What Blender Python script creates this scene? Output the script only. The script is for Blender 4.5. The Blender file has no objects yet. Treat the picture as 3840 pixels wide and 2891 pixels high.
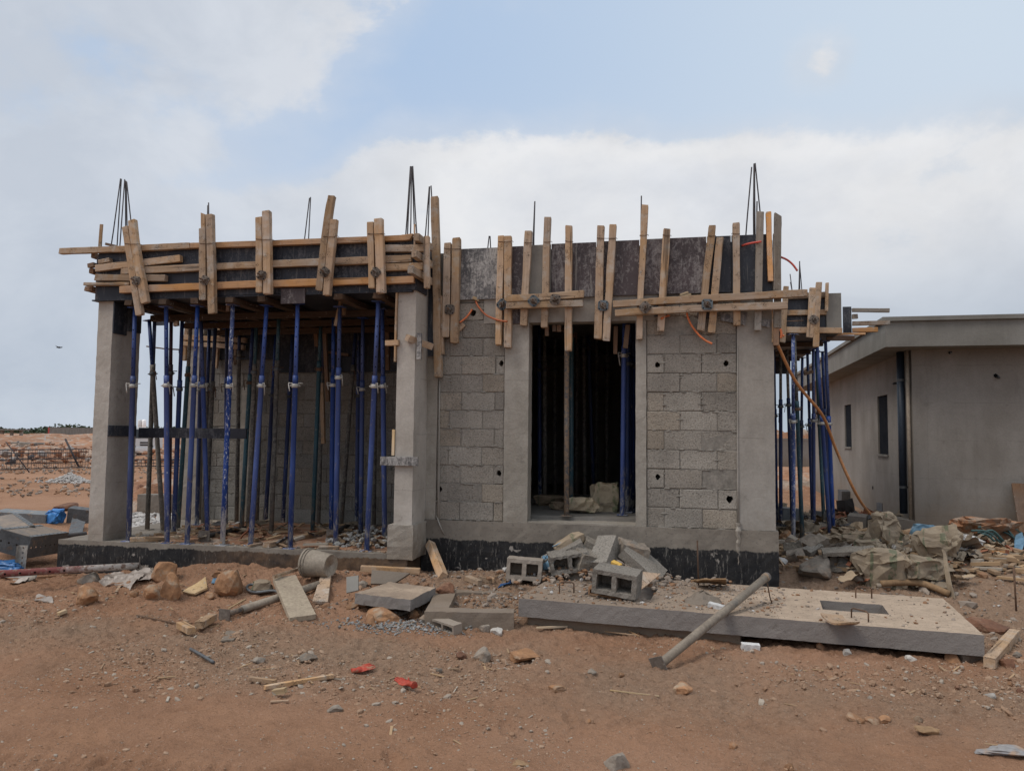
import bpy, bmesh, math, random
import numpy as np
from mathutils import Vector, Matrix, noise as mnoise
R = math.radians
rnd = random.Random(7)
S = bpy.context.scene
COL = S.collection
# ---------------------------------------------------------------- camera
HC, YAW, PITCH, ROLL, F = 1.5, R(12.0), R(3.8), R(0.63), 2899.0
CM = (Matrix.Rotation(YAW, 3, 'Z') @ Matrix.Rotation(R(90)+PITCH, 3, 'X') @ Matrix.Rotation(ROLL, 3, 'Z'))
CAM = Vector((0, 0, HC))
cd = bpy.data.cameras.new('camera'); co = bpy.data.objects.new('camera', cd); COL.objects.link(co)
co.matrix_world = Matrix.Translation(CAM) @ CM.to_4x4()
cd.sensor_width = 36; cd.lens = F/3840*36; cd.clip_end = 5000; cd.clip_start = .05
S.camera = co
# measured points are given in crops of the survey photo: (x0, y0, scale)
FR = dict(N=(0,0,1), A=(200,600,.42038), B=(900,600,.42038), C=(1500,600,.42038), E=(2200,600,.42038), F=(2700,600,.42038),
 G=(1580,1080,.25225), H=(1900,1150,.5106), I=(2350,1050,.27125), J=(2850,1150,.36036), K=(2850,1700,.27125),
 L=(350,1750,.27125), M=(450,1100,.24027), O=(950,1080,.24864), P=(300,1100,.42042), Q=(2500,1900,.42038),
 R=(0,1900,.59524), S=(600,1700,.48051), T=(1300,1900,.42038), U=(1800,1800,.42036), V=(1950,1950,.27125),
 W=(2900,2000,.535), X=(0,1500,.48045), Y=(900,2200,.4973), Z=(1900,2200,.4973), a=(900,1100,.42042),
 b=(900,1750,.31646), c=(2800,1000,.60046), D=(0,0,1.736))
def q(f, x, y):
    a = FR[f]; return (a[0]+a[2]*x, a[1]+a[2]*y)
def ray(p):
    return CM @ Vector(((p[0]-1920)/F, -(p[1]-1445.5)/F, -1))
def onY(p, Y):
    d = ray(p); return CAM + d*(Y/d.y)
def onX(p, X):
    d = ray(p); return CAM + d*(X/d.x)
def onZ(p, Z):
    d = ray(p); return CAM + d*((Z-HC)/d.z)
def onD(p, D):                      # at distance D along the view axis
    return CAM + ray(p)*D
def depth(P):
    return -(CM.transposed() @ (Vector(P)-CAM)).z
def sm(x, a, b):
    t = np.clip((x-a)/(b-a), 0, 1); return t*t*(3-2*t)
# ---------------------------------------------------------------- terrain height
def _h(ix, iy, s):
    n = (ix*374761393 + iy*668265263 + s*982451653) & 0x7fffffff
    n = ((n ^ (n >> 13))*1274126177) & 0x7fffffff
    return ((n ^ (n >> 16)) & 0xffff)/65535.0
def vnoise(x, y, s=0):
    ix = np.floor(x).astype(np.int64); iy = np.floor(y).astype(np.int64)
    fx = x-ix; fy = y-iy; fx = fx*fx*(3-2*fx); fy = fy*fy*(3-2*fy)
    a = _h(ix, iy, s); b = _h(ix+1, iy, s); c = _h(ix, iy+1, s); d = _h(ix+1, iy+1, s)
    return (a*(1-fx)+b*fx)*(1-fy)+(c*(1-fx)+d*fx)*fy-.5
def fbm(x, y, o=4, s=0):
    r = 0; a = 1.
    for k in range(o):
        r = r + a*vnoise(x, y, s+k*17); x = x*2.03+11.3; y = y*2.03+7.7; a *= .5
    return r
BUMPS = [(3.0, 10.6, 1.5, .22), (3.9, 12.2, 1.3, .16), (1.9, 9.6, .8, .12), (-3.2, 7.4, .9, .05), (-.6, 8.3, .7, .12), (-5.3, 6.9, .8, .06), (2.3, 5.2, 2.0, .10), (-1.2, 5.2, 1.2, .05)]
_r = random.Random(31)
DENTS = [(_r.uniform(-3.2, 2.6), _r.uniform(2.9, 5.2), _r.uniform(0, 3.14), _r.uniform(.10, .15), _r.uniform(.045, .06), _r.uniform(.010, .022)) for _ in range(34)]
TREAD = [(-.98, 3.62, .30), (1.5, 4.15, -.12), (-2.6, 3.5, .1)]
def gh(x, y):
    x = np.asarray(x, float); y = np.asarray(y, float)
    far = 1-sm(np.hypot(x, y), 18, 60)
    z = -.19 + .06*sm(y, 5, 1.5)
    z = z + .17*sm(y, 7.2, 10.5)*sm(x, -1.5, 1.2) + .19*sm(y, 6.9, 8.0)*sm(x, -6.9, -5.0)*(1-sm(x, -1.4, .6))*(1-sm(y, 8.3, 9.0))
    for bx, by, br, bh in BUMPS:
        z = z + bh*np.exp(-((x-bx)**2+(y-by)**2)/(2*(br*.55)**2))
    rough = .35+.65*sm(y, 4.1, 5.6)
    z = z + (.05*fbm(x*.55, y*.55, 3, 3) + (.02+.025*rough)*fbm(x*2.3, y*2.3, 3, 9) + .034*rough*fbm(x*9, y*9, 3, 21) + .026*rough*fbm(x*31, y*31, 2, 33) + .010*(.3+.7*rough)*fbm(x*55, y*55, 2, 47))*(.15+.85*far)
    if z.ndim:
        for dx, dy, da, dl, dw, dd in DENTS:                    # footprints: a heel-to-toe dent with a pushed-up rim
            a = ((x-dx)*math.cos(da)+(y-dy)*math.sin(da))/dl; b = (-(x-dx)*math.sin(da)+(y-dy)*math.cos(da))/dw; r = np.sqrt(a*a+b*b)
            z = z - dd*(1-sm(r, .6, 1.05)) + dd*.5*np.exp(-((r-1.2)/.22)**2)
        for tx, ty, ta in TREAD:                                # tyre tracks: lug marks in a shallow rut
            a = (x-tx)*math.cos(ta)+(y-ty)*math.sin(ta); b = -(x-tx)*math.sin(ta)+(y-ty)*math.cos(ta)
            m = (1-sm(np.abs(b), .07, .11))*(1-sm(np.abs(a), .9, 1.8)); z = z - m*.008 - m*.012*sm(np.sin(a*2*math.pi/.085+np.sign(b)*1.4), .1, .5)
    return z
def onG(p, dz=0):
    z = -.15
    for i in range(12):
        P = onZ(p, z); z = .5*z+.5*(float(gh(P.x, P.y))+dz)
    return onZ(p, z)
# ---------------------------------------------------------------- object bookkeeping
ORG = {}
def tag(o, label, cat, group=None, kind=None):
    if label: o['label'] = label
    if cat: o['category'] = cat
    if group: o['group'] = group
    if kind: o['kind'] = kind
    return o
def thing(name, loc, label, cat, group=None, rot=None):
    o = bpy.data.objects.new(name, None); COL.objects.link(o); o.empty_display_size = .2
    o.location = loc
    if rot is not None: o.rotation_euler = rot
    ORG[o.name] = Vector(loc)
    return tag(o, label, cat, group)
def rect_ring(vs, i, j): pass
class MB:
    def __init__(s): s.v = []; s.f = []; s.mi = []; s.cur = 0
    def add(s, vs, fs):
        n = len(s.v); s.v += [Vector(v) for v in vs]; s.f += [tuple(i+n for i in f) for f in fs]; s.mi += [s.cur]*len(fs); return s
    def box(s, a, b):
        x0, y0, z0 = a; x1, y1, z1 = b
        return s.add([(x0,y0,z0),(x1,y0,z0),(x1,y1,z0),(x0,y1,z0),(x0,y0,z1),(x1,y0,z1),(x1,y1,z1),(x0,y1,z1)],
                     [(0,3,2,1),(4,5,6,7),(0,1,5,4),(1,2,6,5),(2,3,7,6),(3,0,4,7)])
    def obox(s, c, u, v, w):                                    # centre and three half-axes
        c, u, v, w = map(Vector, (c, u, v, w))
        vs = [c+u*i+v*j+w*k for k in (-1,1) for j in (-1,1) for i in (-1,1)]
        f = [(0,2,3,1),(4,5,7,6),(0,1,5,4),(1,3,7,5),(3,2,6,7),(2,0,4,6)]
        if u.cross(v).dot(w) < 0: f = [tuple(reversed(t)) for t in f]
        return s.add(vs, f)
    def tube(s, pts, r, n=8, cap=True):
        pts = [Vector(p) for p in pts]; rs = r if isinstance(r, (list, tuple)) else [r]*len(pts)
        vs = []; fs = []; up = None
        for i, p in enumerate(pts):
            t = (pts[min(i+1, len(pts)-1)]-pts[max(i-1, 0)]).normalized()
            if up is None:
                up = Vector((0,0,1)) if abs(t.z) < .9 else Vector((1,0,0))
            a = t.cross(up).normalized(); b = a.cross(t).normalized(); up = b
            for k in range(n):
                th = 2*math.pi*k/n; vs.append(p+(a*math.cos(th)+b*math.sin(th))*rs[i])
        for i in range(len(pts)-1):
            for k in range(n):
                k2 = (k+1) % n; fs.append((i*n+k, i*n+k2, (i+1)*n+k2, (i+1)*n+k))
        if cap:
            fs.append(tuple(reversed(range(n)))); fs.append(tuple((len(pts)-1)*n+k for k in range(n)))
        return s.add(vs, fs)
    def cells(s, xs, ys, solid, t, M):                          # cut-out plate: grid cells kept where solid(i, j), thickness t along local z
        nx, ny = len(xs), len(ys); idx = {}; vs = []; fs = []
        def vi(i, j, k):
            if (i,j,k) not in idx:
                idx[(i,j,k)] = len(vs); vs.append(M @ Vector((xs[i], ys[j], k*t)))
            return idx[(i,j,k)]
        ok = lambda i, j: 0 <= i < nx-1 and 0 <= j < ny-1 and solid(i, j)
        for i in range(nx-1):
            for j in range(ny-1):
                if not ok(i, j): continue
                fs.append((vi(i,j,1),vi(i+1,j,1),vi(i+1,j+1,1),vi(i,j+1,1)))
                fs.append((vi(i,j,0),vi(i,j+1,0),vi(i+1,j+1,0),vi(i+1,j,0)))
                if not ok(i-1,j): fs.append((vi(i,j,0),vi(i,j,1),vi(i,j+1,1),vi(i,j+1,0)))
                if not ok(i+1,j): fs.append((vi(i+1,j,0),vi(i+1,j+1,0),vi(i+1,j+1,1),vi(i+1,j,1)))
                if not ok(i,j-1): fs.append((vi(i,j,0),vi(i+1,j,0),vi(i+1,j,1),vi(i,j,1)))
                if not ok(i,j+1): fs.append((vi(i,j+1,0),vi(i,j+1,1),vi(i+1,j+1,1),vi(i+1,j+1,0)))
        return s.add(vs, fs)
    def prism(s, poly, off):                                    # closed polygon pushed along off
        n = len(poly); off = Vector(off); poly = [Vector(p) for p in poly]
        fs = [tuple(range(n)), tuple(reversed(range(n, 2*n)))]+[((k+1) % n, k, n+k, n+(k+1) % n) for k in range(n)]
        return s.add(poly+[p+off for p in poly], fs)
    def build(s, name, mats, parent=None, local=False, org=None, smooth=False, fix=False, bevel=0, rough=None):
        if not isinstance(mats, (list, tuple)): mats = [mats]
        if local: o0 = Vector((0,0,0))
        elif parent: o0 = ORG[parent.name]
        elif org is not None: o0 = Vector(org)
        else:
            lo = [min(v[i] for v in s.v) for i in range(3)]; hi = [max(v[i] for v in s.v) for i in range(3)]
            o0 = Vector(((lo[0]+hi[0])/2, (lo[1]+hi[1])/2, lo[2]))
        me = bpy.data.meshes.new(name)
        me.from_pydata([tuple(v-o0) for v in s.v], [], s.f); me.update()
        for m in mats: me.materials.append(m)
        if len(mats) > 1: me.polygons.foreach_set('material_index', s.mi)
        if smooth: me.polygons.foreach_set('use_smooth', [True]*len(me.polygons))
        if fix or rough:
            bm = bmesh.new(); bm.from_mesh(me); bmesh.ops.recalc_face_normals(bm, faces=bm.faces)
            if rough:                                           # (edge length, amplitude): break the surface up so that edges look cast, not ruled
                L, amp = rough
                for _ in range(7):
                    es = [e for e in bm.edges if e.calc_length() > L*1.5]
                    if not es: break
                    bmesh.ops.subdivide_edges(bm, edges=es, cuts=1, use_grid_fill=True)
                    bmesh.ops.triangulate(bm, faces=[f for f in bm.faces if len(f.verts) > 4])
                for v in bm.verts:
                    p = (v.co+o0)
                    v.co += (mnoise.noise_vector(p*(.8/L))*.6+mnoise.noise_vector(p*(2.1/L))*.4)*amp
            bm.to_mesh(me); bm.free()
        o = bpy.data.objects.new(name, me); COL.objects.link(o)
        if parent: o.parent = parent; ORG[o.name] = o0
        elif not local: o.location = o0; ORG[o.name] = o0
        if bevel:
            b = o.modifiers.new('bevel', 'BEVEL'); b.width = bevel; b.segments = 2; b.limit_method = 'ANGLE'; b.angle_limit = R(40)
        return o
# ---------------------------------------------------------------- materials
class NT:
    def __init__(s, name):
        s.m = bpy.data.materials.new(name); s.m.use_nodes = True; s.t = s.m.node_tree
        s.b = s.t.nodes['Principled BSDF']; s.co = None
    def n(s, ty, **kw):
        x = s.t.nodes.new(ty)
        for k, v in kw.items(): setattr(x, k, v)
        return x
    def set(s, sock, v):
        if hasattr(v, 'is_linked') or isinstance(v, bpy.types.NodeSocket): s.t.links.new(v, sock)
        elif isinstance(v, (tuple, list)) and len(v) == 3 and sock.type == 'RGBA': sock.default_value = (*v, 1)
        else: sock.default_value = v
    def coord(s, sc=(1,1,1), rand=True):
        tc = s.n('ShaderNodeTexCoord'); v = tc.outputs['Object']
        if rand:
            oi = s.n('ShaderNodeObjectInfo'); ad = s.n('ShaderNodeVectorMath', operation='ADD'); mu = s.n('ShaderNodeVectorMath', operation='SCALE')
            cb = s.n('ShaderNodeCombineXYZ')
            for k in range(3): s.set(cb.inputs[k], oi.outputs['Random'])
            s.set(mu.inputs[0], cb.outputs[0]); mu.inputs['Scale'].default_value = 37.3
            s.set(ad.inputs[0], v); s.set(ad.inputs[1], mu.outputs[0]); v = ad.outputs[0]
        if sc != (1,1,1):
            m = s.n('ShaderNodeVectorMath', operation='MULTIPLY'); s.set(m.inputs[0], v); m.inputs[1].default_value = sc; v = m.outputs[0]
        return v
    def noise(s, v, scale, det=4, ro=.55, dist=0, out='Fac'):
        x = s.n('ShaderNodeTexNoise'); s.set(x.inputs['Vector'], v); x.inputs['Scale'].default_value = scale
        x.inputs['Detail'].default_value = det; x.inputs['Roughness'].default_value = ro; x.inputs['Distortion'].default_value = dist
        return x.outputs[out]
    def voro(s, v, scale, feat='F1', out='Distance'):
        x = s.n('ShaderNodeTexVoronoi', feature=feat); s.set(x.inputs['Vector'], v); x.inputs['Scale'].default_value = scale
        return x.outputs[out]
    def mr(s, x, a, b, c=0., d=1., sm=False):
        m = s.n('ShaderNodeMapRange'); m.clamp = True
        if sm: m.interpolation_type = 'SMOOTHSTEP'
        s.set(m.inputs[0], x)
        for k, v in zip((1,2,3,4), (a,b,c,d)): s.set(m.inputs[k], v)
        return m.outputs[0]
    def mix(s, f, a, b, bt='MIX'):
        m = s.n('ShaderNodeMix', data_type='RGBA', blend_type=bt)
        s.set(m.inputs[0], f); s.set(m.inputs[6], a); s.set(m.inputs[7], b); return m.outputs[2]
    def ma(s, op, a, b=0.):
        m = s.n('ShaderNodeMath', operation=op); s.set(m.inputs[0], a); s.set(m.inputs[1], b); return m.outputs[0]
    def rand(s): return s.n('ShaderNodeObjectInfo').outputs['Random']
    def island(s): return s.n('ShaderNodeNewGeometry').outputs['Random Per Island']
    def xyz(s, v):
        x = s.n('ShaderNodeSeparateXYZ'); s.set(x.inputs[0], v); return x.outputs
    def hsv(s, c, val=1., sat=1., hue=.5):
        h = s.n('ShaderNodeHueSaturation'); s.set(h.inputs['Color'], c); s.set(h.inputs['Value'], val); s.set(h.inputs['Saturation'], sat); s.set(h.inputs['Hue'], hue); return h.outputs[0]
    def done(s, col, rough=.85, bump=None, bs=.3, bd=.01, metal=0., spec=.3):
        s.set(s.b.inputs['Base Color'], col); s.set(s.b.inputs['Roughness'], rough); s.set(s.b.inputs['Metallic'], metal)
        s.b.inputs['Specular IOR Level'].default_value = spec
        if bump is not None:
            b = s.n('ShaderNodeBump'); b.inputs['Strength'].default_value = bs; b.inputs['Distance'].default_value = bd
            s.set(b.inputs['Height'], bump); s.t.links.new(b.outputs[0], s.b.inputs['Normal'])
        return s.m
def surf(name, c1, c2, sc=4., c3=None, t3=(.6,.7), s3=9., rough=.85, bs=.35, bsc=60., bd=.006, metal=0., var=.25, spec=.3, stretch=(1,1,1), rand=True, det=6):
    t = NT(name); v = t.coord(stretch, rand)
    c = t.mix(t.mr(t.noise(v, sc, det, .62), .33, .67), c1, c2)
    if c3 is not None: c = t.mix(t.mr(t.noise(v, s3, 5, .6, .4), *t3), c, c3)
    c = t.mix(.35, c, t.hsv(c, t.mr(t.noise(v, bsc*.7, 3), .3, .7, .5, 1.5)))
    if var: c = t.hsv(c, t.mr(t.rand(), 0, 1, 1-var, 1+var))
    return t.done(c, rough, t.noise(v, bsc, 4, .65), bs, bd, metal, spec)
def m_wood(name, c1, c2, c3, dash=.6, val=(.75,1.25)):
    t = NT(name); v = t.coord(); vg = t.coord((26,26,1.3)); vd = t.coord((30,30,22))
    g = t.noise(vg, 1.6, 6, .65, .8)
    c = t.mix(t.mr(g, .3, .7), c1, c2)
    c = t.mix(t.mr(t.noise(v, 7, 4, .6), .52, .72), c, c3)
    w = t.n('ShaderNodeTexNoise', noise_dimensions='3D'); t.set(w.inputs['Vector'], vd); w.inputs['Scale'].default_value = 1.1; w.inputs['Detail'].default_value = 1.5; w.inputs['Distortion'].default_value = 2.2
    ridge = t.ma('ABSOLUTE', t.ma('SUBTRACT', w.outputs['Fac'], .5))
    gate = t.mr(t.noise(v, 11, 2), .53, .60)
    d = t.ma('MULTIPLY', t.mr(ridge, .012, .03, 1., 0.), gate)
    crk = t.mr(t.noise(vg, .8, 3, .5, .3), .30, .37, 1., 0.)
    d2 = t.ma('MAXIMUM', t.ma('MULTIPLY', d, dash), t.ma('MULTIPLY', crk, .65))
    c = t.mix(d2, c, (.035,.026,.02))
    c = t.hsv(c, t.mr(t.rand(), 0, 1, *val), t.mr(t.noise(v, 1.7, 2), .3, .7, .7, 1.15))
    c = t.mix(t.ma('MULTIPLY', t.mr(t.noise(v, 15, 5, .7, .6), .62, .68), .7), c, (.40,.38,.35))
    h = t.ma('SUBTRACT', g, t.ma('MULTIPLY', d2, .7))
    return t.done(c, .9, h, .5, .006, 0, .15)
def m_ply(name, base, scuff, lo, hi, streak=.0, dust=(.3,.28,.25), rough=.5):
    t = NT(name); v = t.coord(); vs = t.coord((1,1,.22))
    n1 = t.noise(v, 17, 8, .78, 1.2); n2 = t.noise(vs, 34, 5, .7, .6); big = t.noise(v, 1.9, 3, .5)
    m = t.mr(t.ma('ADD', t.ma('MULTIPLY', n1, .62), t.ma('ADD', t.ma('MULTIPLY', n2, .38), t.ma('MULTIPLY', t.ma('SUBTRACT', big, .5), .45))), lo, hi)
    c = t.mix(t.mr(t.noise(v, 3.1, 4), .35, .7), base, tuple(x*1.7+.004 for x in base))
    c = t.mix(m, c, scuff)
    sp = t.mr(t.voro(v, 46), .05, .13, 1, 0); sp = t.ma('MULTIPLY', sp, t.mr(t.noise(v, 5, 2), .55, .62))
    c = t.mix(sp, c, (.5,.48,.45))
    st = t.ma('MULTIPLY', t.mr(t.noise(t.coord((22,22,1.1)), 1.5, 4, .6), .62, .7), streak)
    c = t.mix(st, c, dust)
    return t.done(c, t.mr(m, 0, 1, rough, .9), n1, .25, .004, 0, .35)
def m_paint(name, c1, c2, fleck, fl=(.66,.7), foot=.6, footc=(.42,.42,.42), splat=None, rough=.5):
    t = NT(name); v = t.coord(); vz = t.coord((1,1,.35)); z = t.xyz(t.n('ShaderNodeTexCoord').outputs['Object'])[2]
    c = t.mix(t.mr(t.noise(vz, 6, 5), .35, .65), c1, c2)
    if splat: c = t.mix(t.mr(t.noise(v, 21, 5, .7, .8), .46, .58), c, splat)
    f = t.mr(t.noise(vz, 55, 4, .7, .5), *fl)
    c = t.mix(f, c, fleck)
    wr = t.mr(t.noise(vz, 13, 6, .72, .7), .60, .66); c = t.mix(t.ma('MULTIPLY', wr, .7), c, t.mix(t.mr(t.noise(v, 31, 4), .45, .6), (.27,.25,.225), (.13,.085,.06)))
    lowm = t.ma('MULTIPLY', t.mr(z, .05, .75, 1., 0.), foot)
    fm = t.mr(t.ma('ADD', t.noise(vz, 26, 6, .75, .6), t.ma('MULTIPLY', lowm, .28)), .62, .74)
    c = t.mix(t.ma('MULTIPLY', fm, t.mr(lowm, 0, .5, .25, 1)), c, footc)
    c = t.hsv(c, t.mr(t.rand(), 0, 1, .68, 1.25), t.mr(t.ma('FRACT', t.ma('MULTIPLY', t.rand(), 7.7)), 0, 1, .78, 1.05))
    return t.done(c, t.mr(fm, 0, 1, rough, .9), t.noise(v, 60, 3), .2, .002, 0, .4)
def m_tar(name, tz, jag, brown=False):   # bitumen up to height tz with a ragged edge, bare concrete above
    t = NT(name); tc = t.n('ShaderNodeTexCoord').outputs['Object']; v = t.coord(rand=False); x, y, z = t.xyz(tc)
    vz = t.coord((1,1,.18), False); vx = t.coord((1,1,.0), False)
    e = t.ma('ADD', z, t.ma('MULTIPLY', t.ma('SUBTRACT', t.noise(vx, 3.2, 6, .7), .5), jag))
    e = t.ma('ADD', e, t.ma('MULTIPLY', t.ma('SUBTRACT', t.noise(v, 24, 3), .5), .05))
    conc = t.mix(t.mr(t.noise(v, 3, 6, .65), .35, .65), (.255,.222,.185), (.175,.15,.125))
    conc = t.mix(t.mr(t.noise(v, 30, 4, .7), .55, .75), conc, (.12,.105,.09))
    tar = t.mix(t.mr(t.noise(v, 9, 5, .7), .4, .7), (.010,.010,.012), (.03,.028,.027))
    spk = t.mr(t.noise(vz, 42, 6, .8, .4), .56, .64)
    patch = t.mr(t.noise(v, 2.3, 4, .6), .45, .62)
    tar = t.mix(t.ma('MULTIPLY', spk, t.mr(patch, 0, 1, .35, 1)), tar, (.23,.21,.185))
    blot = t.mr(t.noise(v, 6.5, 4, .55, .8), .68, .71)
    tar = t.mix(blot, tar, (.3,.27,.24))
    drip = t.ma('MULTIPLY', t.mr(t.noise(t.coord((1,1,.06), False), 30, 3, .6), .69, .72), t.mr(t.noise(v, 1.5, 2), .5, .58))
    tar = t.mix(drip, tar, (.36,.33,.29))
    if brown:
        tar = t.mix(t.ma('MULTIPLY', t.mr(x, -4.7, -3.6), t.mr(t.noise(v, 1.6, 4, .65), .36, .52)), tar, t.mix(t.mr(t.noise(v, 14, 5, .7), .35, .65), (.085,.055,.036), (.16,.10,.06)))
    c = t.mix(t.mr(e, tz-.006, tz+.006), tar, conc)
    return t.done(c, t.mr(e, tz-.006, tz+.006, .55, .92), t.noise(v, 50, 5, .7), .4, .007, 0, .35)
def m_block(name, c1, c2, dark=.6):
    t = NT(name); v = t.coord(rand=False); isl = t.island()
    c = t.mix(isl, c1, c2)
    c = t.mix(t.mr(t.ma('FRACT', t.ma('MULTIPLY', isl, 9.7)), .55, .95, 0, .55), c, tuple(k*f for k, f in zip(c2, (1.02,.93,.82))))
    c = t.hsv(c, t.mr(t.noise(v, 2.3, 4), .3, .7, .8, 1.2))
    p = t.noise(v, 62, 5, .75); p2 = t.noise(v, 27, 3, .6)
    c = t.mix(t.mr(p, .53, .64), c, t.hsv(c, dark*.75))
    c = t.mix(t.mr(p, .32, .45, .8, 0), c, t.hsv(c, 1.45))
    c = t.mix(t.ma('MULTIPLY', t.mr(t.noise(v, 5.5, 4, .6, .5), .60, .72), .5), c, (.27,.25,.225))
    return t.done(c, .95, t.ma('ADD', p, t.ma('MULTIPLY', p2, .7)), .75, .014, 0, .1)
def m_conc(name, c1, c2, streak=.4, stain=(.10,.09,.075), bs=.3, rough=.9, rand=False, pore=.6):
    t = NT(name); v = t.coord(rand=rand); vz = t.coord((1,1,.12), rand)
    c = t.mix(t.mr(t.noise(v, 2.2, 6, .62), .33, .67), c1, c2)
    c = t.mix(t.ma('MULTIPLY', t.mr(t.noise(vz, 9, 5, .65), .55, .75), streak), c, t.hsv(c, .72))
    c = t.mix(t.ma('MULTIPLY', t.mr(t.noise(v, 6, 5, .65, .6), .62, .76), .55), c, stain)
    po = t.ma('MULTIPLY', t.mr(t.voro(v, 33), .06, .16, 1, 0), t.mr(t.noise(v, 8, 2), .56, .64))
    c = t.mix(t.ma('MULTIPLY', po, pore), c, (.045,.04,.035))
    c = t.mix(.14, c, t.hsv(c, t.mr(t.noise(v, 45, 4), .3, .7, .5, 1.5)))
    oz = t.xyz(t.n('ShaderNodeTexCoord').outputs['Object'])[2]; wz = t.ma('ADD', oz, t.ma('MULTIPLY', t.noise(v, 2.5, 3), .05))
    ln = t.mr(t.ma('ABSOLUTE', t.ma('SUBTRACT', t.ma('FRACT', t.ma('MULTIPLY', wz, 1.62)), .5)), .0, .012, 1., 0.)
    c = t.mix(t.ma('MULTIPLY', t.ma('MULTIPLY', ln, t.mr(t.noise(v, 3.3, 3), .45, .58)), .55), c, t.hsv(c, .5))
    lift_ = t.mr(t.noise(t.coord((1,1,.5), rand), 1.1, 4, .6), .42, .60); c = t.mix(lift_, c, t.hsv(c, 1.18, .85))
    c = t.mix(t.ma('MULTIPLY', t.mr(t.ma('ADD', oz, t.ma('MULTIPLY', t.noise(v, 5, 5, .7), .9)), .55, 1.15, 1., 0.), .55), c, (.20,.145,.10))
    h = t.ma('SUBTRACT', t.ma('ADD', t.noise(v, 55, 5, .7), t.ma('MULTIPLY', t.noise(v, 11, 3), .8)), t.ma('MULTIPLY', po, .6))
    return t.done(c, rough, h, bs, .008, 0, .25)
def m_bag(name, c1, c2, stripe, vert=True):
    t = NT(name); v = t.coord(); tc = t.n('ShaderNodeTexCoord').outputs['Object']; x, y, z = t.xyz(tc)
    c = t.mix(t.mr(t.noise(v, 6, 5, .65), .35, .65), c1, c2)
    band = t.ma('MULTIPLY', t.mr(t.ma('ABSOLUTE', t.ma('ADD', x, t.ma('MULTIPLY', t.noise(v, 3, 2), .05))), .075, .082, 0, 1), t.mr(t.ma('ABSOLUTE', x), .125, .132, 1, 0))
    band = t.ma('MULTIPLY', band, t.mr(t.noise(v, 7, 5, .7), .47, .54))
    c = t.mix(t.ma('MULTIPLY', band, .6), c, stripe)
    c = t.mix(t.ma('MULTIPLY', t.mr(t.noise(v, 16, 5, .7), .55, .7), .5), c, (.16,.135,.11))
    return t.done(c, .85, t.noise(v, 14, 5, .6, .5), .6, .01, 0, .25)
def m_ground():
    t = NT('earth'); tc = t.n('ShaderNodeTexCoord').outputs['Object']; v = tc
    at = t.n('ShaderNodeAttribute', attribute_name='dust').outputs['Fac']
    big = t.noise(v, .45, 5, .6); med = t.noise(v, 2.4, 6, .65, .4); fine = t.noise(v, 19, 6, .7); grit = t.noise(v, 70, 4, .7)
    red = t.mix(t.mr(med, .35, .65), (.345,.192,.115), (.265,.145,.088))
    red = t.mix(t.mr(big, .40, .62), red, (.37,.215,.137))
    gre = t.mix(t.mr(fine, .35, .65), (.330,.222,.152), (.240,.158,.108))
    m = t.mr(t.ma('ADD', at, t.ma('MULTIPLY', t.ma('SUBTRACT', t.noise(v, 1.3, 6, .68), .5), 1.2)), .25, .85)
    c = t.mix(m, red, gre)
    c = t.mix(t.ma('MULTIPLY', t.mr(fine, .55, .72), .5), c, t.hsv(c, .55))
    c = t.mix(t.ma('MULTIPLY', t.mr(grit, .58, .72), .55), c, t.hsv(c, 1.6, .7))
    c = t.mix(t.ma('MULTIPLY', t.mr(grit, .28, .42, 1, 0), .5), c, t.hsv(c, .5))
    h = t.ma('ADD', t.ma('MULTIPLY', fine, .8), t.ma('MULTIPLY', grit, .45))
    return t.done(c, .97, h, 1., .035, 0, .08)
def plain(name, c, rough=.6, metal=0., spec=.4):
    t = NT(name); return t.done(c, rough, None, 0, 0, metal, spec)
M = {}
M['wood'] = m_wood('weathered_timber', (.45,.315,.205), (.31,.205,.128), (.42,.37,.315), .9)
M['wood_tan'] = m_wood('tan_timber', (.50,.33,.20), (.36,.23,.135), (.45,.375,.30), .9)
M['wood_orange'] = m_wood('fresh_orange_timber', (.60,.335,.155), (.47,.245,.11), (.48,.30,.17), .5)
M['wood_grey'] = m_wood('grey_timber', (.30,.26,.215), (.205,.175,.145), (.26,.23,.195))
M['wood_pale'] = m_wood('pale_split_wood', (.60,.44,.26), (.47,.32,.17), (.5,.37,.23), .15)
M['wood_brown'] = m_wood('brown_timber', (.24,.145,.09), (.15,.09,.058), (.18,.125,.09), .3)
M['wood_dim'] = m_wood('shade_darkened_timber', (.11,.07,.047), (.07,.047,.035), (.09,.065,.05), .3)  # brown timber with the shade under the decks put into its colour
M['ply'] = m_ply('black_film_ply', (.013,.0145,.021), (.12,.12,.13), .50, .66, .45)
M['ply_blue'] = m_ply('blue_black_film_ply', (.022,.025,.033), (.15,.155,.165), .52, .70, .4)
M['ply_scuff'] = m_ply('scuffed_brown_ply', (.042,.030,.031), (.26,.24,.235), .49, .64, .5)
M['ply_white'] = m_ply('plaster_splashed_ply', (.07,.066,.067), (.40,.38,.36), .46, .60, .4)
M['ply_conc'] = m_ply('concrete_caked_ply', (.16,.15,.135), (.24,.225,.2), .42, .62, .3, rough=.9)
M['block'] = m_block('concrete_block', (.235,.212,.185), (.33,.30,.262))
M['block_in'] = m_block('grey_block', (.235,.222,.2), (.305,.288,.262))
M['mortar'] = surf('mortar', (.27,.245,.215), (.17,.155,.135), 8, bs=.6, var=0)
M['conc'] = m_conc('cast_concrete', (.315,.288,.255), (.24,.217,.19))
M['conc_rough'] = m_conc('rough_concrete', (.36,.325,.28), (.25,.225,.19), .3, bs=.8)
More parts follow.
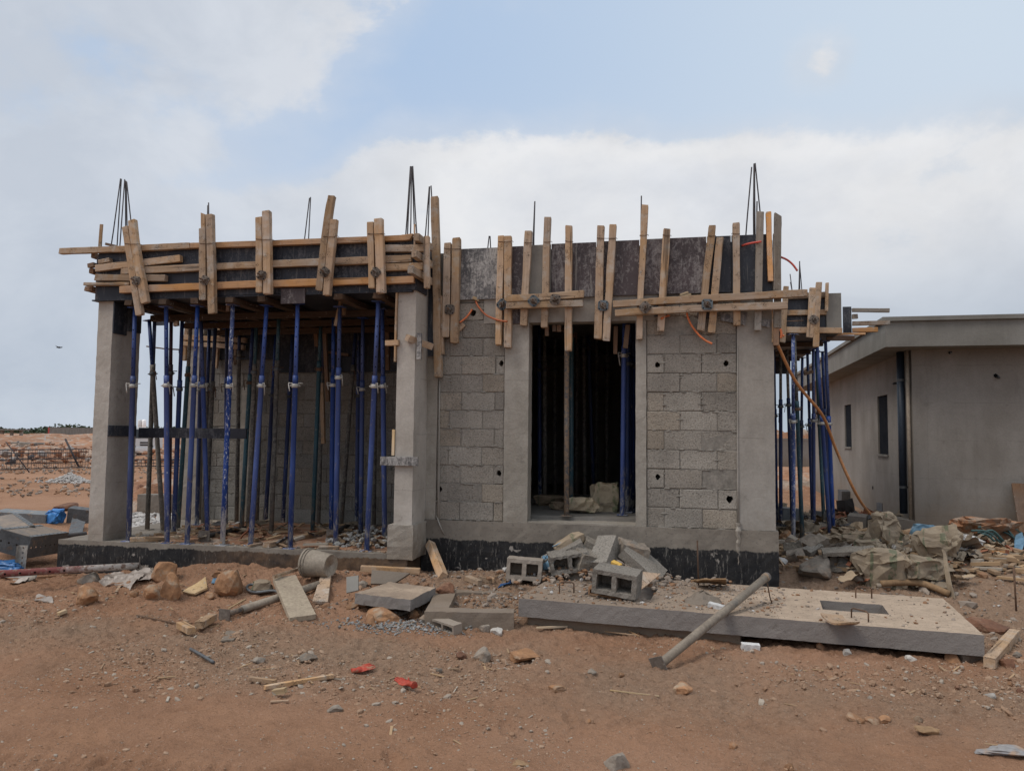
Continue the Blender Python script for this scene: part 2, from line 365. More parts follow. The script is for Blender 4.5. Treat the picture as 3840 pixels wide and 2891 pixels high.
M['conc_pale'] = m_conc('pale_column_concrete', (.415,.375,.33), (.335,.30,.26), .35)
M['conc_dark'] = m_conc('weathered_grey_concrete', (.215,.2,.18), (.15,.14,.125), .3)
M['plaster'] = m_conc('grey_render', (.235,.212,.188), (.198,.178,.156), .45, (.13,.112,.09), .15, pore=.15)
M['fascia'] = m_conc('fascia_render', (.21,.2,.178), (.17,.16,.142), .35, (.12,.11,.09), .12, pore=.1)
M['tar_main'] = m_tar('tarred_plinth', .335, .11)
M['tar_porch'] = m_tar('tarred_porch_edge', .155, .14, True)
M['blue'] = m_paint('blue_paint', (.026,.072,.285), (.019,.051,.205), (.45,.5,.6), (.66,.71))
M['blue_flake'] = m_paint('flaking_blue_paint', (.026,.072,.285), (.019,.051,.205), (.6,.62,.66), (.56,.62), 1.0, (.55,.55,.56))
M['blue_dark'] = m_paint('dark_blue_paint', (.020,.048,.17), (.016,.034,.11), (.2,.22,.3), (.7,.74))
M['teal'] = m_paint('teal_paint', (.03,.10,.135), (.03,.075,.10), (.25,.25,.24), (.6,.68), .8, (.20,.18,.155))
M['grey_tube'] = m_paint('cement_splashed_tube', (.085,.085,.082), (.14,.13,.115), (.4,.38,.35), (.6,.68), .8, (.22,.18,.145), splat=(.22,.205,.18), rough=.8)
M['rust_tube'] = m_paint('rusty_tube', (.22,.15,.10), (.28,.205,.14), (.34,.31,.27), (.6,.7), .6, (.25,.19,.14), splat=(.09,.10,.11), rough=.85)
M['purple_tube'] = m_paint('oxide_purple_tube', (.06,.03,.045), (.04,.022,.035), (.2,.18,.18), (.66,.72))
M['galv'] = surf('galvanised_steel', (.5,.48,.44), (.36,.34,.31), 14, rough=.55, metal=.35, bs=.15)
M['steel_dark'] = surf('dull_steel', (.13,.135,.14), (.08,.082,.085), 10, (.15,.10,.07), (.58,.7), rough=.6, metal=.3, bs=.2)
M['steel_grey'] = surf('grey_steel_sheet', (.17,.18,.185), (.11,.115,.12), 5, (.26,.20,.15), (.56,.68), rough=.6, metal=.2, bs=.15)
M['steel_sandy'] = surf('sand_covered_steel', (.25,.195,.15), (.16,.14,.125), 6, rough=.8, bs=.2)
M['plate_rust'] = surf('rust_grey_plate', (.20,.17,.145), (.12,.095,.08), 16, (.3,.25,.2), (.6,.7), 30, rough=.8, metal=.2)
M['plate_blue'] = surf('blue_grey_plate', (.13,.16,.18), (.085,.10,.115), 16, (.3,.27,.23), (.62,.72), 30, rough=.7, metal=.2)
M['rebar'] = surf('rebar_steel', (.05,.05,.06), (.075,.06,.055), 20, rough=.7, metal=.3, var=0)
M['rust'] = surf('rusted_wire', (.14,.08,.05), (.08,.05,.035), 20, rough=.8)
M['hole'] = plain('unlit_hole', (.006,.006,.007), .95, 0, .05)
M['hose'] = surf('orange_conduit', (.55,.15,.055), (.43,.12,.045), 6, (.4,.25,.16), (.6,.74), 12, rough=.5, bs=.05)
M['hose_red'] = surf('red_conduit', (.50,.075,.05), (.38,.06,.045), 6, rough=.5, bs=.05)
M['hose_long'] = surf('dusty_orange_hose', (.42,.19,.075), (.33,.15,.06), 6, rough=.55, bs=.05)
M['rock_or'] = surf('ochre_rock', (.36,.19,.095), (.25,.135,.075), 7, (.32,.24,.17), (.52,.66), 8, bs=.6, bsc=34, bd=.012)
M['rock_rd'] = surf('red_brown_rock', (.22,.105,.06), (.14,.07,.045), 8, (.27,.17,.11), (.55,.68), 9, bs=.6, bsc=34, bd=.012)
M['rock_gr'] = surf('grey_rock', (.29,.245,.20), (.20,.168,.138), 7, (.3,.22,.16), (.54,.68), 8, bs=.6, bsc=34, bd=.012)
M['rock_wh'] = surf('pale_rock', (.46,.43,.39), (.34,.31,.28), 8, bs=.5, bsc=34, bd=.01)
M['gravel'] = NT('loose_stones')
t = M['gravel']; isl = t.island()
c = t.mix(isl, (.27,.165,.105), (.36,.25,.175)); c = t.mix(t.mr(isl, .95, .96), c, (.38,.32,.26)); c = t.mix(t.mr(t.ma('FRACT', t.ma('MULTIPLY', isl, 7.3)), .8, .83), c, (.32,.265,.215))
M['gravel'] = t.done(c, .95, t.noise(t.coord(rand=False), 60, 4), .5, .006, 0, .1)
t = NT('grey_gravel'); isl = t.island(); c = t.mix(isl, (.20,.195,.185), (.33,.325,.315)); c = t.mix(t.mr(isl, .9, .92), c, (.3,.22,.15))
M['gravel_grey'] = t.done(c, .95, t.noise(t.coord(rand=False), 60, 4), .5, .006, 0, .1)
t = NT('white_gravel'); isl = t.island(); c = t.mix(isl, (.34,.315,.29), (.48,.455,.43)); M['gravel_white'] = t.done(c, .95)
t = NT('mixed_chips'); isl = t.island(); c = t.mix(isl, (.42,.28,.16), (.25,.17,.11)); c = t.mix(t.mr(isl, .9, .92), c, (.38,.33,.27)); M['chips'] = t.done(c, .9)
t = NT('mixed_rubble'); isl = t.island(); c = t.mix(isl, (.21,.17,.14), (.34,.28,.23)); c = t.mix(t.mr(t.ma('FRACT', t.ma('MULTIPLY', isl, 5.7)), .66, .7), c, (.26,.15,.09)); c = t.mix(t.mr(isl, .95, .96), c, (.5,.48,.46))
M['rubble'] = t.done(c, .95, t.noise(t.coord(rand=False), 50, 4), .5, .008, 0, .1)
M['earth'] = m_ground()
M['mound'] = surf('red_spoil', (.38,.20,.115), (.24,.12,.07), .55, (.36,.28,.22), (.50,.60), .9, bs=.8, bsc=9, bd=.05, var=.1)
M['bag_tan'] = m_bag('cement_paper', (.36,.28,.195), (.25,.19,.135), (.07,.10,.05))
M['bag_light'] = m_bag('lightened_cement_paper', (.52,.43,.30), (.40,.32,.22), (.10,.17,.07))  # cement paper copy, colour lightened to offset the dark of the doorway
M['bag_green'] = m_bag('green_printed_paper', (.34,.27,.19), (.23,.18,.13), (.055,.10,.05))
M['bag_white'] = m_bag('white_woven_sack', (.55,.53,.51), (.43,.41,.395), (.5,.48,.46))
M['bag_dim'] = m_bag('brown_paper_sack', (.30,.225,.155), (.22,.16,.11), (.09,.10,.06))
M['blue_bag'] = surf('blue_plastic', (.05,.19,.44), (.03,.125,.33), 9, rough=.35, bs=.3, bsc=18)
M['blue_pale'] = surf('pale_blue_plastic', (.18,.31,.42), (.12,.23,.34), 9, rough=.35, bs=.3, bsc=18)
M['bag_grey'] = surf('dusty_grey_plastic', (.25,.235,.225), (.20,.195,.20), 9, (.3,.21,.15), (.5,.65), rough=.6, bs=.3)
M['film'] = surf('dusty_clear_film', (.42,.36,.31), (.32,.26,.215), 12, rough=.4, bs=.5, bsc=18)
M['red_glove'] = surf('red_rubber', (.46,.07,.04), (.33,.045,.03), 14, (.33,.16,.10), (.50,.62), 16, rough=.5, bs=.2, var=.05)
M['bucket'] = surf('cement_caked_plastic', (.33,.28,.225), (.25,.21,.165), 9, (.38,.30,.2), (.6,.7), 16, rough=.8, bs=.25)
M['card'] = surf('brown_cardboard', (.30,.19,.105), (.23,.145,.08), 6, rough=.9, bs=.2)
M['yellow'] = surf('yellow_foam', (.62,.40,.10), (.5,.3,.07), 10)
M['white'] = surf('white_plastic', (.62,.61,.6), (.5,.49,.48), 8, rough=.5, bs=.1)
M['tarp_or'] = surf('orange_tarp', (.36,.175,.09), (.27,.135,.075), 8, (.27,.2,.15), (.45,.6), bs=.4)
M['pipe_blue'] = surf('grey_blue_drainpipe', (.045,.06,.085), (.035,.048,.07), 4, rough=.45, bs=.05)
M['pipe_teal'] = surf('green_conduit', (.06,.115,.11), (.05,.085,.082), 5, (.3,.28,.25), (.6,.7), rough=.6)
M['pipe_grey'] = surf('dusty_grey_pipe', (.33,.275,.215), (.25,.205,.16), 7, (.2,.18,.155), (.58,.7), rough=.7, bs=.15)
M['pipe_black'] = surf('black_pipe', (.03,.03,.032), (.06,.05,.045), 7, rough=.6)
M['truck'] = surf('white_truck_paint', (.86,.86,.85), (.78,.77,.76), 3, rough=.35, bs=.02)
M['glass'] = plain('dark_glass', (.02,.025,.03), .1, 0, .5)
M['tyre'] = plain('tyre_rubber', (.02,.02,.02), .9)
M['red_paint'] = surf('red_edge_paint', (.42,.07,.06), (.33,.07,.055), 5)
M['board'] = surf('nail_marked_board', (.37,.305,.225), (.29,.235,.175), 5, (.2,.16,.12), (.62,.7), 22, rough=.9, bs=.3)
M['pit'] = m_conc('earthy_blockwork', (.25,.20,.155), (.18,.145,.115), .3, bs=.6)
M['window_dark'] = surf('dark_window_board', (.022,.025,.031), (.035,.037,.042), 3, rough=1., spec=.0)
M['leaf'] = None
# ---------------------------------------------------------------- object builders
def frame(p0, p1, back=Vector((0,1,0))):
    z = (p1-p0).normalized(); x = back.cross(z)
    if x.length < 1e-3: x = Vector((1,0,0))
    x.normalize(); y = z.cross(x)
    m = Matrix.Identity(4)
    for i, a in enumerate((x, y, z)):
        for k in range(3): m[k][i] = a[k]
    m.translation = p0; return m
def timber(pts, w, t, mat, label, name='timber_batten', cat='timber', group=None, back=Vector((0,1,0)), ends=(.6,.6), jag=0., parent=None):
    """rounded, slightly crooked stick through the given points; w across, t along `back`"""
    pts = [Vector(p) for p in pts]; M4 = frame(pts[0], pts[-1], back); inv = M4.inverted()
    lp = [inv @ p for p in pts]; L = (pts[-1]-pts[0]).length
    n = max(4, int(L/.11)); ph = rnd.random()*50; mb = MB(); ch = .055
    prof = [(-1+ch*2,-1),(1-ch*2,-1),(1,-1+ch*2),(1,1-ch*2),(1-ch*2,1),(-1+ch*2,1),(-1,1-ch*2),(-1,-1+ch*2)]
    vs = []; fs = []
    def at(f):
        s = f*(len(lp)-1); i = min(int(s), len(lp)-2); return lp[i].lerp(lp[i+1], s-i)
    ringsf = [0, .012]+[k/n for k in range(1, n)]+[.988, 1.]
    for k, f in enumerate(ringsf):
        c = at(f); e = 1.
        if k == 0: e = .97-.03*ends[0]
        if k == len(ringsf)-1: e = .97-.03*ends[1]
        for m, (a, b) in enumerate(prof):
            j = mnoise.noise(Vector((f*L*7+ph, m*2.3, ph))); j2 = mnoise.noise(Vector((f*L*2.2+ph, m*.2, 9)))
            z = c.z + (mnoise.noise(Vector((m*1.7, ph, k)))*w*.16 if k in (0, len(ringsf)-1) else 0)
            if jag and k >= len(ringsf)-3: z += -jag*max(0, a)*(1 if k == len(ringsf)-1 else .6)
            vs.append((c.x + a*w/2*e*(1+.09*j) + w*.06*j2, c.y + b*t/2*e*(1+.06*j), z))
    nr = len(ringsf)
    for i in range(nr-1):
        for k in range(8):
            k2 = (k+1) % 8; fs.append((i*8+k, i*8+k2, (i+1)*8+k2, (i+1)*8+k))
    fs.append(tuple(reversed(range(8)))); fs.append(tuple((nr-1)*8+k for k in range(8)))
    mb.add(vs, fs)
    o = mb.build(name, M[mat], local=True); o.matrix_world = M4; ORG[o.name] = M4.translation.copy()
    if label: tag(o, label, cat, group)
    return o
def wpx(P, n):                                                  # width in metres of n survey pixels at P
    return n*depth(P)/F
def tY(fr, pts, wz, Y, t, mat, label, **kw):                    # timber whose middle line lies in the vertical plane y = Y
    P = [onY(q(fr if not isinstance(p[0], str) else p[0], *(p if not isinstance(p[0], str) else p[1:])), Y) for p in pts]
    return timber(P, wpx((P[0]+P[-1])/2, wz*FR[fr][2]), t, mat, label, **kw)
def box_thing(name, a, b, mat, label, cat, group=None, bevel=.003, rough=None):
    o = MB().box(a, b).build(name, M[mat], bevel=bevel, rough=rough); return tag(o, label, cat, group)
PLATE = None
def wing_plate(fr, x, y, Y, rot, mat, label, size=.105):
    P = onY(q(fr, x, y), Y); r = thing('wing_nut_plate', P, label, 'wing nut plate', 'wing nut tie plates on the formwork', (0, R(rot), 0))
    mb = MB(); s = size/2; k = s*.62
    poly = [(-k,0,-s),(k,0,-s),(s,0,-k),(s,0,k),(k,0,s),(-k,0,s),(-s,0,k),(-s,0,-k)]
    mb.prism(poly, (0,-.008,0))
    for a in (-1,1):
        for b in (-1,1): mb.cur = 1; mb.tube([(a*s*.68,-.0075,b*s*.68),(a*s*.68,-.0095,b*s*.68)], .0075, 8); mb.cur = 0
    mb.build('plate', [M[mat], M['hole']], r, local=True, fix=True)
    nb = MB(); ring = [(.033*math.cos(i*.524), -.012, .033*math.sin(i*.524)) for i in range(13)]
    nb.tube(ring, .0055, 6); nb.tube([(0,-.006,0),(0,-.035,0),(0,-.05,0)], [.026,.022,.016], 10)
    a = rnd.uniform(0, 3)
    for sgn in (1,-1):
        d = Vector((math.cos(a)*sgn, 0, math.sin(a)*sgn)); nb.obox(d*.028+Vector((0,-.034,0)), d*.022, Vector((0,.011,0)), d.cross(Vector((0,1,0)))*.007)
    nb.build('wing_nut', M['plate_rust'], r, local=True, smooth=False, fix=True)
    MB().tube([(0,.1,0),(.002,-.085-.03*rnd.random(),.003)], .0085, 8).build('tie_rod', M['rust'], r, local=True, smooth=True)
    return r
def prop(label, base, top, cz, kind, holes=True, inner=None, group='steel shoring props', back=0., head=True):
    """adjustable steel prop from base to top, collar at world height cz"""
    base = Vector(base); top = Vector(top); L = (top-base).length; zc = (cz-base.z)/(top.z-base.z)*L
    r = thing('shoring_prop', base, label, 'steel prop', group)
    r.rotation_euler = frame(base, top).to_euler()
    km = dict(blue='blue', flake='blue_flake', dark='blue_dark', teal='teal', grey='grey_tube', rust='rust_tube', purple='purple_tube')
    MB().tube([(0,0,.004),(0,0,zc*.5),(0,0,zc+.03),(0,0,zc+.031),(0,0,zc+.12)], [.030,.030,.030,.0315,.0315], 14).build('outer_tube', M[km[kind]], r, local=True, smooth=True)
    mb = MB(); mb.tube([(0,0,zc+.1),(0,0,L-.006)], .024, 14)
    if holes:
        mb.cur = 1; z = zc+.22; a = rnd.uniform(-.5,.5)-math.pi/2+.15
        while z < L-.25:
            for s in (0, math.pi):
                d = Vector((math.cos(a+s), math.sin(a+s), 0)); mb.tube([d*.0225+Vector((0,0,z)), d*.0246+Vector((0,0,z))], .0075, 8)
            z += .115
    mb.build('inner_tube', [M[km[inner or kind]], M['hole']], r, local=True, smooth=True)
    pm = 'galv' if kind in ('blue', 'flake') else ('rust' if kind in ('teal','rust') else 'steel_dark')
    nb = MB(); nb.tube([(0,0,zc-.022),(0,0,zc-.018),(0,0,zc+.018),(0,0,zc+.022)], [.037,.041,.041,.037], 14)
    a = rnd.uniform(-.5,.5)
    for s in (0, math.pi):
        d = Vector((math.cos(a+s), math.sin(a+s), 0)); nb.tube([d*.035+Vector((0,0,zc-.01)), d*.06+Vector((0,0,zc)), d*.035+Vector((0,0,zc+.01))], .008, 6)
    nb.build('collar_nut', M[pm], r, local=True, smooth=True)
    b = rnd.uniform(-.9,.9)+(math.pi if rnd.random() < .4 else 0); d = Vector((math.cos(b), -abs(math.sin(b))*.4-.35, 0)).normalized(); p = Vector((-d.y, d.x, 0)); zz = Vector((0,0,1))
    drop = rnd.uniform(.09,.15)
    pts = [-d*.085, d*.06, d*.072+zz*.004, d*.075-zz*.012, d*.066+p*.012-zz*drop*.6, d*.058+p*.02-zz*drop]
    MB().tube([x+zz*(zc+.03) for x in pts], .0062, 6).build('pin', M['galv' if pm == 'galv' else 'rust'], r, local=True, smooth=True)
    pb = MB(); pb.box((-.062,-.062,0), (.062,.062,.007)); pb.build('base_plate', M[km[kind]], r, local=True)
    if head: MB().box((-.06,-.06,L-.007), (.06,.06,L)).build('head_plate', M[km[inner or kind]], r, local=True)
    return r
_ico = {}
def ico(n):
    if n not in _ico:
        bm = bmesh.new(); bmesh.ops.create_icosphere(bm, subdivisions=n, radius=1)
        bm.verts.ensure_lookup_table(); _ico[n] = ([v.co.copy() for v in bm.verts], [tuple(v.index for v in f.verts) for f in bm.faces]); bm.free()
    return _ico[n]
def rock_geo(sub, size, cuts=13, amp=.10, seed=0, flat=.48):
    vs, fs = ico(sub); rr = random.Random(seed); pl = []
    for _ in range(cuts):
        d = Vector((rr.gauss(0,1), rr.gauss(0,1), rr.gauss(0,1))).normalized(); pl.append((d, rr.uniform(flat, .88)))
    out = []; off = Vector((seed*1.31 % 50, seed*.77 % 50, 3))
    for v in vs:
        p = v.copy()
        for d, k in pl:
            e = p.dot(d)-k
            if e > 0: p -= d*e*.92
        p *= 1+amp*mnoise.fractal(v*1.6+off, 1, 2, 4)
        out.append(Vector((p.x*size[0], p.y*size[1], p.z*size[2])))
    return out, fs
def rock(px, wn, hn, mat, label, fr='N', name='rock', cat='rock', group=None, dep=None, seed=None, P=None, cuts=13, sink=.33, sub=3, rz=0, amp=.14, smooth=False):
    """px is the middle of the visible foot-to-top outline in survey pixels; wn, hn its outline"""
    seed = seed if seed is not None else rnd.randrange(9999)
    p = q(fr, *px)
    B = P if P is not None else onG((p[0], p[1]+hn*.36))
    k = depth(B)/F; sx = wn*k/2; sz = hn*k/2*(1/(1-sink*.5)); sy = dep or (sx*.75+sz*.25)
    vs, fs = rock_geo(sub, (sx*1.3, sy*1.15, sz*1.3), cuts, amp, seed)
    mb = MB(); mb.add(vs, fs); o = mb.build(name, M[mat], local=True, smooth=smooth)
    o.location = B+Vector((0, 0, sz*(1-sink*2))); o.rotation_euler = (0, 0, rz); ORG[o.name] = o.location.copy()
    if label: tag(o, label, cat, group)
    return o
def crumple(P, size, mat, label, name='cement_bag', cat='bag', rz=0, rx=0, ry=0, seed=None, group=None, amp=.28, sub=3, smooth=False, dz=.35, cuts=7):
    seed = seed if seed is not None else rnd.randrange(9999); rr = random.Random(seed)
    vs, fs = ico(sub); out = []; off = Vector((seed*.37 % 40, 2, seed*.71 % 40)); pl = []
    for _ in range(cuts):
        d = Vector((rr.gauss(0,1), rr.gauss(0,1), rr.gauss(0,.7))).normalized(); pl.append((d, rr.uniform(.45,.9)))
    for v in vs:
        p = Vector([math.copysign(abs(c)**.6, c) for c in v])
        for d, k in pl:
            e = p.dot(d)-k
            if e > 0: p -= d*e
        n = mnoise.ridged_multi_fractal(v*1.5+off, 1, 2.1, 4, .9, 2)
        m = mnoise.noise_vector(v*2.6+off)
        p = p*(1-amp*.35*(n-1)) + m*amp*.8
        out.append(Vector((p.x*size[0]/2, p.y*size[1]/2, p.z*size[2]/2)))
    mb = MB(); mb.add(out, fs); o = mb.build(name, M[mat], local=True, smooth=smooth)
    o.location = Vector(P)+Vector((0,0,size[2]*dz)); o.rotation_euler = (rx, ry, rz); ORG[o.name] = o.location.copy()
    return tag(o, label, cat, group)
def sheet(corners, t, mat, label, name, cat, group=None, nx=8, ny=8, amp=.012, freq=5., curl=0, parent=None, smooth=False):
    """bent sheet spanned by four corners, thickness t"""
    c = [Vector(p) for p in corners]; nrm = (c[1]-c[0]).cross(c[3]-c[0]).normalized()
    if nrm.z < 0: nrm = -nrm
    off = Vector((rnd.random()*30, rnd.random()*30, 0)); top = []; bot = []
    for j in range(ny+1):
        for i in range(nx+1):
            u, v = i/nx, j/ny
            p = c[0].lerp(c[1], u).lerp(c[3].lerp(c[2], u), v)
            p = p + nrm*(amp*mnoise.fractal(p*freq+off, 1, 2, 3) + curl*((2*u-1)**2)) + mnoise.noise_vector(p*freq*2+off)*amp*.4
            top.append(p+nrm*t/2); bot.append(p-nrm*t/2)
    W = nx+1; n = len(top); fs = []
    for j in range(ny):
        for i in range(nx):
            a, b, d, e = j*W+i, j*W+i+1, (j+1)*W+i+1, (j+1)*W+i
            fs.append((a,b,d,e)); fs.append((n+a,n+e,n+d,n+b))
    rim = [i for i in range(W)]+[j*W+nx for j in range(1, ny+1)]+[ny*W+i for i in range(nx-1, -1, -1)]+[j*W for j in range(ny-1, 0, -1)]
    for k in range(len(rim)):
        a, b = rim[k], rim[(k+1) % len(rim)]; fs.append((a, n+a, n+b, b))
    mb = MB(); mb.add(top+bot, fs); o = mb.build(name, M[mat], fix=True, smooth=smooth)
    return tag(o, label, cat, group)
def stones(name, spots, mat, label, cat='stones', sub=0, kind='stuff', flat=(.45,.8), group=None):
    """spots: (x, y, z, size) -> many small angular stones as one mesh"""
    base = [rock_geo(1, (1,1,1), 6, .18, k*13+5) for k in range(14)]
    tri = None; V = []; Fc = []; n = 0
    for (x, y, z, s) in spots:
        vs, fs = base[rnd.randrange(14)]; a = rnd.random()*6.28; ca, sa = math.cos(a), math.sin(a)
        ex = s*rnd.uniform(.7,1.3); ey = s*rnd.uniform(.6,1.1); ez = s*rnd.uniform(*flat); tx = rnd.uniform(-.4,.4)
        for v in vs:
            X = v.x*ex; Y = v.y*ey; Z = v.z*ez + X*tx
            V.append((x+X*ca-Y*sa, y+X*sa+Y*ca, z+Z))
        Fc += [tuple(i+n for i in f) for f in fs]; n += len(vs)
    me = bpy.data.meshes.new(name); me.from_pydata(V, [], Fc); me.materials.append(M[mat]); me.update()
    o = bpy.data.objects.new(name, me); COL.objects.link(o)
    return tag(o, label, cat, group, kind)
def splinters(name, spots, mat, label, cat, L=(.04,.16), w=(.004,.012)):
    mb = MB()
    for (x, y, z) in spots:
        l = rnd.uniform(*L)/2; a = rnd.random()*6.28; d = Vector((math.cos(a), math.sin(a), rnd.uniform(-.12,.18))); p = Vector((-d.y, d.x, 0))
        ww = rnd.uniform(*w); mb.obox((x,y,z+ww*.5), d*l, p*ww, Vector((0,0,ww*.5)))
    o = mb.build(name, M[mat]); return tag(o, label, cat, None, 'stuff')
def hollow_block(P, size, rot, mat, label, name='hollow_block', webs=2, chip=.006, group=None, parent=None):
    """concrete block lying with its cavities facing local -Y; size = (length, depth, height); P = middle of its underside"""
    l, d, h = size; s = .13*h/.2*1.0; t = .034*h/.2+.004
    if webs == 2: xs = [-l/2, -l/2+t, -t*.55, t*.55, l/2-t, l/2]; sol = lambda i, j: not (i in (1,3) and j == 1)
    else: xs = [-l/2, -l/2+t, l/2-t, l/2]; sol = lambda i, j: not (i == 1 and j == 1)
    ys = [0, t, h-t, h]
    M4 = Matrix(((1,0,0,0),(0,0,-1,d/2),(0,1,0,0),(0,0,0,1)))
    mb = MB().cells(xs, ys, sol, d, M4)
    mb.box((-l/2+t*.5, d/2-.035, t*.5), (l/2-t*.5, d/2-.006, h-t*.5))
    o = mb.build(name, M[mat], local=True, fix=True, rough=(.035, chip))
    o.location = P; o.rotation_euler = rot; ORG[o.name] = Vector(P)
    if label: tag(o, label, 'concrete block', group)
    return o
def solid_block(P, size, rot, mat, label, name='concrete_block', chip=.006, cat='concrete block', L=.04):
    l, d, h = size; mb = MB().box((-l/2,-d/2,0), (l/2,d/2,h)); o = mb.build(name, M[mat], local=True, rough=(L, chip))
    o.location = P; o.rotation_euler = rot; ORG[o.name] = Vector(P); return tag(o, label, cat)
def block_wall(X0, X1, z0, courses, pitch, Y, D, joints, ln, holes=(), gap=.007, skip=None):
    """coursed blockwork in the plane y = Y facing -y: separate blocks with open joints over a set-back mortar bed"""
    mb = MB(); mm = MB(); ch = .006
    for c in range(courses):
        za, zb = z0+c*pitch, z0+(c+1)*pitch; ph = joints[c % 2]; xs = [X0]; k = math.floor((X0-ph)/ln)+1
        while ph+k*ln < X1-.05:
            x = ph+k*ln
            if x > X0+.05: xs.append(x+rnd.uniform(-.006,.006))
            k += 1
        xs.append(X1)
        for a, b in zip(xs, xs[1:]):
            g = gap*rnd.uniform(.5,1.2); xa, xb, ya, yb = a+g/2, b-g/2, za+gap*rnd.uniform(.3,.8), zb-gap*rnd.uniform(.3,.8)
            y0 = Y+rnd.uniform(-.005,.005); j = lambda: rnd.uniform(-.004,.006)*rnd.random()
            fr = [(xa+ch+j(),y0+j()*.5,ya+ch+j()),(xb-ch+j(),y0+j()*.5,ya+ch+j()),(xb-ch+j(),y0+j()*.5,yb-ch+j()),(xa+ch+j(),y0+j()*.5,yb-ch+j())]
            md = [(xa,y0+ch,ya),(xb,y0+ch,ya),(xb,y0+ch,yb),(xa,y0+ch,yb)]
            bk = [(xa,Y+D,ya),(xb,Y+D,ya),(xb,Y+D,yb),(xa,Y+D,yb)]
            sides = [(0,4,5,1),(1,5,6,2),(2,6,7,3),(3,7,4,0),(4,8,9,5),(5,9,10,6),(6,10,11,7),(7,11,8,4)]
            sides = [tuple(reversed(f)) for f in sides]
            hl = [h for h in holes if xa < h[0] < xb and ya < h[1] < yb]
            if hl:
                hx, hz, hr = hl[0]; hx = min(max(hx, xa+hr+.012), xb-hr-.012); hz = min(max(hz, ya+hr*1.3+.01), yb-hr*1.3-.01); n = 12; hv = []
                for i in range(n):
                    th = 2*math.pi*i/n; rr = hr*rnd.uniform(.8,1.2); hv.append((hx+rr*math.cos(th), hz+rr*1.25*math.sin(th)))
                vs = fr+md+bk+[(x, y0+.002, z) for x, z in hv]+[(x, Y+D-.01, z) for x, z in hv]
                corner = {0:2, 1:3, 2:0, 3:1}; f = []
                idx = lambda i: 12+i % n
                cs = [2,3,0,1]; seg = [range(0,3), range(3,6), range(6,9), range(9,12)]
                own = [2,2,2,3,3,3,0,0,0,1,1,1]                     # frame corner nearest each hole vertex
                own = [2]*3+[3]*3+[0]*3+[1]*3
                for i in range(n):
                    a1, b1 = own[i], own[(i+1) % n]
                    f.append((a1, idx(i), idx(i+1)) if a1 == b1 else (a1, idx(i), idx(i+1), b1))
                f = [tuple(reversed(t)) for t in f]
                for i in range(n): f.append((idx(i), 24+i, 24+(i+1) % n, idx(i+1)))
                mb.add(vs, sides+f); continue
            mb.add(fr+md+bk, sides+[(0,1,2,3)])
            mm.box((a, Y+rnd.choice((.004,.007,.010,.013)), za), (b, Y+D-.02, zb)) if not hl else None
    for _ in range(int((X1-X0)*courses*11)):                   # squeezed-out mortar along the joints
        c = rnd.randrange(courses+1); x = rnd.uniform(X0+.01, X1-.01); z = z0+c*pitch+rnd.uniform(-.006,.006)
        if rnd.random() < .3: z = z0+(c+rnd.random())*pitch; x = joints[c % 2]+math.floor((x-joints[c % 2])/ln)*ln
        if not X0+.02 < x < X1-.02 or z > z0+courses*pitch-.01: continue
        vs, fs = rock_geo(2, (rnd.uniform(.012,.055), .009, rnd.uniform(.005,.014)), 5, .35, rnd.randrange(60), .6)
        mm.add([(x+p.x, Y+.002+p.y, z+p.z) for p in vs], fs)
    return mb, mm
# ================================================================ THE UNFINISHED HOUSE
YH, YP, YB = 8.55, 8.10, 10.57            # planes of the room front, the porch front and the porch back wall
FLH, FLP, SOF = .55, .21, 3.07            # room floor, porch floor, underside of the edge formwork
XL, XR = -2.83, 1.015                     # room corners
house = thing('unfinished_house', (-.9, YH, 0), 'unfinished grey block house propped and wrapped in timber formwork', 'house')
H = lambda mb, n, m, **k: mb.build(n, M[m], house, **k)
X = lambda fr, x, y, Y: onY(q(fr, x, y), Y).x
# --- room front: two panels of blocks round the doorway
xd0, xd1 = onY((1981, 1600), YH).x, onY((2384, 1600), YH).x           # doorway
xjl, xjr = onY((1890, 1600), YH).x, onY((2425, 1600), YH).x
xcl = onY((1640, 1600), YH).x; xcr = onY((2764, 1500), YH).x
lj = onY((1732.6, 1365), YH).x; lj2 = onY((1686, 1440), YH).x
rj = onY((2548, 1290), YH).x; rj2 = onY((2491, 1370), YH).x
def hole(x, y, r): P = onY((x, y), YH); return (P.x, P.z, r)
pitch = .2075
z12 = FLH+12*pitch
a_, b_ = block_wall(xcl, xjl, FLH, 12, pitch, YH, .2, (lj, lj2), .395, [hole(1881, 1363, .026), hole(1871, 1774, .026), hole(1650, 1834, .028), hole(1774, 1173, .036)])
H(a_, 'block_wall', 'block'); H(b_, 'mortar_bed', 'mortar')
a_, b_ = block_wall(xjr, xcr, FLH, 12, pitch, YH, .2, (rj2, rj), .395, [hole(2465, 1368, .026), hole(2723, 1362, .026), hole(2467, 1788, .026), hole(2736, 1872, .032)])
H(a_, 'block_wall', 'block'); H(b_, 'mortar_bed', 'mortar')
def cast(name, a, b, mat='conc', L=.09, amp=.006): return MB().box(a, b).build(name, M[mat], house, rough=(L, amp))
cast('door_jamb', (xjl+.003, YH-.012, FLH-.01), (xd0, YH+.2, 2.79), 'conc_rough', .05, .007)
cast('door_jamb', (xd1, YH-.012, FLH-.01), (xjr-.003, YH+.2, 2.79), 'conc_rough', .05, .007)
cast('door_lintel', (xjl-.25, YH-.008, 2.792), (xjr+.12, YH+.2, 3.10), 'conc', .08, .004)
cast('corner_column', (XL, YH-.006, FLH), (xcl-.003, YH+.25, 3.6), 'conc_rough', .07, .008)
colr = cast('corner_column', (xcr+.003, YH-.01, FLH), (XR, YH+.25, 3.63), 'conc', .09, .004)
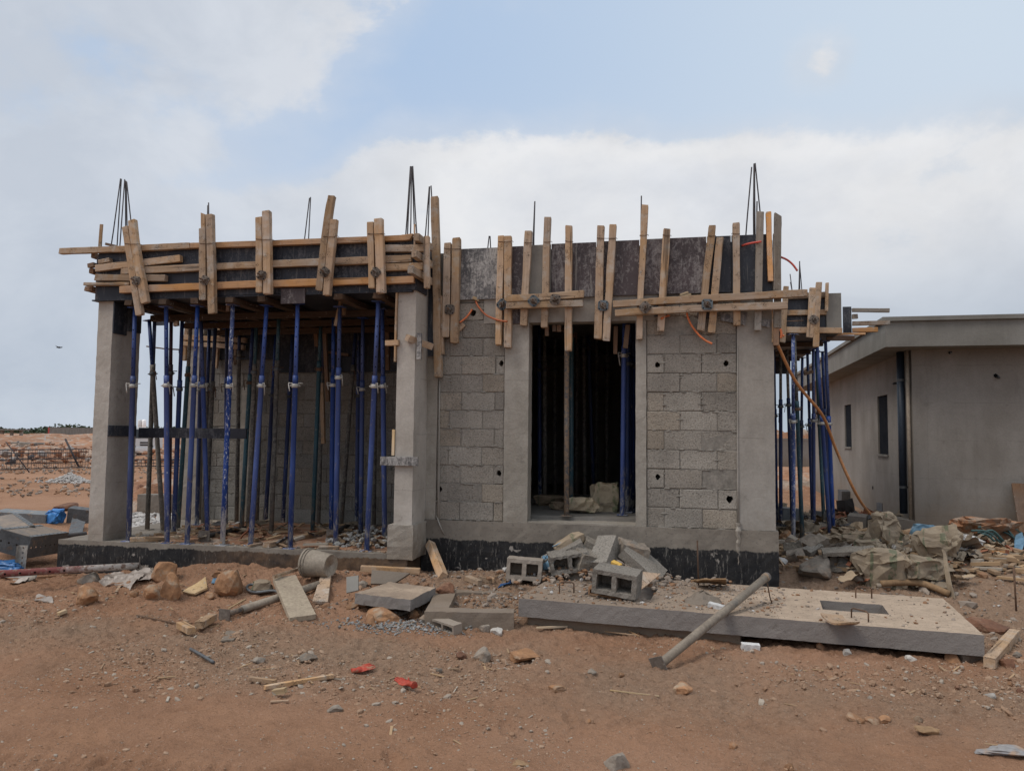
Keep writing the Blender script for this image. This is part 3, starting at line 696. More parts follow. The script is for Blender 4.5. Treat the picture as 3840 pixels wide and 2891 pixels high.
cast('edge_beam', (xcl, YH+.004, z12+.002), (xcr, YH+.19, 3.63), 'conc_dark', .15, .004)
cast('plinth', (XL-.02, YH-.03, -.35), (XR+.025, YH+.3, FLH-.003), 'tar_main', .06, .007)
MB().box((XL+.2, YH+.3, .2), (XR-.1, 15.2, FLH+.052)).build('floor_slab', M['conc_dark'], house)
cast('door_sill', (xd0+.003, YH-.012, FLH-.002), (xd1-.003, YH+.32, FLH+.012), 'conc_rough', .06, .006)
# --- room sides, back and roof deck
aw, bw = block_wall(YH+.26, 15.2, FLH, 12, pitch, 0, .2, (YH+.4, YH+.6), .395)
def turn(mb, fn):
    mb.v = [Vector(fn(v)) for v in mb.v]; return mb
turn(aw, lambda v: (XR-.004-v.y, v.x, v.z)); turn(bw, lambda v: (XR-.004-v.y, v.x, v.z))
H(aw, 'block_wall', 'block_in', fix=True); H(bw, 'mortar_bed', 'mortar', fix=True)
MB().box((XL, YH+.252, -.2), (XL+.2, 15.2, 3.1)).build('side_wall', M['block_in'], house)
MB().box((XL+.2, 15.0, .3), (XR-.205, 15.2, 3.1)).build('back_wall', M['block_in'], house)
MB().box((XL+.01, YH+.2, 3.102), (XR-.01, 15.25, 3.60)).build('roof_deck', M['conc_dark'], house)
MB().box((XR+.02, YH+.3, -.3), (XR+.06, 15.2, FLH-.03)).build('side_plinth', M['tar_main'], house)
# --- porch
xpl = onY((372, 1108), YP).x
cast('porch_slab', (onY((222, 2050), YP).x, YP-.02, -.45), (XL-.03, YB+.2, FLP), 'tar_porch', .07, .010)
cl = cast('porch_column', (xpl, YP, FLP), (xpl+.205, YP+.50, 3.62), 'conc_pale', .06, .006)
xm0, xm1 = onY((1489, 1400), YP).x, onY((1556, 1400), YP).x
cm = cast('porch_column', (xm0, YP-.01, FLP), (xm1, YH-.008, 3.62), 'conc_pale', .09, .005)
cast('column_footing', (onY((1457, 2000), YP).x, YP-.035, FLP-.05), (xm1+.025, YH-.035, .53), 'conc_rough', .06, .012)
a_, b_ = block_wall(-7.25, XL-.01, FLP, 14, .2, YB, .2, (-7.2, -7.0), .40, [(-3.25, 1.75, .03), (-3.2, 2.45, .04), (-4.3, 2.3, .03)])
H(a_, 'block_wall', 'block_in'); H(b_, 'mortar_bed', 'mortar')
x0 = onY((690, 1700), YB-.12).x
cast('porch_column', (x0, YB-.13, FLP), (x0+.26, YB+.1, 3.1), 'conc_rough', .06, .012)
x0 = onY((902, 1600), YB-.06).x
cast('porch_column', (x0, YB-.05, FLP), (x0+.17, YB+.1, 2.2), 'conc_rough', .06, .008)
MB().box((xpl+.21, YP+.01, 3.132), (XL-.01, YB+.25, 3.60)).build('porch_deck', M['conc_dark'], house)
# --- back wall head and its formwork
MB().box((-7.25, YB+.01, 3.012), (XL-.01, YB+.19, 3.6)).build('edge_beam', M['conc_dark'], house)
# --- mortar runs on the room front
def bead(pts, r):
    P = [onY(p, YH-.012) for p in pts]; mb = MB().tube(P, r, 7)
    for v_ in mb.v: v_ += mnoise.noise_vector(v_*14)*.006
    mb.build('mortar_run', M['conc'], house, smooth=True)
bead([(1648,1430),(1647,1600),(1645,1800),(1644,1952)], [.010,.008,.012,.012])
bead([(2765,1300),(2766,1500),(2767,1800),(2768,1960)], [.006,.007,.012,.014])
P_ = [onY(p, YH-.026) for p in ((2768,1962),(2767,2040),(2768,2110),(2770,2165))]
P_ = [P_[0].lerp(P_[-1], k/14)+Vector((rnd.uniform(-.008,.008), .006+.006*k/14, 0)) for k in range(15)]
mb_ = MB().tube(P_, [.030*(1-k/16)*rnd.uniform(.5,1.2)+.004 for k in range(15)], 7)
for v_ in mb_.v: v_ += mnoise.noise_vector(v_*22)*.009
mb_.build('mortar_run', M['conc_rough'], house)
P_ = [onY(p, YH-.036) for p in ((1637,1935),(1650,1970),(1665,2003))]
MB().tube(P_, [.006,.01,.008], 6).build('mortar_run', M['conc'], house, smooth=True)
# --- starter bars
def bars(fr, segs, Y, col=None, dY=.12, zb=3.4):
    for x0_, y0_, x1_, y1_ in segs:
        Yb = Y+rnd.uniform(-dY, dY); P0 = onY(q(fr, x0_, y0_), Y); P1 = onY(q(fr, x1_, y1_), Yb); d = (P1-P0)
        P1 = P0+d*((zb-P0.z)/d.z); mid = P0.lerp(P1, .5)+Vector((rnd.uniform(-.006,.006), 0, 0))
        MB().tube([P0, mid, P1], .0075, 7).build('rebar', M['rebar'], house, smooth=True)
bars('A', [(600,168,517,745),(607,170,570,765),(637,175,594,765),(643,185,645,600),(650,190,657,600),(655,197,690,540)], YP+.25)
bars('A', [(1385,383,1385,490),(1378,407,1375,490)], YP+.3, dY=.05)
bars('B', [(620,340,578,700),(630,333,610,700)], YP+1.3, dY=.05)
bars('B', [(1520,60,1478,655),(1525,58,1497,655),(1530,66,1520,655),(1536,60,1555,660),(1541,57,1580,660)], YP+.25)
bars('B', [(1688,240,1655,680),(1692,238,1677,680),(1704,230,1711,335)], YH+.12, dY=.06)
bars('C', [(795,680,787,765),(803,680,807,765)], YH+.6, dY=.05)
bars('C', [(1203,370,1197,745),(1202,374,1185,745)], YH+.3, dY=.05)
bars('E', [(488,322,488,700)], YH+.15, dY=.02)
bars('E', [(1472,65,1422,665),(1493,35,1493,650),(1503,30,1548,465),(1497,34,1500,650),(1520,370,1517,640)], YH+.15, dY=.08)
# ================================================================ PORCH FORMWORK
G1, G2, G3 = 'upright timber pairs on the porch formwork', 'horizontal timber walers on the porch formwork', 'black plywood formwork panels'
yf = YP-.05
def panel(fr, x0, x1, y, z0, z1, Y, mat, label, t=.018, name='plywood_sheet'):
    a, b = onY(q(fr, x0, y), Y).x, onY(q(fr, x1, y), Y).x
    return tag(MB().box((a, Y, z0), (b, Y+t, z1)).build(name, M[mat], bevel=.0015), label, 'formwork panel', G3)
zt = 3.675
panel('A', 400, 1375, 950, 3.105, zt+.035, yf, 'ply', 'long black plywood panel at the left end of the porch formwork')
panel('A', 1377, 2040, 950, 3.11, zt+.035, yf, 'ply', 'black plywood panel between the second and third timber pairs of the porch')
panel('B', 377, 583, 950, 3.10, zt+.033, yf, 'ply', 'narrow black plywood strip between two seams left of the fourth timber pair')
panel('B', 585, 1160, 950, 3.105, zt+.035, yf, 'ply', 'black plywood panel behind the leaning fourth timber pair of the porch')
panel('B', 1162, 1570, 950, 3.108, zt+.03, yf, 'ply', 'black plywood panel at the right end of the porch formwork')
P0 = onY(q('B', 366, 1150), yf-.02); P1 = onY(q('B', 578, 1278), yf-.02)
tag(MB().box((P0.x, yf-.02, P1.z), (P1.x, yf-.004, P0.z)).build('plywood_offcut', M['ply_scuff'], bevel=.0015), 'square brown plywood offcut hanging below the porch formwork edge', 'formwork panel')
# soffit boards and joists
tag(MB().box((xpl-.05, YP-.06, 3.088), (XL-.02, YP+.32, 3.104)).build('soffit_board', M['ply'], bevel=.001), 'dark plywood soffit board under the front edge of the porch formwork', 'formwork panel')
tag(MB().box((xpl+.1, YP+.33, 3.112), (XL-.02, YB-.02, 3.130)).build('soffit_board', M['ply_blue'], bevel=.001), 'large dark plywood deck forming the porch ceiling', 'formwork panel')
jx = [('A',685,'first'),('A',990,'second'),('A',1270,'third'),('A',1580,'fourth'),('B',200,'fifth'),('B',885,'seventh'),('B',1232,'last')]
for fr, x, nm in jx:
    xx = onY(q(fr, x, 1230), YP-.06).x
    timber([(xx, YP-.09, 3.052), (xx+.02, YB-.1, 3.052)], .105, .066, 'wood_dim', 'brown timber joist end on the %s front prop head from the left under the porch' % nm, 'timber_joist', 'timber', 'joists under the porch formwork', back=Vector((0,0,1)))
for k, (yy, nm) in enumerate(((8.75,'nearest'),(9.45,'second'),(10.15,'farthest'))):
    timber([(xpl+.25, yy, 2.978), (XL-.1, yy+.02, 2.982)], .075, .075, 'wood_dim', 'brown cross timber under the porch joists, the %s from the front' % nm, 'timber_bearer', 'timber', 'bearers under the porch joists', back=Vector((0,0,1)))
# walers
yw = yf-.035
W = lambda fr, pts, wz, mat, lab, t=.062, Y=yw, **k: tY(fr, pts, wz, Y, t, mat, lab, name='timber_waler', group=G2, **k)
W('A', [(65,818),(640,796),(1225,768)], 54, 'wood', 'long weathered top waler sticking out past the left porch column')
tY('A', [(1232,768),('B',150,752),('B',1440,700),('B',1548,688)], 50, yw, .06, 'wood_orange', 'orange top waler along the right of the porch formwork', name='timber_waler', group=G2, jag=.05)
W('A', [(388,970),(1140,880)], 62, 'wood', 'tilted short timber crossing behind the first upright pair of the porch')
W('A', [(320,949),(372,935)], 40, 'wood_brown', 'short dark timber end poking out left below the top waler')
W('A', [(415,915),(513,895)], 34, 'wood', 'short timber stub ending right of the left porch corner')
tY('A', [(618,997),('B',140,937),('B',1530,882)], 60, yw, .06, 'wood', 'long middle waler across the porch formwork', name='timber_waler', group=G2)
W('A', [(385,1053),(1010,1057)], 58, 'wood', 'short level timber at the nut of the first upright pair of the porch')
W('A', [(285,1110),(690,1108)], 28, 'wood', 'thin split lath pointing left below the first nut plate of the porch')
tY('A', [(603,1160),('B',140,1110),('B',1555,1070)], 62, yw, .06, 'wood_orange', 'orange bottom waler along the porch formwork with red painted end', name='timber_waler', group=G2)
W('B', [(1288,795),(1650,790)], 64, 'wood', 'upper of three short timbers right of the last porch pair')
W('B', [(1292,888),(1526,880)], 58, 'wood', 'middle of three short timbers right of the last porch pair')
W('B', [(1298,962),(1636,953)], 60, 'wood', 'lowest of three short timbers right of the last porch pair')
# upright pairs
yv = yw-.069
V = lambda fr, pts, wz, mat, lab, t=.066, Y=yv, g=G1, **k: tY(fr, pts, wz, Y, t, mat, lab, group=g, **k)
V('A', [(775,1385),(650,600)], 60, 'wood_tan', 'leaning left stick of the first porch pair, reaching lowest over the blue prop')
V('A', [(825,1278),(775,1000),(730,740),(708,540)], 66, 'wood', 'leaning right stick of the first porch pair with rounded ends')
V('A', [(1342,1250),(1340,615)], 62, 'wood', 'left stick of the second porch pair with a stepped broken top', jag=.0)
tY('A', [(1343,650),(1341,475)], 40, yv+.012, .045, 'wood', 'narrow split stub above the stepped stick of the second porch pair', group=G1, jag=.03)
V('A', [(1422,1370),(1412,900),(1400,490)], 64, 'wood', 'right stick of the second porch pair hanging well below the formwork')
V('B', [(180,1183),(178,518)], 60, 'wood', 'shorter left stick of the third porch pair')
V('B', [(252,1195),(240,460)], 72, 'wood', 'thicker right stick of the third porch pair with rounded top')
V('B', [(712,1165),(765,700),(800,440),(822,325)], 62, 'wood', 'tall crooked left stick of the fourth porch pair')
V('B', [(778,1210),(842,535)], 64, 'wood_tan', 'leaning right stick of the fourth porch pair')
V('B', [(1182,1145),(1168,560)], 58, 'wood', 'thin left stick of the fifth porch pair')
V('B', [(1262,1185),(1238,528)], 78, 'wood_tan', 'thick right stick of the fifth porch pair')
for fr, x, y, r, lab in (('A',740,1078,8,'first'),('A',1352,1075,25,'second'),('B',195,1030,12,'third'),('B',757,1000,38,'fourth'),('B',1212,1005,42,'fifth')):
    wing_plate(fr, x, y, yv-.036, r, 'plate_rust', 'rusty nut plate clamping the %s porch timber pair' % lab)
# ends of the side formwork
for (x0_,y0_,x1_,y1_,w_,lab) in ((1575,690,1700,758,70,'top'),(1552,835,1705,905,66,'second'),(1518,975,1705,1050,70,'third')):
    A_ = onX(q('B', x0_, y0_), XL+.07); Pb = onX(q('B', x1_, y1_), XL+.07)
    Pb.y = min(max(Pb.y, A_.y+.4), YH-.16); A_.y = min(A_.y, Pb.y-.35); Pb.z = A_.z-.0
    timber([A_, Pb], wpx(A_, w_*.42), .06, 'wood', '%s of the stub timbers running back along the right end of the porch beam' % lab, 'timber_waler', 'timber', 'stub timbers at the right porch end', back=Vector((1,0,0)))
tY('B', [(1668,1145),(1668,685)], 46, yw-.02, .05, 'wood', 'single upright stick at the right end of the porch beam', group=G1)
for (x, y, w_, lab) in ((378,855,42,'upper'),(362,992,48,'middle'),(335,1150,80,'lower')):
    P = onY(q('A', x, y), YP-.02); timber([P+Vector((-.02,-.02,0)), P+Vector((-.02,1.2,0))], wpx(P, w_*.42), .06, 'wood_brown', '%s dark timber end at the left side of the porch formwork' % lab, 'timber_waler', 'timber', 'side timbers at the left porch end', back=Vector((0,0,1)))
P0 = onY(q('A', 408, 845), YP-.03); P1 = onY(q('A', 402, 1260), YP-.03)
tag(MB().box((P0.x-.012, YP-.05, P1.z), (P0.x+.012, YP+2.2, zt-.03)).build('plywood_sheet', M['ply_scuff'], bevel=.001), 'plywood side panel seen edge on at the left porch end', 'formwork panel', G3)
tag(MB().box((XL+.012, YP-.04, 3.11), (XL+.03, YH-.13, zt-.03)).build('plywood_sheet', M['ply'], bevel=.001), 'dark plywood side panel at the right porch end', 'formwork panel', G3)
tY('A', [(416,775),(430,575)], 28, YP+.1, .02, 'wood_tan', 'thin upright lath standing at the left end of the porch roof', name='wood_lath', cat='lath')
tY('B', [(1557,770),(1557,575)], 15, YP-.08, .012, 'wood_tan', 'thin pale lath below the tall starter bars', name='wood_lath', cat='lath')
P = onY(q('A', 505, 755), YP-.03); timber([P+Vector((-.06,0,.01)), P+Vector((.07,.03,-.02))], .03, .03, 'wood_brown', 'small wood wedge lying on the top waler near the starter bars', 'wood_wedge', 'wood offcut')
# formwork of the beam over the porch back wall
ybf = YB-.03
for k, (xa, xb, nm) in enumerate(((-7.1,-5.9,'left'),(-5.89,-4.6,'middle'),(-4.59,XL-.03,'right'))):
    tag(MB().box((xa, ybf, 2.42 if k else 2.62), (xb, ybf+.018, 3.10)).build('plywood_sheet', M['ply']), 'dark plywood sheet over the top of the porch back wall, the %s one' % nm, 'formwork panel', G3)
for (pts, w_, lab) in (([(985,690),(1970,735)],78,'upper'),([(985,785),(1945,845)],72,'lower')):
    tY('M', pts, w_, ybf-.11, .06, 'wood_tan', '%s of two short walers at the left of the porch back wall' % lab, name='timber_waler', group='timbers at the porch back wall')
for (x0_,y0_,x1_,y1_,w_,lab) in ((1005,1050,1060,380,62,'left'),(1215,1110,1260,600,40,'second'),(1500,1165,1560,520,45,'third'),(1800,1110,1818,580,34,'right')):
    tY('M', [(x0_,y0_),(x1_,y1_)], w_, ybf-.05, .05, 'wood_tan', '%s upright stick behind the two short walers on the porch back wall' % lab, group='timbers at the porch back wall')
for (f,x0_,y0_,x1_,y1_,w_,Y_,mat,lab) in (('a',785,965,745,130,34,10.3,'wood_brown','long brown batten hanging beside the rust collared teal prop'),('a',745,1340,730,800,34,10.1,'wood_tan','tan batten standing low behind the rust collared teal prop'),('O',1245,575,1330,170,50,8.5,'wood_tan','tapered wood wedge behind the highest collar prop'),('O',1360,410,1370,300,36,8.6,'wood_tan','small pale wedge right of the tapered one'),
    ('O',490,400,600,640,60,10.2,'wood_brown','slanted brown brace under the porch ceiling left'),('O',920,330,960,880,60,10.3,'wood_brown','upright brown brace left of the rust collared prop'),('O',2030,1240,2020,380,60,10.2,'wood_brown','dim brown upright at the right of the porch back wall'),('O',1070,960,1440,1010,40,10.4,'wood_brown','short brown batten on the porch back wall'),
    ('O',700,580,1410,580,60,10.45,'wood_brown','dim brown waler high on the porch back wall'),('M',1690,280,1700,130,50,8.3,'wood_brown','brown packing piece beside the fourth joist end'),('M',880,510,880,340,75,9.9,'wood_brown','brown timber end against the sky by the left props')):
    tY(f, [(x0_,y0_),(x1_,y1_)], w_, Y_, .05, mat, lab, group='loose timbers under the porch ceiling')
P0 = onY(q('M', 640, 270), 10.0); tag(MB().box((P0.x-.10, 10.0, P0.z-.22), (P0.x+.06, 10.018, P0.z+.05)).build('plywood_offcut', M['ply_blue']), 'small dark plywood flap against the sky by the second front prop', 'formwork panel')
a_ = onY(q('M', 415, 828), 9.6); b_ = onY(q('M', 920, 878), 9.6); tag(MB().tube([a_, a_.lerp(b_,.6)+Vector((0,0,-.01)), b_, b_+Vector((.01,0,-.05))], .011, 6).build('tie_rod', M['rust'], smooth=True), 'thin rusty rod sticking out level between the left props', 'rod')
# black clamp boards on the left column, and the long board behind it
Pa = onX((388, 1590), xpl+.21); 
tag(MB().box((xpl+.207, YP-.005, 1.455), (xpl+.219, YP+.49, 1.585)).build('clamp_board', M['ply_blue'], bevel=.001), 'black plywood strip across the side of the left porch column', 'board')
tag(MB().box((xpl+.23, YP+.515, 1.44), (onY((925, 1620), YP+.53).x, YP+.54, 1.565)).build('long_board', M['ply'], bevel=.001), 'long dark board behind the props running right from the left column', 'board')
za = onX(q('P', 300, 255), xpl+.21).z
for (ya, yb_, z0_, lab) in ((.0,.24,2.70,'left'),(.25,.50,2.76,'right')):
    tag(MB().box((xpl+.206, YP+ya, z0_), (xpl+.222, YP+yb_-.005, 3.085)).build('plywood_offcut', M['ply_blue'], bevel=.001), 'black plywood piece under the beam on the left porch column, %s half' % lab, 'formwork panel')
# strips round the middle column
tY('a', [(1385,610),(1392,300),(1402,-2)], 14, YP-.02, .05, 'wood_tan', 'thin plank on edge along the left of the middle column', name='wood_lath', cat='lath')
tY('a', [(1366,1445),(1372,1215)], 24, YP-.01, .03, 'wood_pale', 'short pale lath low on the left of the middle column', name='wood_lath', cat='lath')
P0 = onY(q('a', 1250, 1455), YP-.05); P1 = onY(q('a', 1582, 1540), YP-.05)
tag(MB().box((P0.x, YP-.05, P1.z), (P1.x, YP-.014, P0.z)).build('clamp_board', M['ply_white'], bevel=.002), 'short cement splashed board nailed across the middle column', 'board')
A_ = onY(q('B', 1492, 1585), YP-.07); B_ = onY((1616, 1300), YP+.22)
timber([A_, B_], .075, .075, 'wood', 'rough log end jutting out in front of the middle column', 'timber_stub', 'timber')
A_ = onY((1447, 1287), YP-.02); timber([A_, A_+Vector((.16,.0,.004))], .062, .06, 'wood_tan', 'short timber stub ending left of the middle column top', 'timber_stub', 'timber')
A_ = onY(q('a', 1600, 355), YP-.03); B_ = onY(q('a', 1592, 590), YP-.03)
tag(MB().box((A_.x-.022, YP-.05, B_.z), (A_.x+.028, YP-.0145, A_.z)).build('clamp_board', M['ply_white'], bevel=.001), 'small upright board behind the jutting log on the middle column', 'board')
# ================================================================ ROOM FORMWORK
G4, G5 = 'upright timbers on the room formwork', 'horizontal timbers clamping the room formwork'
yq = YH-.032
pz = lambda x: 3.672-.0*x
def pan2(n0, n1, z0, z1, mat, lab, Y=yq, t=.018): 
    a, b = onY((n0, 1000), Y).x, onY((n1, 1000), Y).x
    return tag(MB().box((a+.002, Y+rnd.uniform(-.002,.002), z0), (b-.002, Y+t, z1)).build('plywood_sheet', M[mat], bevel=.0015), lab, 'formwork panel', G3)
pan2(1592, 1648, 2.42, 3.66, 'ply_blue', 'dark plywood strip beside the tall post at the room corner')
pan2(1726, 1880, 3.07, 3.665, 'ply_white', 'cement splashed grey plywood panel between the first two timber pairs of the room')
pan2(1881, 1962, 3.06, 3.67, 'ply_scuff', 'narrow dark scuffed panel right of the second timber pair of the room')
pan2(1963, 2066, 2.99, 3.675, 'ply_conc', 'narrow concrete coloured panel above the left of the doorway')
pan2(2067, 2236, 3.065, 3.68, 'ply_scuff', 'brown black plywood panel above the doorway middle')
pan2(2237, 2398, 3.07, 3.685, 'ply_scuff', 'scuffed plywood panel left of the tall stick with a bar above the door')
pan2(2399, 2650, 3.075, 3.69, 'ply_scuff', 'wide scuffed brown plywood panel on the right of the room formwork')
pan2(2651, 2742, 3.075, 3.69, 'ply', 'black plywood panel behind the close leaning pair on the right')
pan2(2743, 2896, 3.07, 3.69, 'ply_blue', 'blue black plywood panel at the right corner of the room')
pan2(1920, 1975, 2.78, 2.985, 'ply_scuff', 'small dark plywood scrap beneath the paired walers left of the doorway', Y=YH-.03)
pan2(2450, 2495, 2.83, 3.03, 'ply', 'dark plywood scrap behind the stick at the right door jamb', Y=YH-.03)
pan2(2612, 2690, 2.80, 3.0, 'ply_scuff', 'dark plywood scrap between the two leaning sticks on the right', Y=YH-.03)
for fr, c, mat, lab in (('I', [(1295,455),(1300,560),(1640,625),(1665,450)], 'ply_white', 'tilted cement stained plywood scrap under the right walers'), ('I', [(1862,545),(1868,635),(1972,655),(1990,555)], 'ply_white', 'little tilted plywood scrap beside the grey upright at the right corner')):
    pts = [onY(q(fr, x, y), YH-.032) for x, y in c]
    tag(MB().prism(pts, (0,.016,0)).build('plywood_offcut', M[mat], fix=True), lab, 'formwork panel')
yu = yq-.036
U_ = lambda fr, pts, wz, mat, lab, t=.066, Y=yu, **k: tY(fr, pts, wz, Y, t, mat, lab, group=G4, **k)
U_('C', [('G',258,1322),('G',240,700),('C',330,1000),('C',312,335)], 68, 'wood', 'tall thick post at the left corner of the room, reaching far above the formwork', Y=YH-.075, t=.075)
U_('C', [('G',322,985),('G',305,500),('G',300,120)], 24, 'wood', 'slim splintered batten beside the tall corner post', Y=YH-.06, t=.05)
U_('C', [(412,1580),(428,745)], 64, 'wood', 'left stick of the first timber pair of the room')
U_('C', [(488,1632),(507,703)], 72, 'wood_tan', 'right stick of the first timber pair of the room')
U_('C', [('G',1148,850),('C',905,682)], 56, 'wood_tan', 'left stick of the second timber pair of the room')
U_('C', [('G',1290,885),('C',965,685)], 66, 'wood_tan', 'right stick of the second timber pair of the room')
U_('C', [(1105,1475),(1147,637)], 64, 'wood', 'slightly leaning stick with a split foot left of the doorway')
U_('C', [(1288,1495),(1300,1200),(1308,800),(1320,515)], 60, 'wood', 'stick with a worn rounded top above the left side of the doorway')
U_('C', [('H',454,325),('C',1507,590)], 58, 'wood_tan', 'long stick hanging into the doorway above the rusty prop')
U_('E', [(102,1600),(128,592)], 66, 'wood_tan', 'left stick of the pair over the right half of the doorway')
U_('E', [(175,1612),(237,580)], 64, 'wood', 'right stick of the pair over the right half of the doorway')
U_('E', [(470,1600),(480,1200),(505,760),(522,408)], 56, 'wood', 'tall stick with a single bar beside it over the right door jamb')
U_('E', [(660,1525),(717,620)], 64, 'wood_tan', 'single stick right of the tall one over the door jamb')
U_('E', [(1015,1525),(1120,590)], 62, 'wood', 'taller left stick of the leaning pair on the right')
U_('E', [(1113,1540),(1188,697)], 64, 'wood_tan', 'shorter right stick of the leaning pair on the right')
U_('E', [(1340,1475),(1332,568)], 60, 'wood', 'stick with a wired rounded top right of the leaning pair')
U_('E', [(1525,1520),(1547,465)], 60, 'wood_grey', 'cement grey stick below the starter bars at the right corner')
U_('E', [(1640,1083),(1620,470)], 44, 'wood_orange', 'short orange batten at the right corner of the room formwork')
U_('E', [(1702,1500),(1700,900),(1705,475)], 60, 'wood_grey', 'grey stick with a broken top at the far right corner of the room', jag=.06)
U_('E', [(1674,1165),(1672,660)], 16, 'wood_grey', 'narrow grey splinter against the broken topped corner stick')
U_('I', [(2062,905),(2068,660)], 72, 'wood_brown', 'short brown block of timber low on the right room corner', Y=YH-.06)
U_('I', [(2018,860),(2015,420)], 18, 'wood_tan', 'thin upright lath on the right edge of the room column', Y=YH-.04, t=.03)
yx = yu-.068
Wm = lambda fr, pts, wz, mat, lab: tY(fr, pts, wz, yx, .064, mat, lab, name='timber_waler', group=G5)
Wm('C', [(958,1240),(1300,1225),(1640,1198)], 62, 'wood', 'upper of the two short clamping timbers left of the door')
Wm('C', [(950,1302),(1632,1281)], 56, 'wood', 'lower of the two short clamping timbers left of the door')
Wm('E', [(238,1287),(800,1252),('F',200,1222),('F',775,1188)], 62, 'wood_tan', 'upper long clamping timber on the right, reaching past the room corner')
Wm('E', [(255,1368),(1000,1325),('F',600,1300)], 60, 'wood', 'lower long clamping timber on the right of the room')
for fr, x, y, r, mat, Y, lab in (('C',443,1335,2,'plate_rust',yu,'rusty nut plate on the first timber pair of the room'),('C',912,1290,42,'plate_blue',yu,'blue grey diamond nut plate on the second timber pair of the room'),
    ('C',1192,1258,40,'plate_blue',yx,'left nut plate on the short clamping timbers'),('C',1385,1245,12,'plate_rust',yx,'right nut plate on the short clamping timbers'),
    ('E',147,1300,3,'plate_blue',yu,'square nut plate on the pair over the doorway'),('E',522,1315,45,'plate_rust',yx,'diamond nut plate at the left of the long clamping timbers'),('E',1075,1290,2,'plate_blue',yx,'square blue nut plate in the middle of the long clamping timbers')):
    wing_plate(fr, x, y, Y-.036, r, mat, lab, .115)
# wire ties round the sticks
for fr, x0_, x1_, y_, Y in (('A',640,765,745,yv),('A',1310,1430,745,yv),('B',145,285,705,yv),('B',745,865,682,yv),('B',1142,1278,660,yv),('C',395,540,788,yu),('C',880,1000,728,yu),('C',1115,1178,738,yu),('C',1290,1348,733,yu),('C',1478,1536,722,yu),('E',95,265,697,yu),('E',478,545,672,yu),('E',684,748,668,yu),('E',1090,1148,680,yu),('E',1300,1362,655,yu)):
    a = onY(q(fr, x0_-4, y_), Y-.036); b = onY(q(fr, x1_+4, y_+rnd.uniform(-8,8)), Y-.036); m_ = a.lerp(b, .5)+Vector((0,-.004,-.006))
    o = MB().tube([a+Vector((0,.045,0)), a, m_, b, b+Vector((0,.045,0))], .0032, 5).build('tie_wire', M['rust'], smooth=True)
    tag(o, 'rusty wire wound round timber tops just above the formwork edge', 'wire', 'wire ties round the upright timbers')
# conduits
def hose(pts, r, mat, lab, name='conduit', cat='conduit', sub=6):
    pts = [Vector(p) for p in pts]; out = []
    for i in range(len(pts)-1):
        p0, p1, p2, p3 = pts[max(i-1,0)], pts[i], pts[i+1], pts[min(i+2, len(pts)-1)]
        for k in range(sub):
            t = k/sub; out.append(.5*((2*p1)+(p2-p0)*t+(2*p0-5*p1+4*p2-p3)*t*t+(3*p1-p0-3*p2+p3)*t**3))
    out.append(pts[-1]); return tag(MB().tube(out, r, 10).build(name, M[mat], smooth=True), lab, cat)
cp = lambda fr, pts, Y, Y2=None: [onY(q(fr, x, y), Y+((Y2-Y)*i/(len(pts)-1) if Y2 else 0)) for i, (x, y) in enumerate(pts)]
hose(cp('G', [(765,285),(735,350),(665,440),(570,515)], YH+.03, YH-.06), .011, 'hose', 'short orange conduit drooping left from the hole in the blocks')
hose(cp('G', [(808,190),(850,280),(960,400),(1090,462),(1190,490),(1278,497)], YH-.01, YH-.16), .011, 'hose', 'orange conduit curving right from the hole onto the second timber pair')
hose(cp('E', [(735,1388),(700,1398),(665,1415)], YH-.02, YH-.13), .011, 'hose', 'short orange conduit stub on the stick right of the door')
hose(cp('E', [(893,1360),(905,1410),(935,1475),(1000,1560),(1060,1610),(1120,1640)], YH-.04, YH-.1), .011, 'hose', 'orange conduit hanging in a curve below the long clamping timbers')
hose(cp('E', [(1385,765),(1460,745),(1558,729)], YH-.04, YH-.13), .011, 'hose_red', 'straight red conduit sticking out at the top right panel')
hose(cp('F', [(520,862),(545,868),(600,893),(650,935),(690,990)], YH-.0, YH-.05), .011, 'hose_red', 'red conduit arching right from the room corner against the sky')
hose(cp('F', [(538,1508),(548,1540),(545,1590)], YH-.1), .012, 'hose', 'orange conduit end bundled at the right corner timber')
hose(cp('F', [(560,1560),(572,1575)], YH-.1), .010, 'hose', 'tiny orange conduit stub at the right corner timber', sub=2)
# broken block edge and a wood wedge at the hole
P = onY(q('G', 790, 165), YH-.03); timber([P+Vector((-.02,0,.02)), P+Vector((.05,.02,-.01))], .035, .03, 'wood_pale', 'pale wood wedge above the hole between the first two pairs', 'wood_wedge', 'wood offcut')
P = onY(q('G', 595, 575), YH-.02); timber([P+Vector((-.03,0,-.03)), P+Vector((.03,0,.03))], .06, .03, 'wood_tan', 'wood scrap behind the right stick of the first room pair', 'wood_wedge', 'wood offcut')
P = onY(q('I', 815, 205), YH-.03); timber([P+Vector((-.055,0,-.02)), P+Vector((.05,.02,.02))], .055, .035, 'wood_pale', 'pale wood chunk above the middle of the long clamping timbers', 'wood_wedge', 'wood offcut')
# wedges inside the door head
for (x0_,y0_,x1_,y1_,w_,Y,lab) in ((296,155,296,215,28,YH+.1,'narrow'),(352,150,352,182,30,YH+.12,'left stubby'),(385,150,385,184,30,YH+.12,'right stubby'),(803,160,797,348,28,YH+.15,'long tapering'),(890,150,872,305,34,YH+.15,'tilted')):
    tY('H', [(x1_,y1_),(x0_,y0_-14)], w_, Y, .03, 'wood_brown', '%s wood wedge hanging under the door head' % lab, name='wood_wedge', cat='wood offcut', group='wedges under the door head')
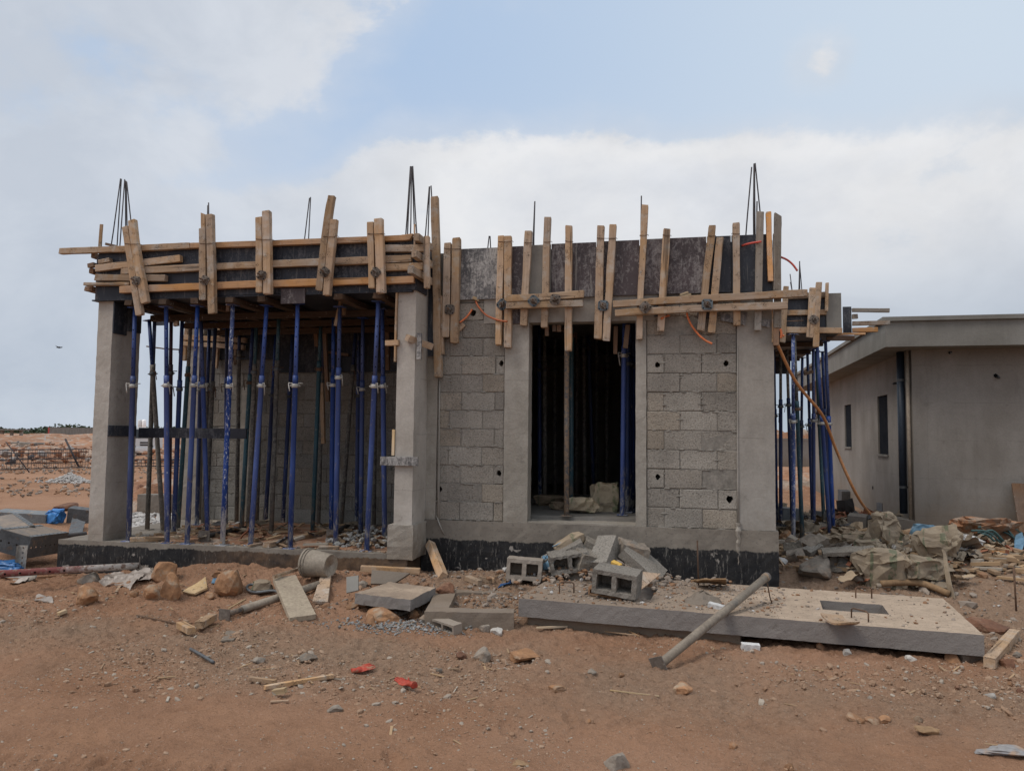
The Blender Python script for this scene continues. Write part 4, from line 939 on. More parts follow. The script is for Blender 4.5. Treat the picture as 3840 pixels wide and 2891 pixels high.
# ================================================================ RIGHT CANOPY
YC = 12.2; xe = onY(q('F', 1088, 1300), YC).x
MB().box((XR+.05, YC+.05, 3.14), (xe-.03, 16.4, 3.55)).build('canopy_deck', M['conc_dark'], house)
GC = 'timbers on the right canopy formwork'
def ply(fr, x0, y0, x1, y1, Y, mat, lab):
    a, b = onY(q(fr, x0, y0), Y), onY(q(fr, x1, y1), Y); return tag(MB().box((a.x, Y, b.z), (b.x, Y+.018, a.z)).build('plywood_sheet', M[mat], bevel=.0015), lab, 'formwork panel', G3)
ply('F', 596, 1225, 944, 1552, YC, 'ply_blue', 'blue black plywood panel on the right canopy edge')
ply('F', 946, 1190, 1087, 1552, YC-.02, 'ply_conc', 'concrete coloured panel at the right end of the canopy edge')
ply('F', 1095, 1310, 1176, 1545, YC+.35, 'ply_blue', 'black plywood panel set back at the canopy corner')
tag(MB().box((XR+.05, YC-.02, 3.085), (xe-.05, 16.2, 3.105)).build('soffit_board', M['ply_blue']), 'dark plywood deck under the right canopy', 'formwork panel')
for (p, w_, mat, lab, Y) in (([(610,1218),(960,1203)], 50, 'wood', 'top waler of the right canopy formwork', YC-.035),([(595,1366),(950,1358)], 46, 'wood_tan', 'middle waler of the right canopy formwork', YC-.035),([(580,1517),(1085,1522)], 50, 'wood_tan', 'bottom waler of the right canopy formwork', YC-.055),
    ([(800,1582),(828,1143)], 54, 'wood_tan', 'left stick of the canopy pair with the nut plate', YC-.12),([(855,1668),(862,1400),(882,1092)], 48, 'wood_tan', 'right stick of the canopy pair reaching below the formwork', YC-.12),([(948,1350),(955,1098)], 26, 'wood', 'short slim stick at the right of the canopy edge', YC-.07),([(558,1630),(575,1350),(590,1130)], 44, 'wood', 'crooked stick at the left of the canopy edge', YC-.07),
    ([(1178,1340),(1510,1343)], 34, 'wood_grey', 'highest timber tail sticking out right of the canopy', YC+.30),([(1180,1398),(1226,1395)], 40, 'wood_grey', 'short second timber tail sticking out right of the canopy', YC+.35),([(1180,1460),(1510,1453)], 38, 'wood', 'long third timber tail sticking out right of the canopy', YC+.3),([(1180,1518),(1405,1514)], 40, 'wood_orange', 'orange fourth timber tail sticking out right of the canopy', YC+.3),([(940,1556),(1295,1550)], 18, 'wood_orange', 'thin board tail below the canopy panels', YC+.2),([(950,1588),(1195,1590)], 44, 'wood_brown', 'lowest dark timber tail right of the canopy', YC+.4)):
    tY('F', p, w_, Y, .06, mat, lab, group=GC)
tag(MB().box((XR+.05, 15.75, 2.78), (xe-.25, 15.77, 3.08)).build('plywood_sheet', M['ply_blue']), 'dark drop panel at the far end of the right canopy', 'formwork panel', G3)
for k, yy in enumerate((13.2, 14.4, 15.6)):
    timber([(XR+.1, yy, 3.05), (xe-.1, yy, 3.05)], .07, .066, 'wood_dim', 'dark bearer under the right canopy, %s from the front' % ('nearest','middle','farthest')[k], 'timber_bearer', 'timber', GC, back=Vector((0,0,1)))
wing_plate('F', 838, 1425, YC-.155, 30, 'plate_rust', 'rusty nut plate on the right canopy pair', .125)
bars('F', [(625,1018,642,1160),(628,1090,640,1160),(710,905,702,1155),(709,905,731,1155),(711,903,712,1155)], YC+.6, dY=.1, zb=3.5)
P = onY(q('F', 600, 1440), YC-.2); tag(MB().tube([P, P+Vector((.22,-.05,0))], .008, 6).build('tie_rod', M['rust'], smooth=True), 'bare tie rod sticking out left of the canopy panel', 'rod')
tY('c', [(360,670),(415,655)], 20, YC+1.2, .05, 'wood_brown', 'small dark timber end behind the canopy props', group=GC)
# ================================================================ PROPS
GP = 'shoring props under the porch'
def pp(label, b, t, c, kind, inner=None, fz=FLP, tz=3.018, group=GP, ymax=10.4, ymin=8.17, **k):
    B = onZ(b, fz); Y = min(max(B.y, ymin), ymax); 
    B = onY(b, Y); B.z = fz
    T = onY(t, Y); T.z = tz
    cz = onY((b[0]*.4+t[0]*.6, c), Y).z
    return prop(label, B, T, cz, kind, inner=inner, group=group, **k)
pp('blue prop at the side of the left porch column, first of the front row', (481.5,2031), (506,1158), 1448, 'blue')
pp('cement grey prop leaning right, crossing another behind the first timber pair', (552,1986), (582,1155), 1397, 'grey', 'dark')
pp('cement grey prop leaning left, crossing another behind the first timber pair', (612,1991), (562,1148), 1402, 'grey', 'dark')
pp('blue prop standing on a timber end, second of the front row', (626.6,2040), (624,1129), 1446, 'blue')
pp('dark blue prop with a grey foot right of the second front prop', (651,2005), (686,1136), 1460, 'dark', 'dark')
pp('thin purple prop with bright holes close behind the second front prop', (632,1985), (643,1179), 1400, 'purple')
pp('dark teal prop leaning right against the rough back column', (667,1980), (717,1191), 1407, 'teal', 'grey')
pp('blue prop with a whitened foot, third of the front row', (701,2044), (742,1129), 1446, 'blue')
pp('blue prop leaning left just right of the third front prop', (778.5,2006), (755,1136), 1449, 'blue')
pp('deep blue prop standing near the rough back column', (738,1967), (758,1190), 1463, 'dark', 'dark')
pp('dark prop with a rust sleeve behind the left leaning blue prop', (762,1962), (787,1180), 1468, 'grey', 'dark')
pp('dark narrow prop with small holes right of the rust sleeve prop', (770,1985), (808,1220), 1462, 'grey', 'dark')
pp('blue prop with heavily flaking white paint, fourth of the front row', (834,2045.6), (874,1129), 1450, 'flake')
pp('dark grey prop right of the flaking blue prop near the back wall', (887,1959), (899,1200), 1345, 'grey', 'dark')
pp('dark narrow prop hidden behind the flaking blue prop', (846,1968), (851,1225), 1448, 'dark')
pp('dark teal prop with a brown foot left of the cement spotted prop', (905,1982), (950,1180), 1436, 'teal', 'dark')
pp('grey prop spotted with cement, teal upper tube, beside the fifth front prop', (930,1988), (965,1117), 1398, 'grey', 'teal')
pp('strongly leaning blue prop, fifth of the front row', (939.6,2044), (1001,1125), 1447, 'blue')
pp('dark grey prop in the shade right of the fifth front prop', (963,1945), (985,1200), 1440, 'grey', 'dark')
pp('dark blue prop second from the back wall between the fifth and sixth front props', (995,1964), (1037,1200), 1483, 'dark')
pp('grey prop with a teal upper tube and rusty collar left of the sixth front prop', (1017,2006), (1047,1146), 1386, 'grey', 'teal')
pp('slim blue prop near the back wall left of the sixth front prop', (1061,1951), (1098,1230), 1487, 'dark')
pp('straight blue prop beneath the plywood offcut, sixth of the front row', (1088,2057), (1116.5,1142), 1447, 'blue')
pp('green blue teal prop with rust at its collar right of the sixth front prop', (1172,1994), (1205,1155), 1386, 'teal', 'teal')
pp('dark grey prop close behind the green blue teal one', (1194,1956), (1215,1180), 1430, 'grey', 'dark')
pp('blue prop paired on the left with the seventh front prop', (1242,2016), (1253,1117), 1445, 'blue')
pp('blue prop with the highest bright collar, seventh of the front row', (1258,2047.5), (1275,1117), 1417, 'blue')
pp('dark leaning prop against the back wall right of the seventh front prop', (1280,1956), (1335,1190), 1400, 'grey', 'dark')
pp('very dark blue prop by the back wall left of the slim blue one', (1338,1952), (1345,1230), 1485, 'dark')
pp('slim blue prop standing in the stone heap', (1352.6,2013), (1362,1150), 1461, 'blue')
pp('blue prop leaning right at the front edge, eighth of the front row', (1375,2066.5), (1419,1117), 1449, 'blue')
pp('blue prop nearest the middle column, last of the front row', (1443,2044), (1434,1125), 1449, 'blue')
pp('brown grey prop far back beside the last front props', (1402,1968), (1410,1200), 1440, 'grey', 'dark')
GD = 'shoring props inside the doorway'
dk = dict(fz=FLH+.06, tz=3.09, group=GD, ymin=8.8, ymax=14.5)
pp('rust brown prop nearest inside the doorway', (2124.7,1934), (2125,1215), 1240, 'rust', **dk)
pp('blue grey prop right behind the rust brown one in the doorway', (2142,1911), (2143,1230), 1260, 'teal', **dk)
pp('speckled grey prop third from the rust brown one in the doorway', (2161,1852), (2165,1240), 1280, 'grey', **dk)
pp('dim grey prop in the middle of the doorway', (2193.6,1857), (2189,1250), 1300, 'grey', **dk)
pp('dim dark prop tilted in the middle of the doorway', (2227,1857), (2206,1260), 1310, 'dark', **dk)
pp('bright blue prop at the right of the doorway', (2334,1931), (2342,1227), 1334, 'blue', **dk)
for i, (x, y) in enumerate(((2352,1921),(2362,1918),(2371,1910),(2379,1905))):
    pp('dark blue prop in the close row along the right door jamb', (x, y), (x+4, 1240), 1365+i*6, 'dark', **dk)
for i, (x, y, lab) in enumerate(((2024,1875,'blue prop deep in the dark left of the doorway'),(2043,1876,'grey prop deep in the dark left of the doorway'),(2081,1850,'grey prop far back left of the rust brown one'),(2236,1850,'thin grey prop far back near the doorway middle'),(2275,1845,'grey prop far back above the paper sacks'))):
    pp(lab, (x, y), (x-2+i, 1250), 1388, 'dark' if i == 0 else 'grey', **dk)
GR = 'shoring props under the right canopy'
rk = dict(fz=.0, tz=3.018, group=GR, ymin=11.0, ymax=16.0)
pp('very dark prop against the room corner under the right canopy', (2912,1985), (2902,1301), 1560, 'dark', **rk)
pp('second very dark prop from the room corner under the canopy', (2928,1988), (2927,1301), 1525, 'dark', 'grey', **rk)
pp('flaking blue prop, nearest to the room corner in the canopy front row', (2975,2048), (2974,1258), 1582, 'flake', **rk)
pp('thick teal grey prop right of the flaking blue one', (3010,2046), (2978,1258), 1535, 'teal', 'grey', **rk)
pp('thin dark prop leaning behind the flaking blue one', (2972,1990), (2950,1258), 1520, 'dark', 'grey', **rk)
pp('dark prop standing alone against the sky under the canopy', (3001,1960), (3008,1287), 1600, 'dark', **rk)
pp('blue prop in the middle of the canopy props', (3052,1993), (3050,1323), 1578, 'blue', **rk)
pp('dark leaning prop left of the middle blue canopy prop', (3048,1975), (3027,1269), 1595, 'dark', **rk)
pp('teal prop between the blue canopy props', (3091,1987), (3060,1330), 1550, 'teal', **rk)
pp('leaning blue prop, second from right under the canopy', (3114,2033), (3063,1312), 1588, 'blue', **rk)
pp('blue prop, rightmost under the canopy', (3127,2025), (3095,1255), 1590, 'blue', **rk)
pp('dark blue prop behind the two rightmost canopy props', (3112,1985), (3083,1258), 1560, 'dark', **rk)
# ================================================================ NEIGHBOUR BUILDING
ang = R(-1.3); u = Vector((math.cos(ang), math.sin(ang), 0)); v = Vector((-math.sin(ang), math.cos(ang), 0))
C0 = onZ((3433, 2003), -.02); C0.z = 0
nb = thing('rendered_bungalow', C0, 'grey rendered flat roofed bungalow on the right with two side windows', 'house')
def npt(a, b, z): return C0+u*a+v*b+Vector((0,0,z))
def onside(p, off=0.):                                          # pixel -> (b, z) on the side wall pushed out by off
    d = ray(p); t = ((C0-u*off-CAM).dot(u))/d.dot(u); P = CAM+d*t; return (P-C0).dot(v), P.z
def onfront(p, off=0.):
    d = ray(p); t = ((C0-v*off-CAM).dot(v))/d.dot(v); P = CAM+d*t; return (P-C0).dot(u), P.z
ws = []
for (x0_,y0_,x1_,y1_) in ((3294,1472,3332,1706),(3169,1507,3194,1678)):
    b1, za = onside((x1_, y0_+6)); b0, zb = onside((x0_, y1_-4)); bb, z0 = onside((x1_, y1_)); _, z1 = onside((x0_, (y0_+14)))
    ws.append((bb, b0, (z0+zb)/2-.0, (za+z1)/2))
Ln = 11.0; Hn = 3.2
ys = [0, ws[0][0], ws[0][1], ws[1][0], ws[1][1], Ln]; zs = sorted({0-.6, ws[0][2], ws[1][2]+.0001, ws[0][3], ws[1][3]+.0001, Hn})
def sol(i, j):
    zc = (zs[j]+zs[j+1])/2
    for k, w in ((1, ws[0]), (3, ws[1])):
        if i == k and w[2]-.001 < zc < w[3]+.001: return False
    return True
Ms = Matrix.Identity(4)
for i, a in enumerate((v, Vector((0,0,1)), u)):
    for k in range(3): Ms[k][i] = a[k]
Ms.translation = C0
MB().cells(ys, zs, sol, .22, Ms).build('side_wall', M['plaster'], nb, fix=True)
fb = MB(); fb.prism([npt(.221,0,-.6), npt(10,0,-.6), npt(10,0,Hn), npt(.221,0,Hn)], v*.22); fb.build('front_wall', M['plaster'], nb, fix=True)
MB().prism([npt(9.78,.23,-.6), npt(10,.23,-.6), npt(10,Ln,-.6), npt(9.78,Ln,-.6)], (0,0,Hn+.6)).build('far_wall', M['plaster'], nb, fix=True)
MB().prism([npt(.225,Ln-.22,-.6), npt(9.775,Ln-.22,-.6), npt(9.775,Ln-.22,Hn), npt(.225,Ln-.22,Hn)], v*.2).build('rear_wall', M['plaster'], nb, fix=True)
MB().prism([npt(.3,.3,.02), npt(9.7,.3,.02), npt(9.7,Ln-.3,.02), npt(.3,Ln-.3,.02)], (0,0,.02)).build('floor_slab', M['conc_dark'], nb, fix=True)
for w in ws:
    s = MB(); s.prism([npt(-.03,w[0]-.02,w[2]-.035), npt(.12,w[0]-.02,w[2]-.035), npt(.12,w[1]+.02,w[2]-.035), npt(-.03,w[1]+.02,w[2]-.035)], (0,0,.037))
    s.build('window_sill', M['conc_dark'], nb, fix=True)
for w in ws:
    MB().prism([npt(.03,w[0]+.002,w[2]+.004), npt(.05,w[0]+.002,w[2]+.004), npt(.05,w[1]-.002,w[2]+.004), npt(.03,w[1]-.002,w[2]+.004)], (0,0,w[3]-w[2]-.008)).build('window_board', M['window_dark'], nb, fix=True)
ov = .5
o_fas = (npt(-ov,-ov,0), )
zf0, zf1 = 3.02, 3.43
def slab(a0, b0, a1, b1, z0, z1): return MB().prism([npt(a0,b0,z0), npt(a1,b0,z0), npt(a1,b1,z0), npt(a0,b1,z0)], (0,0,z1-z0))
slab(-ov, -ov, 10+ov, Ln+ov, zf0, zf1).build('roof_fascia', M['fascia'], nb, fix=True, rough=(.5,.006))
slab(-ov-.05, -ov-.05, 10+ov+.05, Ln+ov+.05, zf1+.002, zf1+.07).build('roof_edge', M['fascia'], nb, fix=True)
def pipe(px, y0_, y1_, off, r, mat, nm='drainpipe'):
    b, z0 = onside((px, y1_), off); z1 = zf0-.005
    p = npt(-off, b, 0); d = MB().tube([p+Vector((0,0,z0)), p+Vector((0,0,z1))], r, 16).build(nm, M[mat], nb, smooth=True)
    return p, d
p_, d_ = pipe(3389, 1290, 1925, .09, .062, 'pipe_blue')
for yy in (1423, 1827):
    b, z = onside((3389, yy), .09); c = MB(); c.tube([p_+Vector((0,0,z-.02)), p_+Vector((0,0,z+.02))], .066, 16); c.obox(p_+u*.05+Vector((0,0,z)), u*.05, v*.02, Vector((0,0,.015))); k = c.build('pipe_clip', M['steel_grey'], d_, smooth=False)
p_, d_ = pipe(3417, 1290, 1990, .04, .03, 'pipe_grey')
def mark(fr, x, y, r, front=True, mat='hole', nm='wall_hole', tube=False):
    p = q(fr, x, y)
    if front: a, z = onfront(p); P = npt(a, -.004, z); d = -v
    else: b, z = onside(p); P = npt(-.004, b, z); d = -u
    mb = MB()
    if tube: mb.tube([P, P+d*.05, P+d*.07+Vector((0,0,-.02))], r, 8)
    else:
        s = u if front else v; mb.prism([P+s*r*math.cos(t_*.9)*rnd.uniform(.7,1.2)+Vector((0,0,r*math.sin(t_*.9)*rnd.uniform(.8,1.3))) for t_ in range(7)], d*.004)
    mb.build(nm, M[mat], nb, fix=True)
mark('c', 1557, 683, .035); mark('c', 1565, 690, .02, tube=True, mat='steel_dark', nm='wall_stub'); mark('c', 1268, 538, .02)
mark('c', 1270, 535, .015, tube=True, mat='steel_dark', nm='wall_stub'); mark('c', 942, 728, .02, False, mat='steel_dark', nm='wall_stub', tube=True); mark('c', 789, 1380, .035, False)
# ================================================================ GROUND
def axis(a, b, st, far, g):
    m = list(np.arange(a, b+1e-6, st)); x = st; lo = [a]; hi = [m[-1]]
    while hi[-1] < far: x *= g; hi.append(hi[-1]+x)
    x = st
    while lo[-1] > -far: x *= g; lo.append(lo[-1]-x)
    return np.array(lo[:0:-1]+m+hi[1:])
xs = axis(-7.6, 5.0, .016, 2600, 1.11); ysg = axis(2.4, 9.0, .016, 2600, 1.11)
GX, GY = np.meshgrid(xs, ysg); GZ = gh(GX, GY)
under = (GX > XL-.3) & (GX < XR-.05) & (GY > YH+.2) & (GY < 15.3); GZ = np.where(under, np.minimum(GZ, -.05), GZ)
ud2 = (GX > -6.95) & (GX < XL) & (GY > YP+.15) & (GY < YB+.1); GZ = np.where(ud2, np.minimum(GZ, .02), GZ)
me = bpy.data.meshes.new('ground'); ny, nx = GX.shape
co_ = np.stack([GX, GY, GZ], -1).reshape(-1, 3).astype(np.float32)
ii = (np.arange(ny-1)[:, None]*nx+np.arange(nx-1)[None, :]).reshape(-1)
lp = np.stack([ii, ii+1, ii+nx+1, ii+nx], -1).astype(np.int32).reshape(-1); nf = len(ii)
me.vertices.add(len(co_)); me.vertices.foreach_set('co', co_.reshape(-1)); me.loops.add(nf*4); me.loops.foreach_set('vertex_index', lp)
me.polygons.add(nf); me.polygons.foreach_set('loop_start', np.arange(nf, dtype=np.int32)*4); me.polygons.foreach_set('loop_total', np.full(nf, 4, np.int32))
me.update(); me.validate()
me.polygons.foreach_set('use_smooth', np.ones(nf, bool))
dust = .05 + .62*np.exp(-((GY-5.45-.5*fbm(GX*.7, GY*.3, 3, 5))/1.0)**2)*(.55+.45*sm(GX, -5, -2.6)) + .9*sm(GY, 6.4, 7.4)*sm(GX, -4.0, -1.6) + .95*sm(GX, .8, 2.2)*sm(GY, 6.6, 7.6)
dust = dust*(1-sm(np.hypot(GX, GY), 14, 22)) + .35*np.exp(-((GY-5.9)/.5)**2)*(1-sm(GX, -2.5, -1.5))
at = me.attributes.new('dust', 'FLOAT', 'POINT'); at.data.foreach_set('value', dust.reshape(-1).astype(np.float32))
me.materials.append(M['earth']); gro = bpy.data.objects.new('ground', me); COL.objects.link(gro)
tag(gro, 'red brown trampled earth of the building site', 'ground', None, 'structure')
# ================================================================ CONCRETE SLAB WITH MANHOLES
zt_ = .065; th = .158
s0 = onZ((1945, 2243), zt_); s1 = onZ((3690, 2381), zt_); su = (s1-s0); sl = su.length; su.normalize(); sv = Vector((-su.y, su.x, 0))
sd = min(2.05, (YH-.05-s1.y-0)/1.0) if False else 1.62
Sm = Matrix.Identity(4)
for i, a in enumerate((su, sv, Vector((0,0,1)))):
    for k in range(3): Sm[k][i] = a[k]
Sm.translation = s0+Vector((0,0,-th)); Si = Sm.inverted()
def sl2(p): P = Si @ onZ(p, zt_); return P.x, P.y
h1 = [sl2(p) for p in ((2373,2243),(2430,2248),(2452,2218),(2400,2212))]; h2 = [sl2(p) for p in ((3092,2289),(3341,2300),(3296,2262),(3071,2254))]
bk = [sl2(p) for p in ((3560,2238),(2870,2205))]
sd = max(1.2, sum(b for a, b in bk)/2)
hx = [(h2[0][0]+h2[3][0])/2, (h2[1][0]+h2[2][0])/2]; hy = [(h2[0][1]+h2[1][1])/2, (h2[2][1]+h2[3][1])/2]
gx = [h1[0][0]-.45, h1[1][0]+.02]; gy = [(h1[0][1]+h1[1][1])/2, (h1[2][1]+h1[3][1])/2+.15]
xs_ = [0, gx[0], gx[1], hx[0], hx[1], sl]; ys_ = sorted([0, gy[0], gy[1], hy[0], hy[1]+.001, sd])
def sol2(i, j):
    yc = (ys_[j]+ys_[j+1])/2
    if i == 1 and gy[0] < yc < gy[1]: return False
    if i == 3 and hy[0] < yc < hy[1]: return False
    return True
t = NT('dusty_slab_concrete'); v_ = t.coord(rand=False); gn = t.n('ShaderNodeNewGeometry'); nz = t.xyz(gn.outputs['Normal'])[2]
face = t.mix(t.mr(t.noise(v_, 2.5, 6), .35, .65), (.255,.232,.215), (.215,.193,.178)); face = t.mix(t.ma('MULTIPLY', t.mr(t.noise(v_, 7, 5, .7), .60, .72), .7), face, (.15,.132,.115))
sx_ = t.xyz(t.n('ShaderNodeTexCoord').outputs['Object'])[0]
lm = t.mr(t.ma('ADD', t.mr(sx_, -.9, .9, 1., 0.), t.ma('MULTIPLY', t.ma('SUBTRACT', t.noise(v_, 2.0, 6, .65), .5), 1.6)), .3, .75)
top = t.mix(lm, t.mix(t.mr(t.noise(v_, 5, 5, .6), .35, .65), (.47,.365,.275), (.39,.30,.225)), (.28,.215,.165)); top = t.mix(t.mr(t.noise(t.coord((1,2.6,1), False), 13, 6, .75, .5), .54, .66), top, (.20,.165,.13))
top = t.mix(t.mr(t.noise(v_, 60, 4, .7), .6, .7), top, (.10,.085,.07))
cc = t.mix(t.mr(nz, .55, .8), face, top); M['slab'] = t.done(cc, .95, t.ma('ADD', t.noise(v_, 26, 6, .75), t.ma('MULTIPLY', t.noise(v_, 75, 3), .4)), .65, .014, 0, .1)
slabo = MB().cells(xs_, ys_, sol2, th, Sm).build('concrete_slab', M['slab'], fix=True, rough=(.05, .005))
tag(slabo, 'big pale concrete tank slab with two openings lying before the house', 'concrete slab')
tw_ = MB(); tw_.obox(Sm @ Vector((sl*.27, sd*.5, -.10)), su*(sl*.25), sv*(sd*.5-.07), Vector((0,0,.098))); o = tw_.build('tank_wall', M['pit'], slabo, rough=(.08,.02))
def lift(f, pts, zz=zt_):
    a, b = onZ(q(f, *pts[0]), zz), onZ(q(f, *pts[3]), zz); D0 = depth((a+b)/2); hgt = abs(pts[0][1]-pts[1][1])*FR[f][2]*D0/F
    up = Vector((0,0,hgt)); e = (b-a)*.12
    return [a-Vector((0,0,.03)), a+up*.85, a+up+e, b+up-e, b+up*.85, b-Vector((0,0,.03))]
for f, pts in (('V',[(545,1000),(545,858),(742,872),(745,1005)]),('V',[(775,800),(770,700),(930,715),(940,810)]),('W',[(578,452),(578,375),(690,387),(690,455)]),('W',[(548,590),(550,520),(665,542),(667,622)])):
    MB().tube(lift(f, pts), .0065, 6).build('lifting_loop', M['rust'], slabo, smooth=True)
# pit beside the slab
pz_ = -.035; p0 = onZ((1592, 2293), pz_); p1 = onZ((1940, 2298), pz_); p3 = onZ((1700, 2207), pz_)
px_ = (p1-p0).normalized(); py_ = (p3-p0); pd = py_.length; py_.normalize(); pl = (p1-p0).length
Pm = Matrix.Identity(4)
pyp = Vector((-px_.y, px_.x, 0))
for i, a in enumerate((px_, pyp, Vector((0,0,1)))):
    for k in range(3): Pm[k][i] = a[k]
Pm.translation = p0+Vector((0,0,-.33)); w_ = .16
MB().cells([0,.2,pl-.03], [0,w_,pd*.82,pd], lambda i, j: not (i == 1 and j == 1), .33, Pm).build('inspection_pit', M['pit'], fix=True, rough=(.06,.012))
tag(bpy.data.objects['inspection_pit'], 'low open concrete block pit against the left end of the slab', 'pit')
# ================================================================ NAMED DEBRIS ON THE GROUND
def gpt(f, x, y, dz=0.): return onG(q(f, x, y), 0)+Vector((0,0,dz))
def on(f, x, y, z): return onZ(q(f, x, y), z)
def stick(f, p0, p1, wz, mat, lab, t=None, name='timber_offcut', cat='timber', lift=.5, z0=None, z1=None, **k):
    A_ = gpt(f, *p0) if z0 is None else on(f, *p0, z0); B_ = gpt(f, *p1) if z1 is None else on(f, *p1, z1)
    w = wpx((A_+B_)/2, wz*FR[f][2]); t = t or w*.8; A_.z += t*lift; B_.z += t*lift
    return timber([A_, B_], w, t, mat, lab, name=name, cat=cat, back=Vector((0,0,1)), **k)
# big leaning pipe (old prop) over the slab
pa = gpt('Z', 1150, 610)+Vector((0,0,.02)); 
best = None
for D in np.arange(6.2, 8.2, .02):
    T_ = onD(q('Q', 872, 640), D); 
    # lowest clearance over the slab's front top edge
    tt = ((s0-pa).dot(sv))/((T_-pa).dot(sv))
    if 0 < tt < 1:
        z = pa.z+(T_.z-pa.z)*tt
        if best is None or abs(z-(zt_+.045)) < best[0]: best = (abs(z-(zt_+.045)), T_)
T_ = best[1]; T_.z += 0
lr = thing('leaning_prop_tube', pa, 'dusty grey prop tube leaning from the ground over the slab edge', 'steel prop'); lr.rotation_euler = frame(pa, T_).to_euler(); Lp = (T_-pa).length
MB().tube([(0,0,0),(0,0,Lp*.5),(0,0,Lp)], .034, 18).build('outer_tube', M['pipe_grey'], lr, local=True, smooth=True)
MB().tube([(0,0,Lp+.001),(0,0,Lp+.055)], .040, 18).build('collar_nut', M['rust_tube'], lr, local=True, smooth=True)
bp = MB(); bp.cells([-.062,-.02,.02,.062], [-.06,-.02,.02,.06], lambda i, j: True, .008, Matrix.Translation((0,0,-.012))); bp.build('base_plate', M['plate_rust'], lr, local=True, rough=(.04,.006))
inv = frame(pa, T_).inverted(); a_ = T_+Vector((.02,-.03,-.03)); MB().tube([inv @ p for p in (a_, a_+Vector((.02,-.01,-.12)), a_+Vector((.05,-.02,-.22)))], .006, 6).build('pin', M['rust'], lr, local=True, smooth=True)
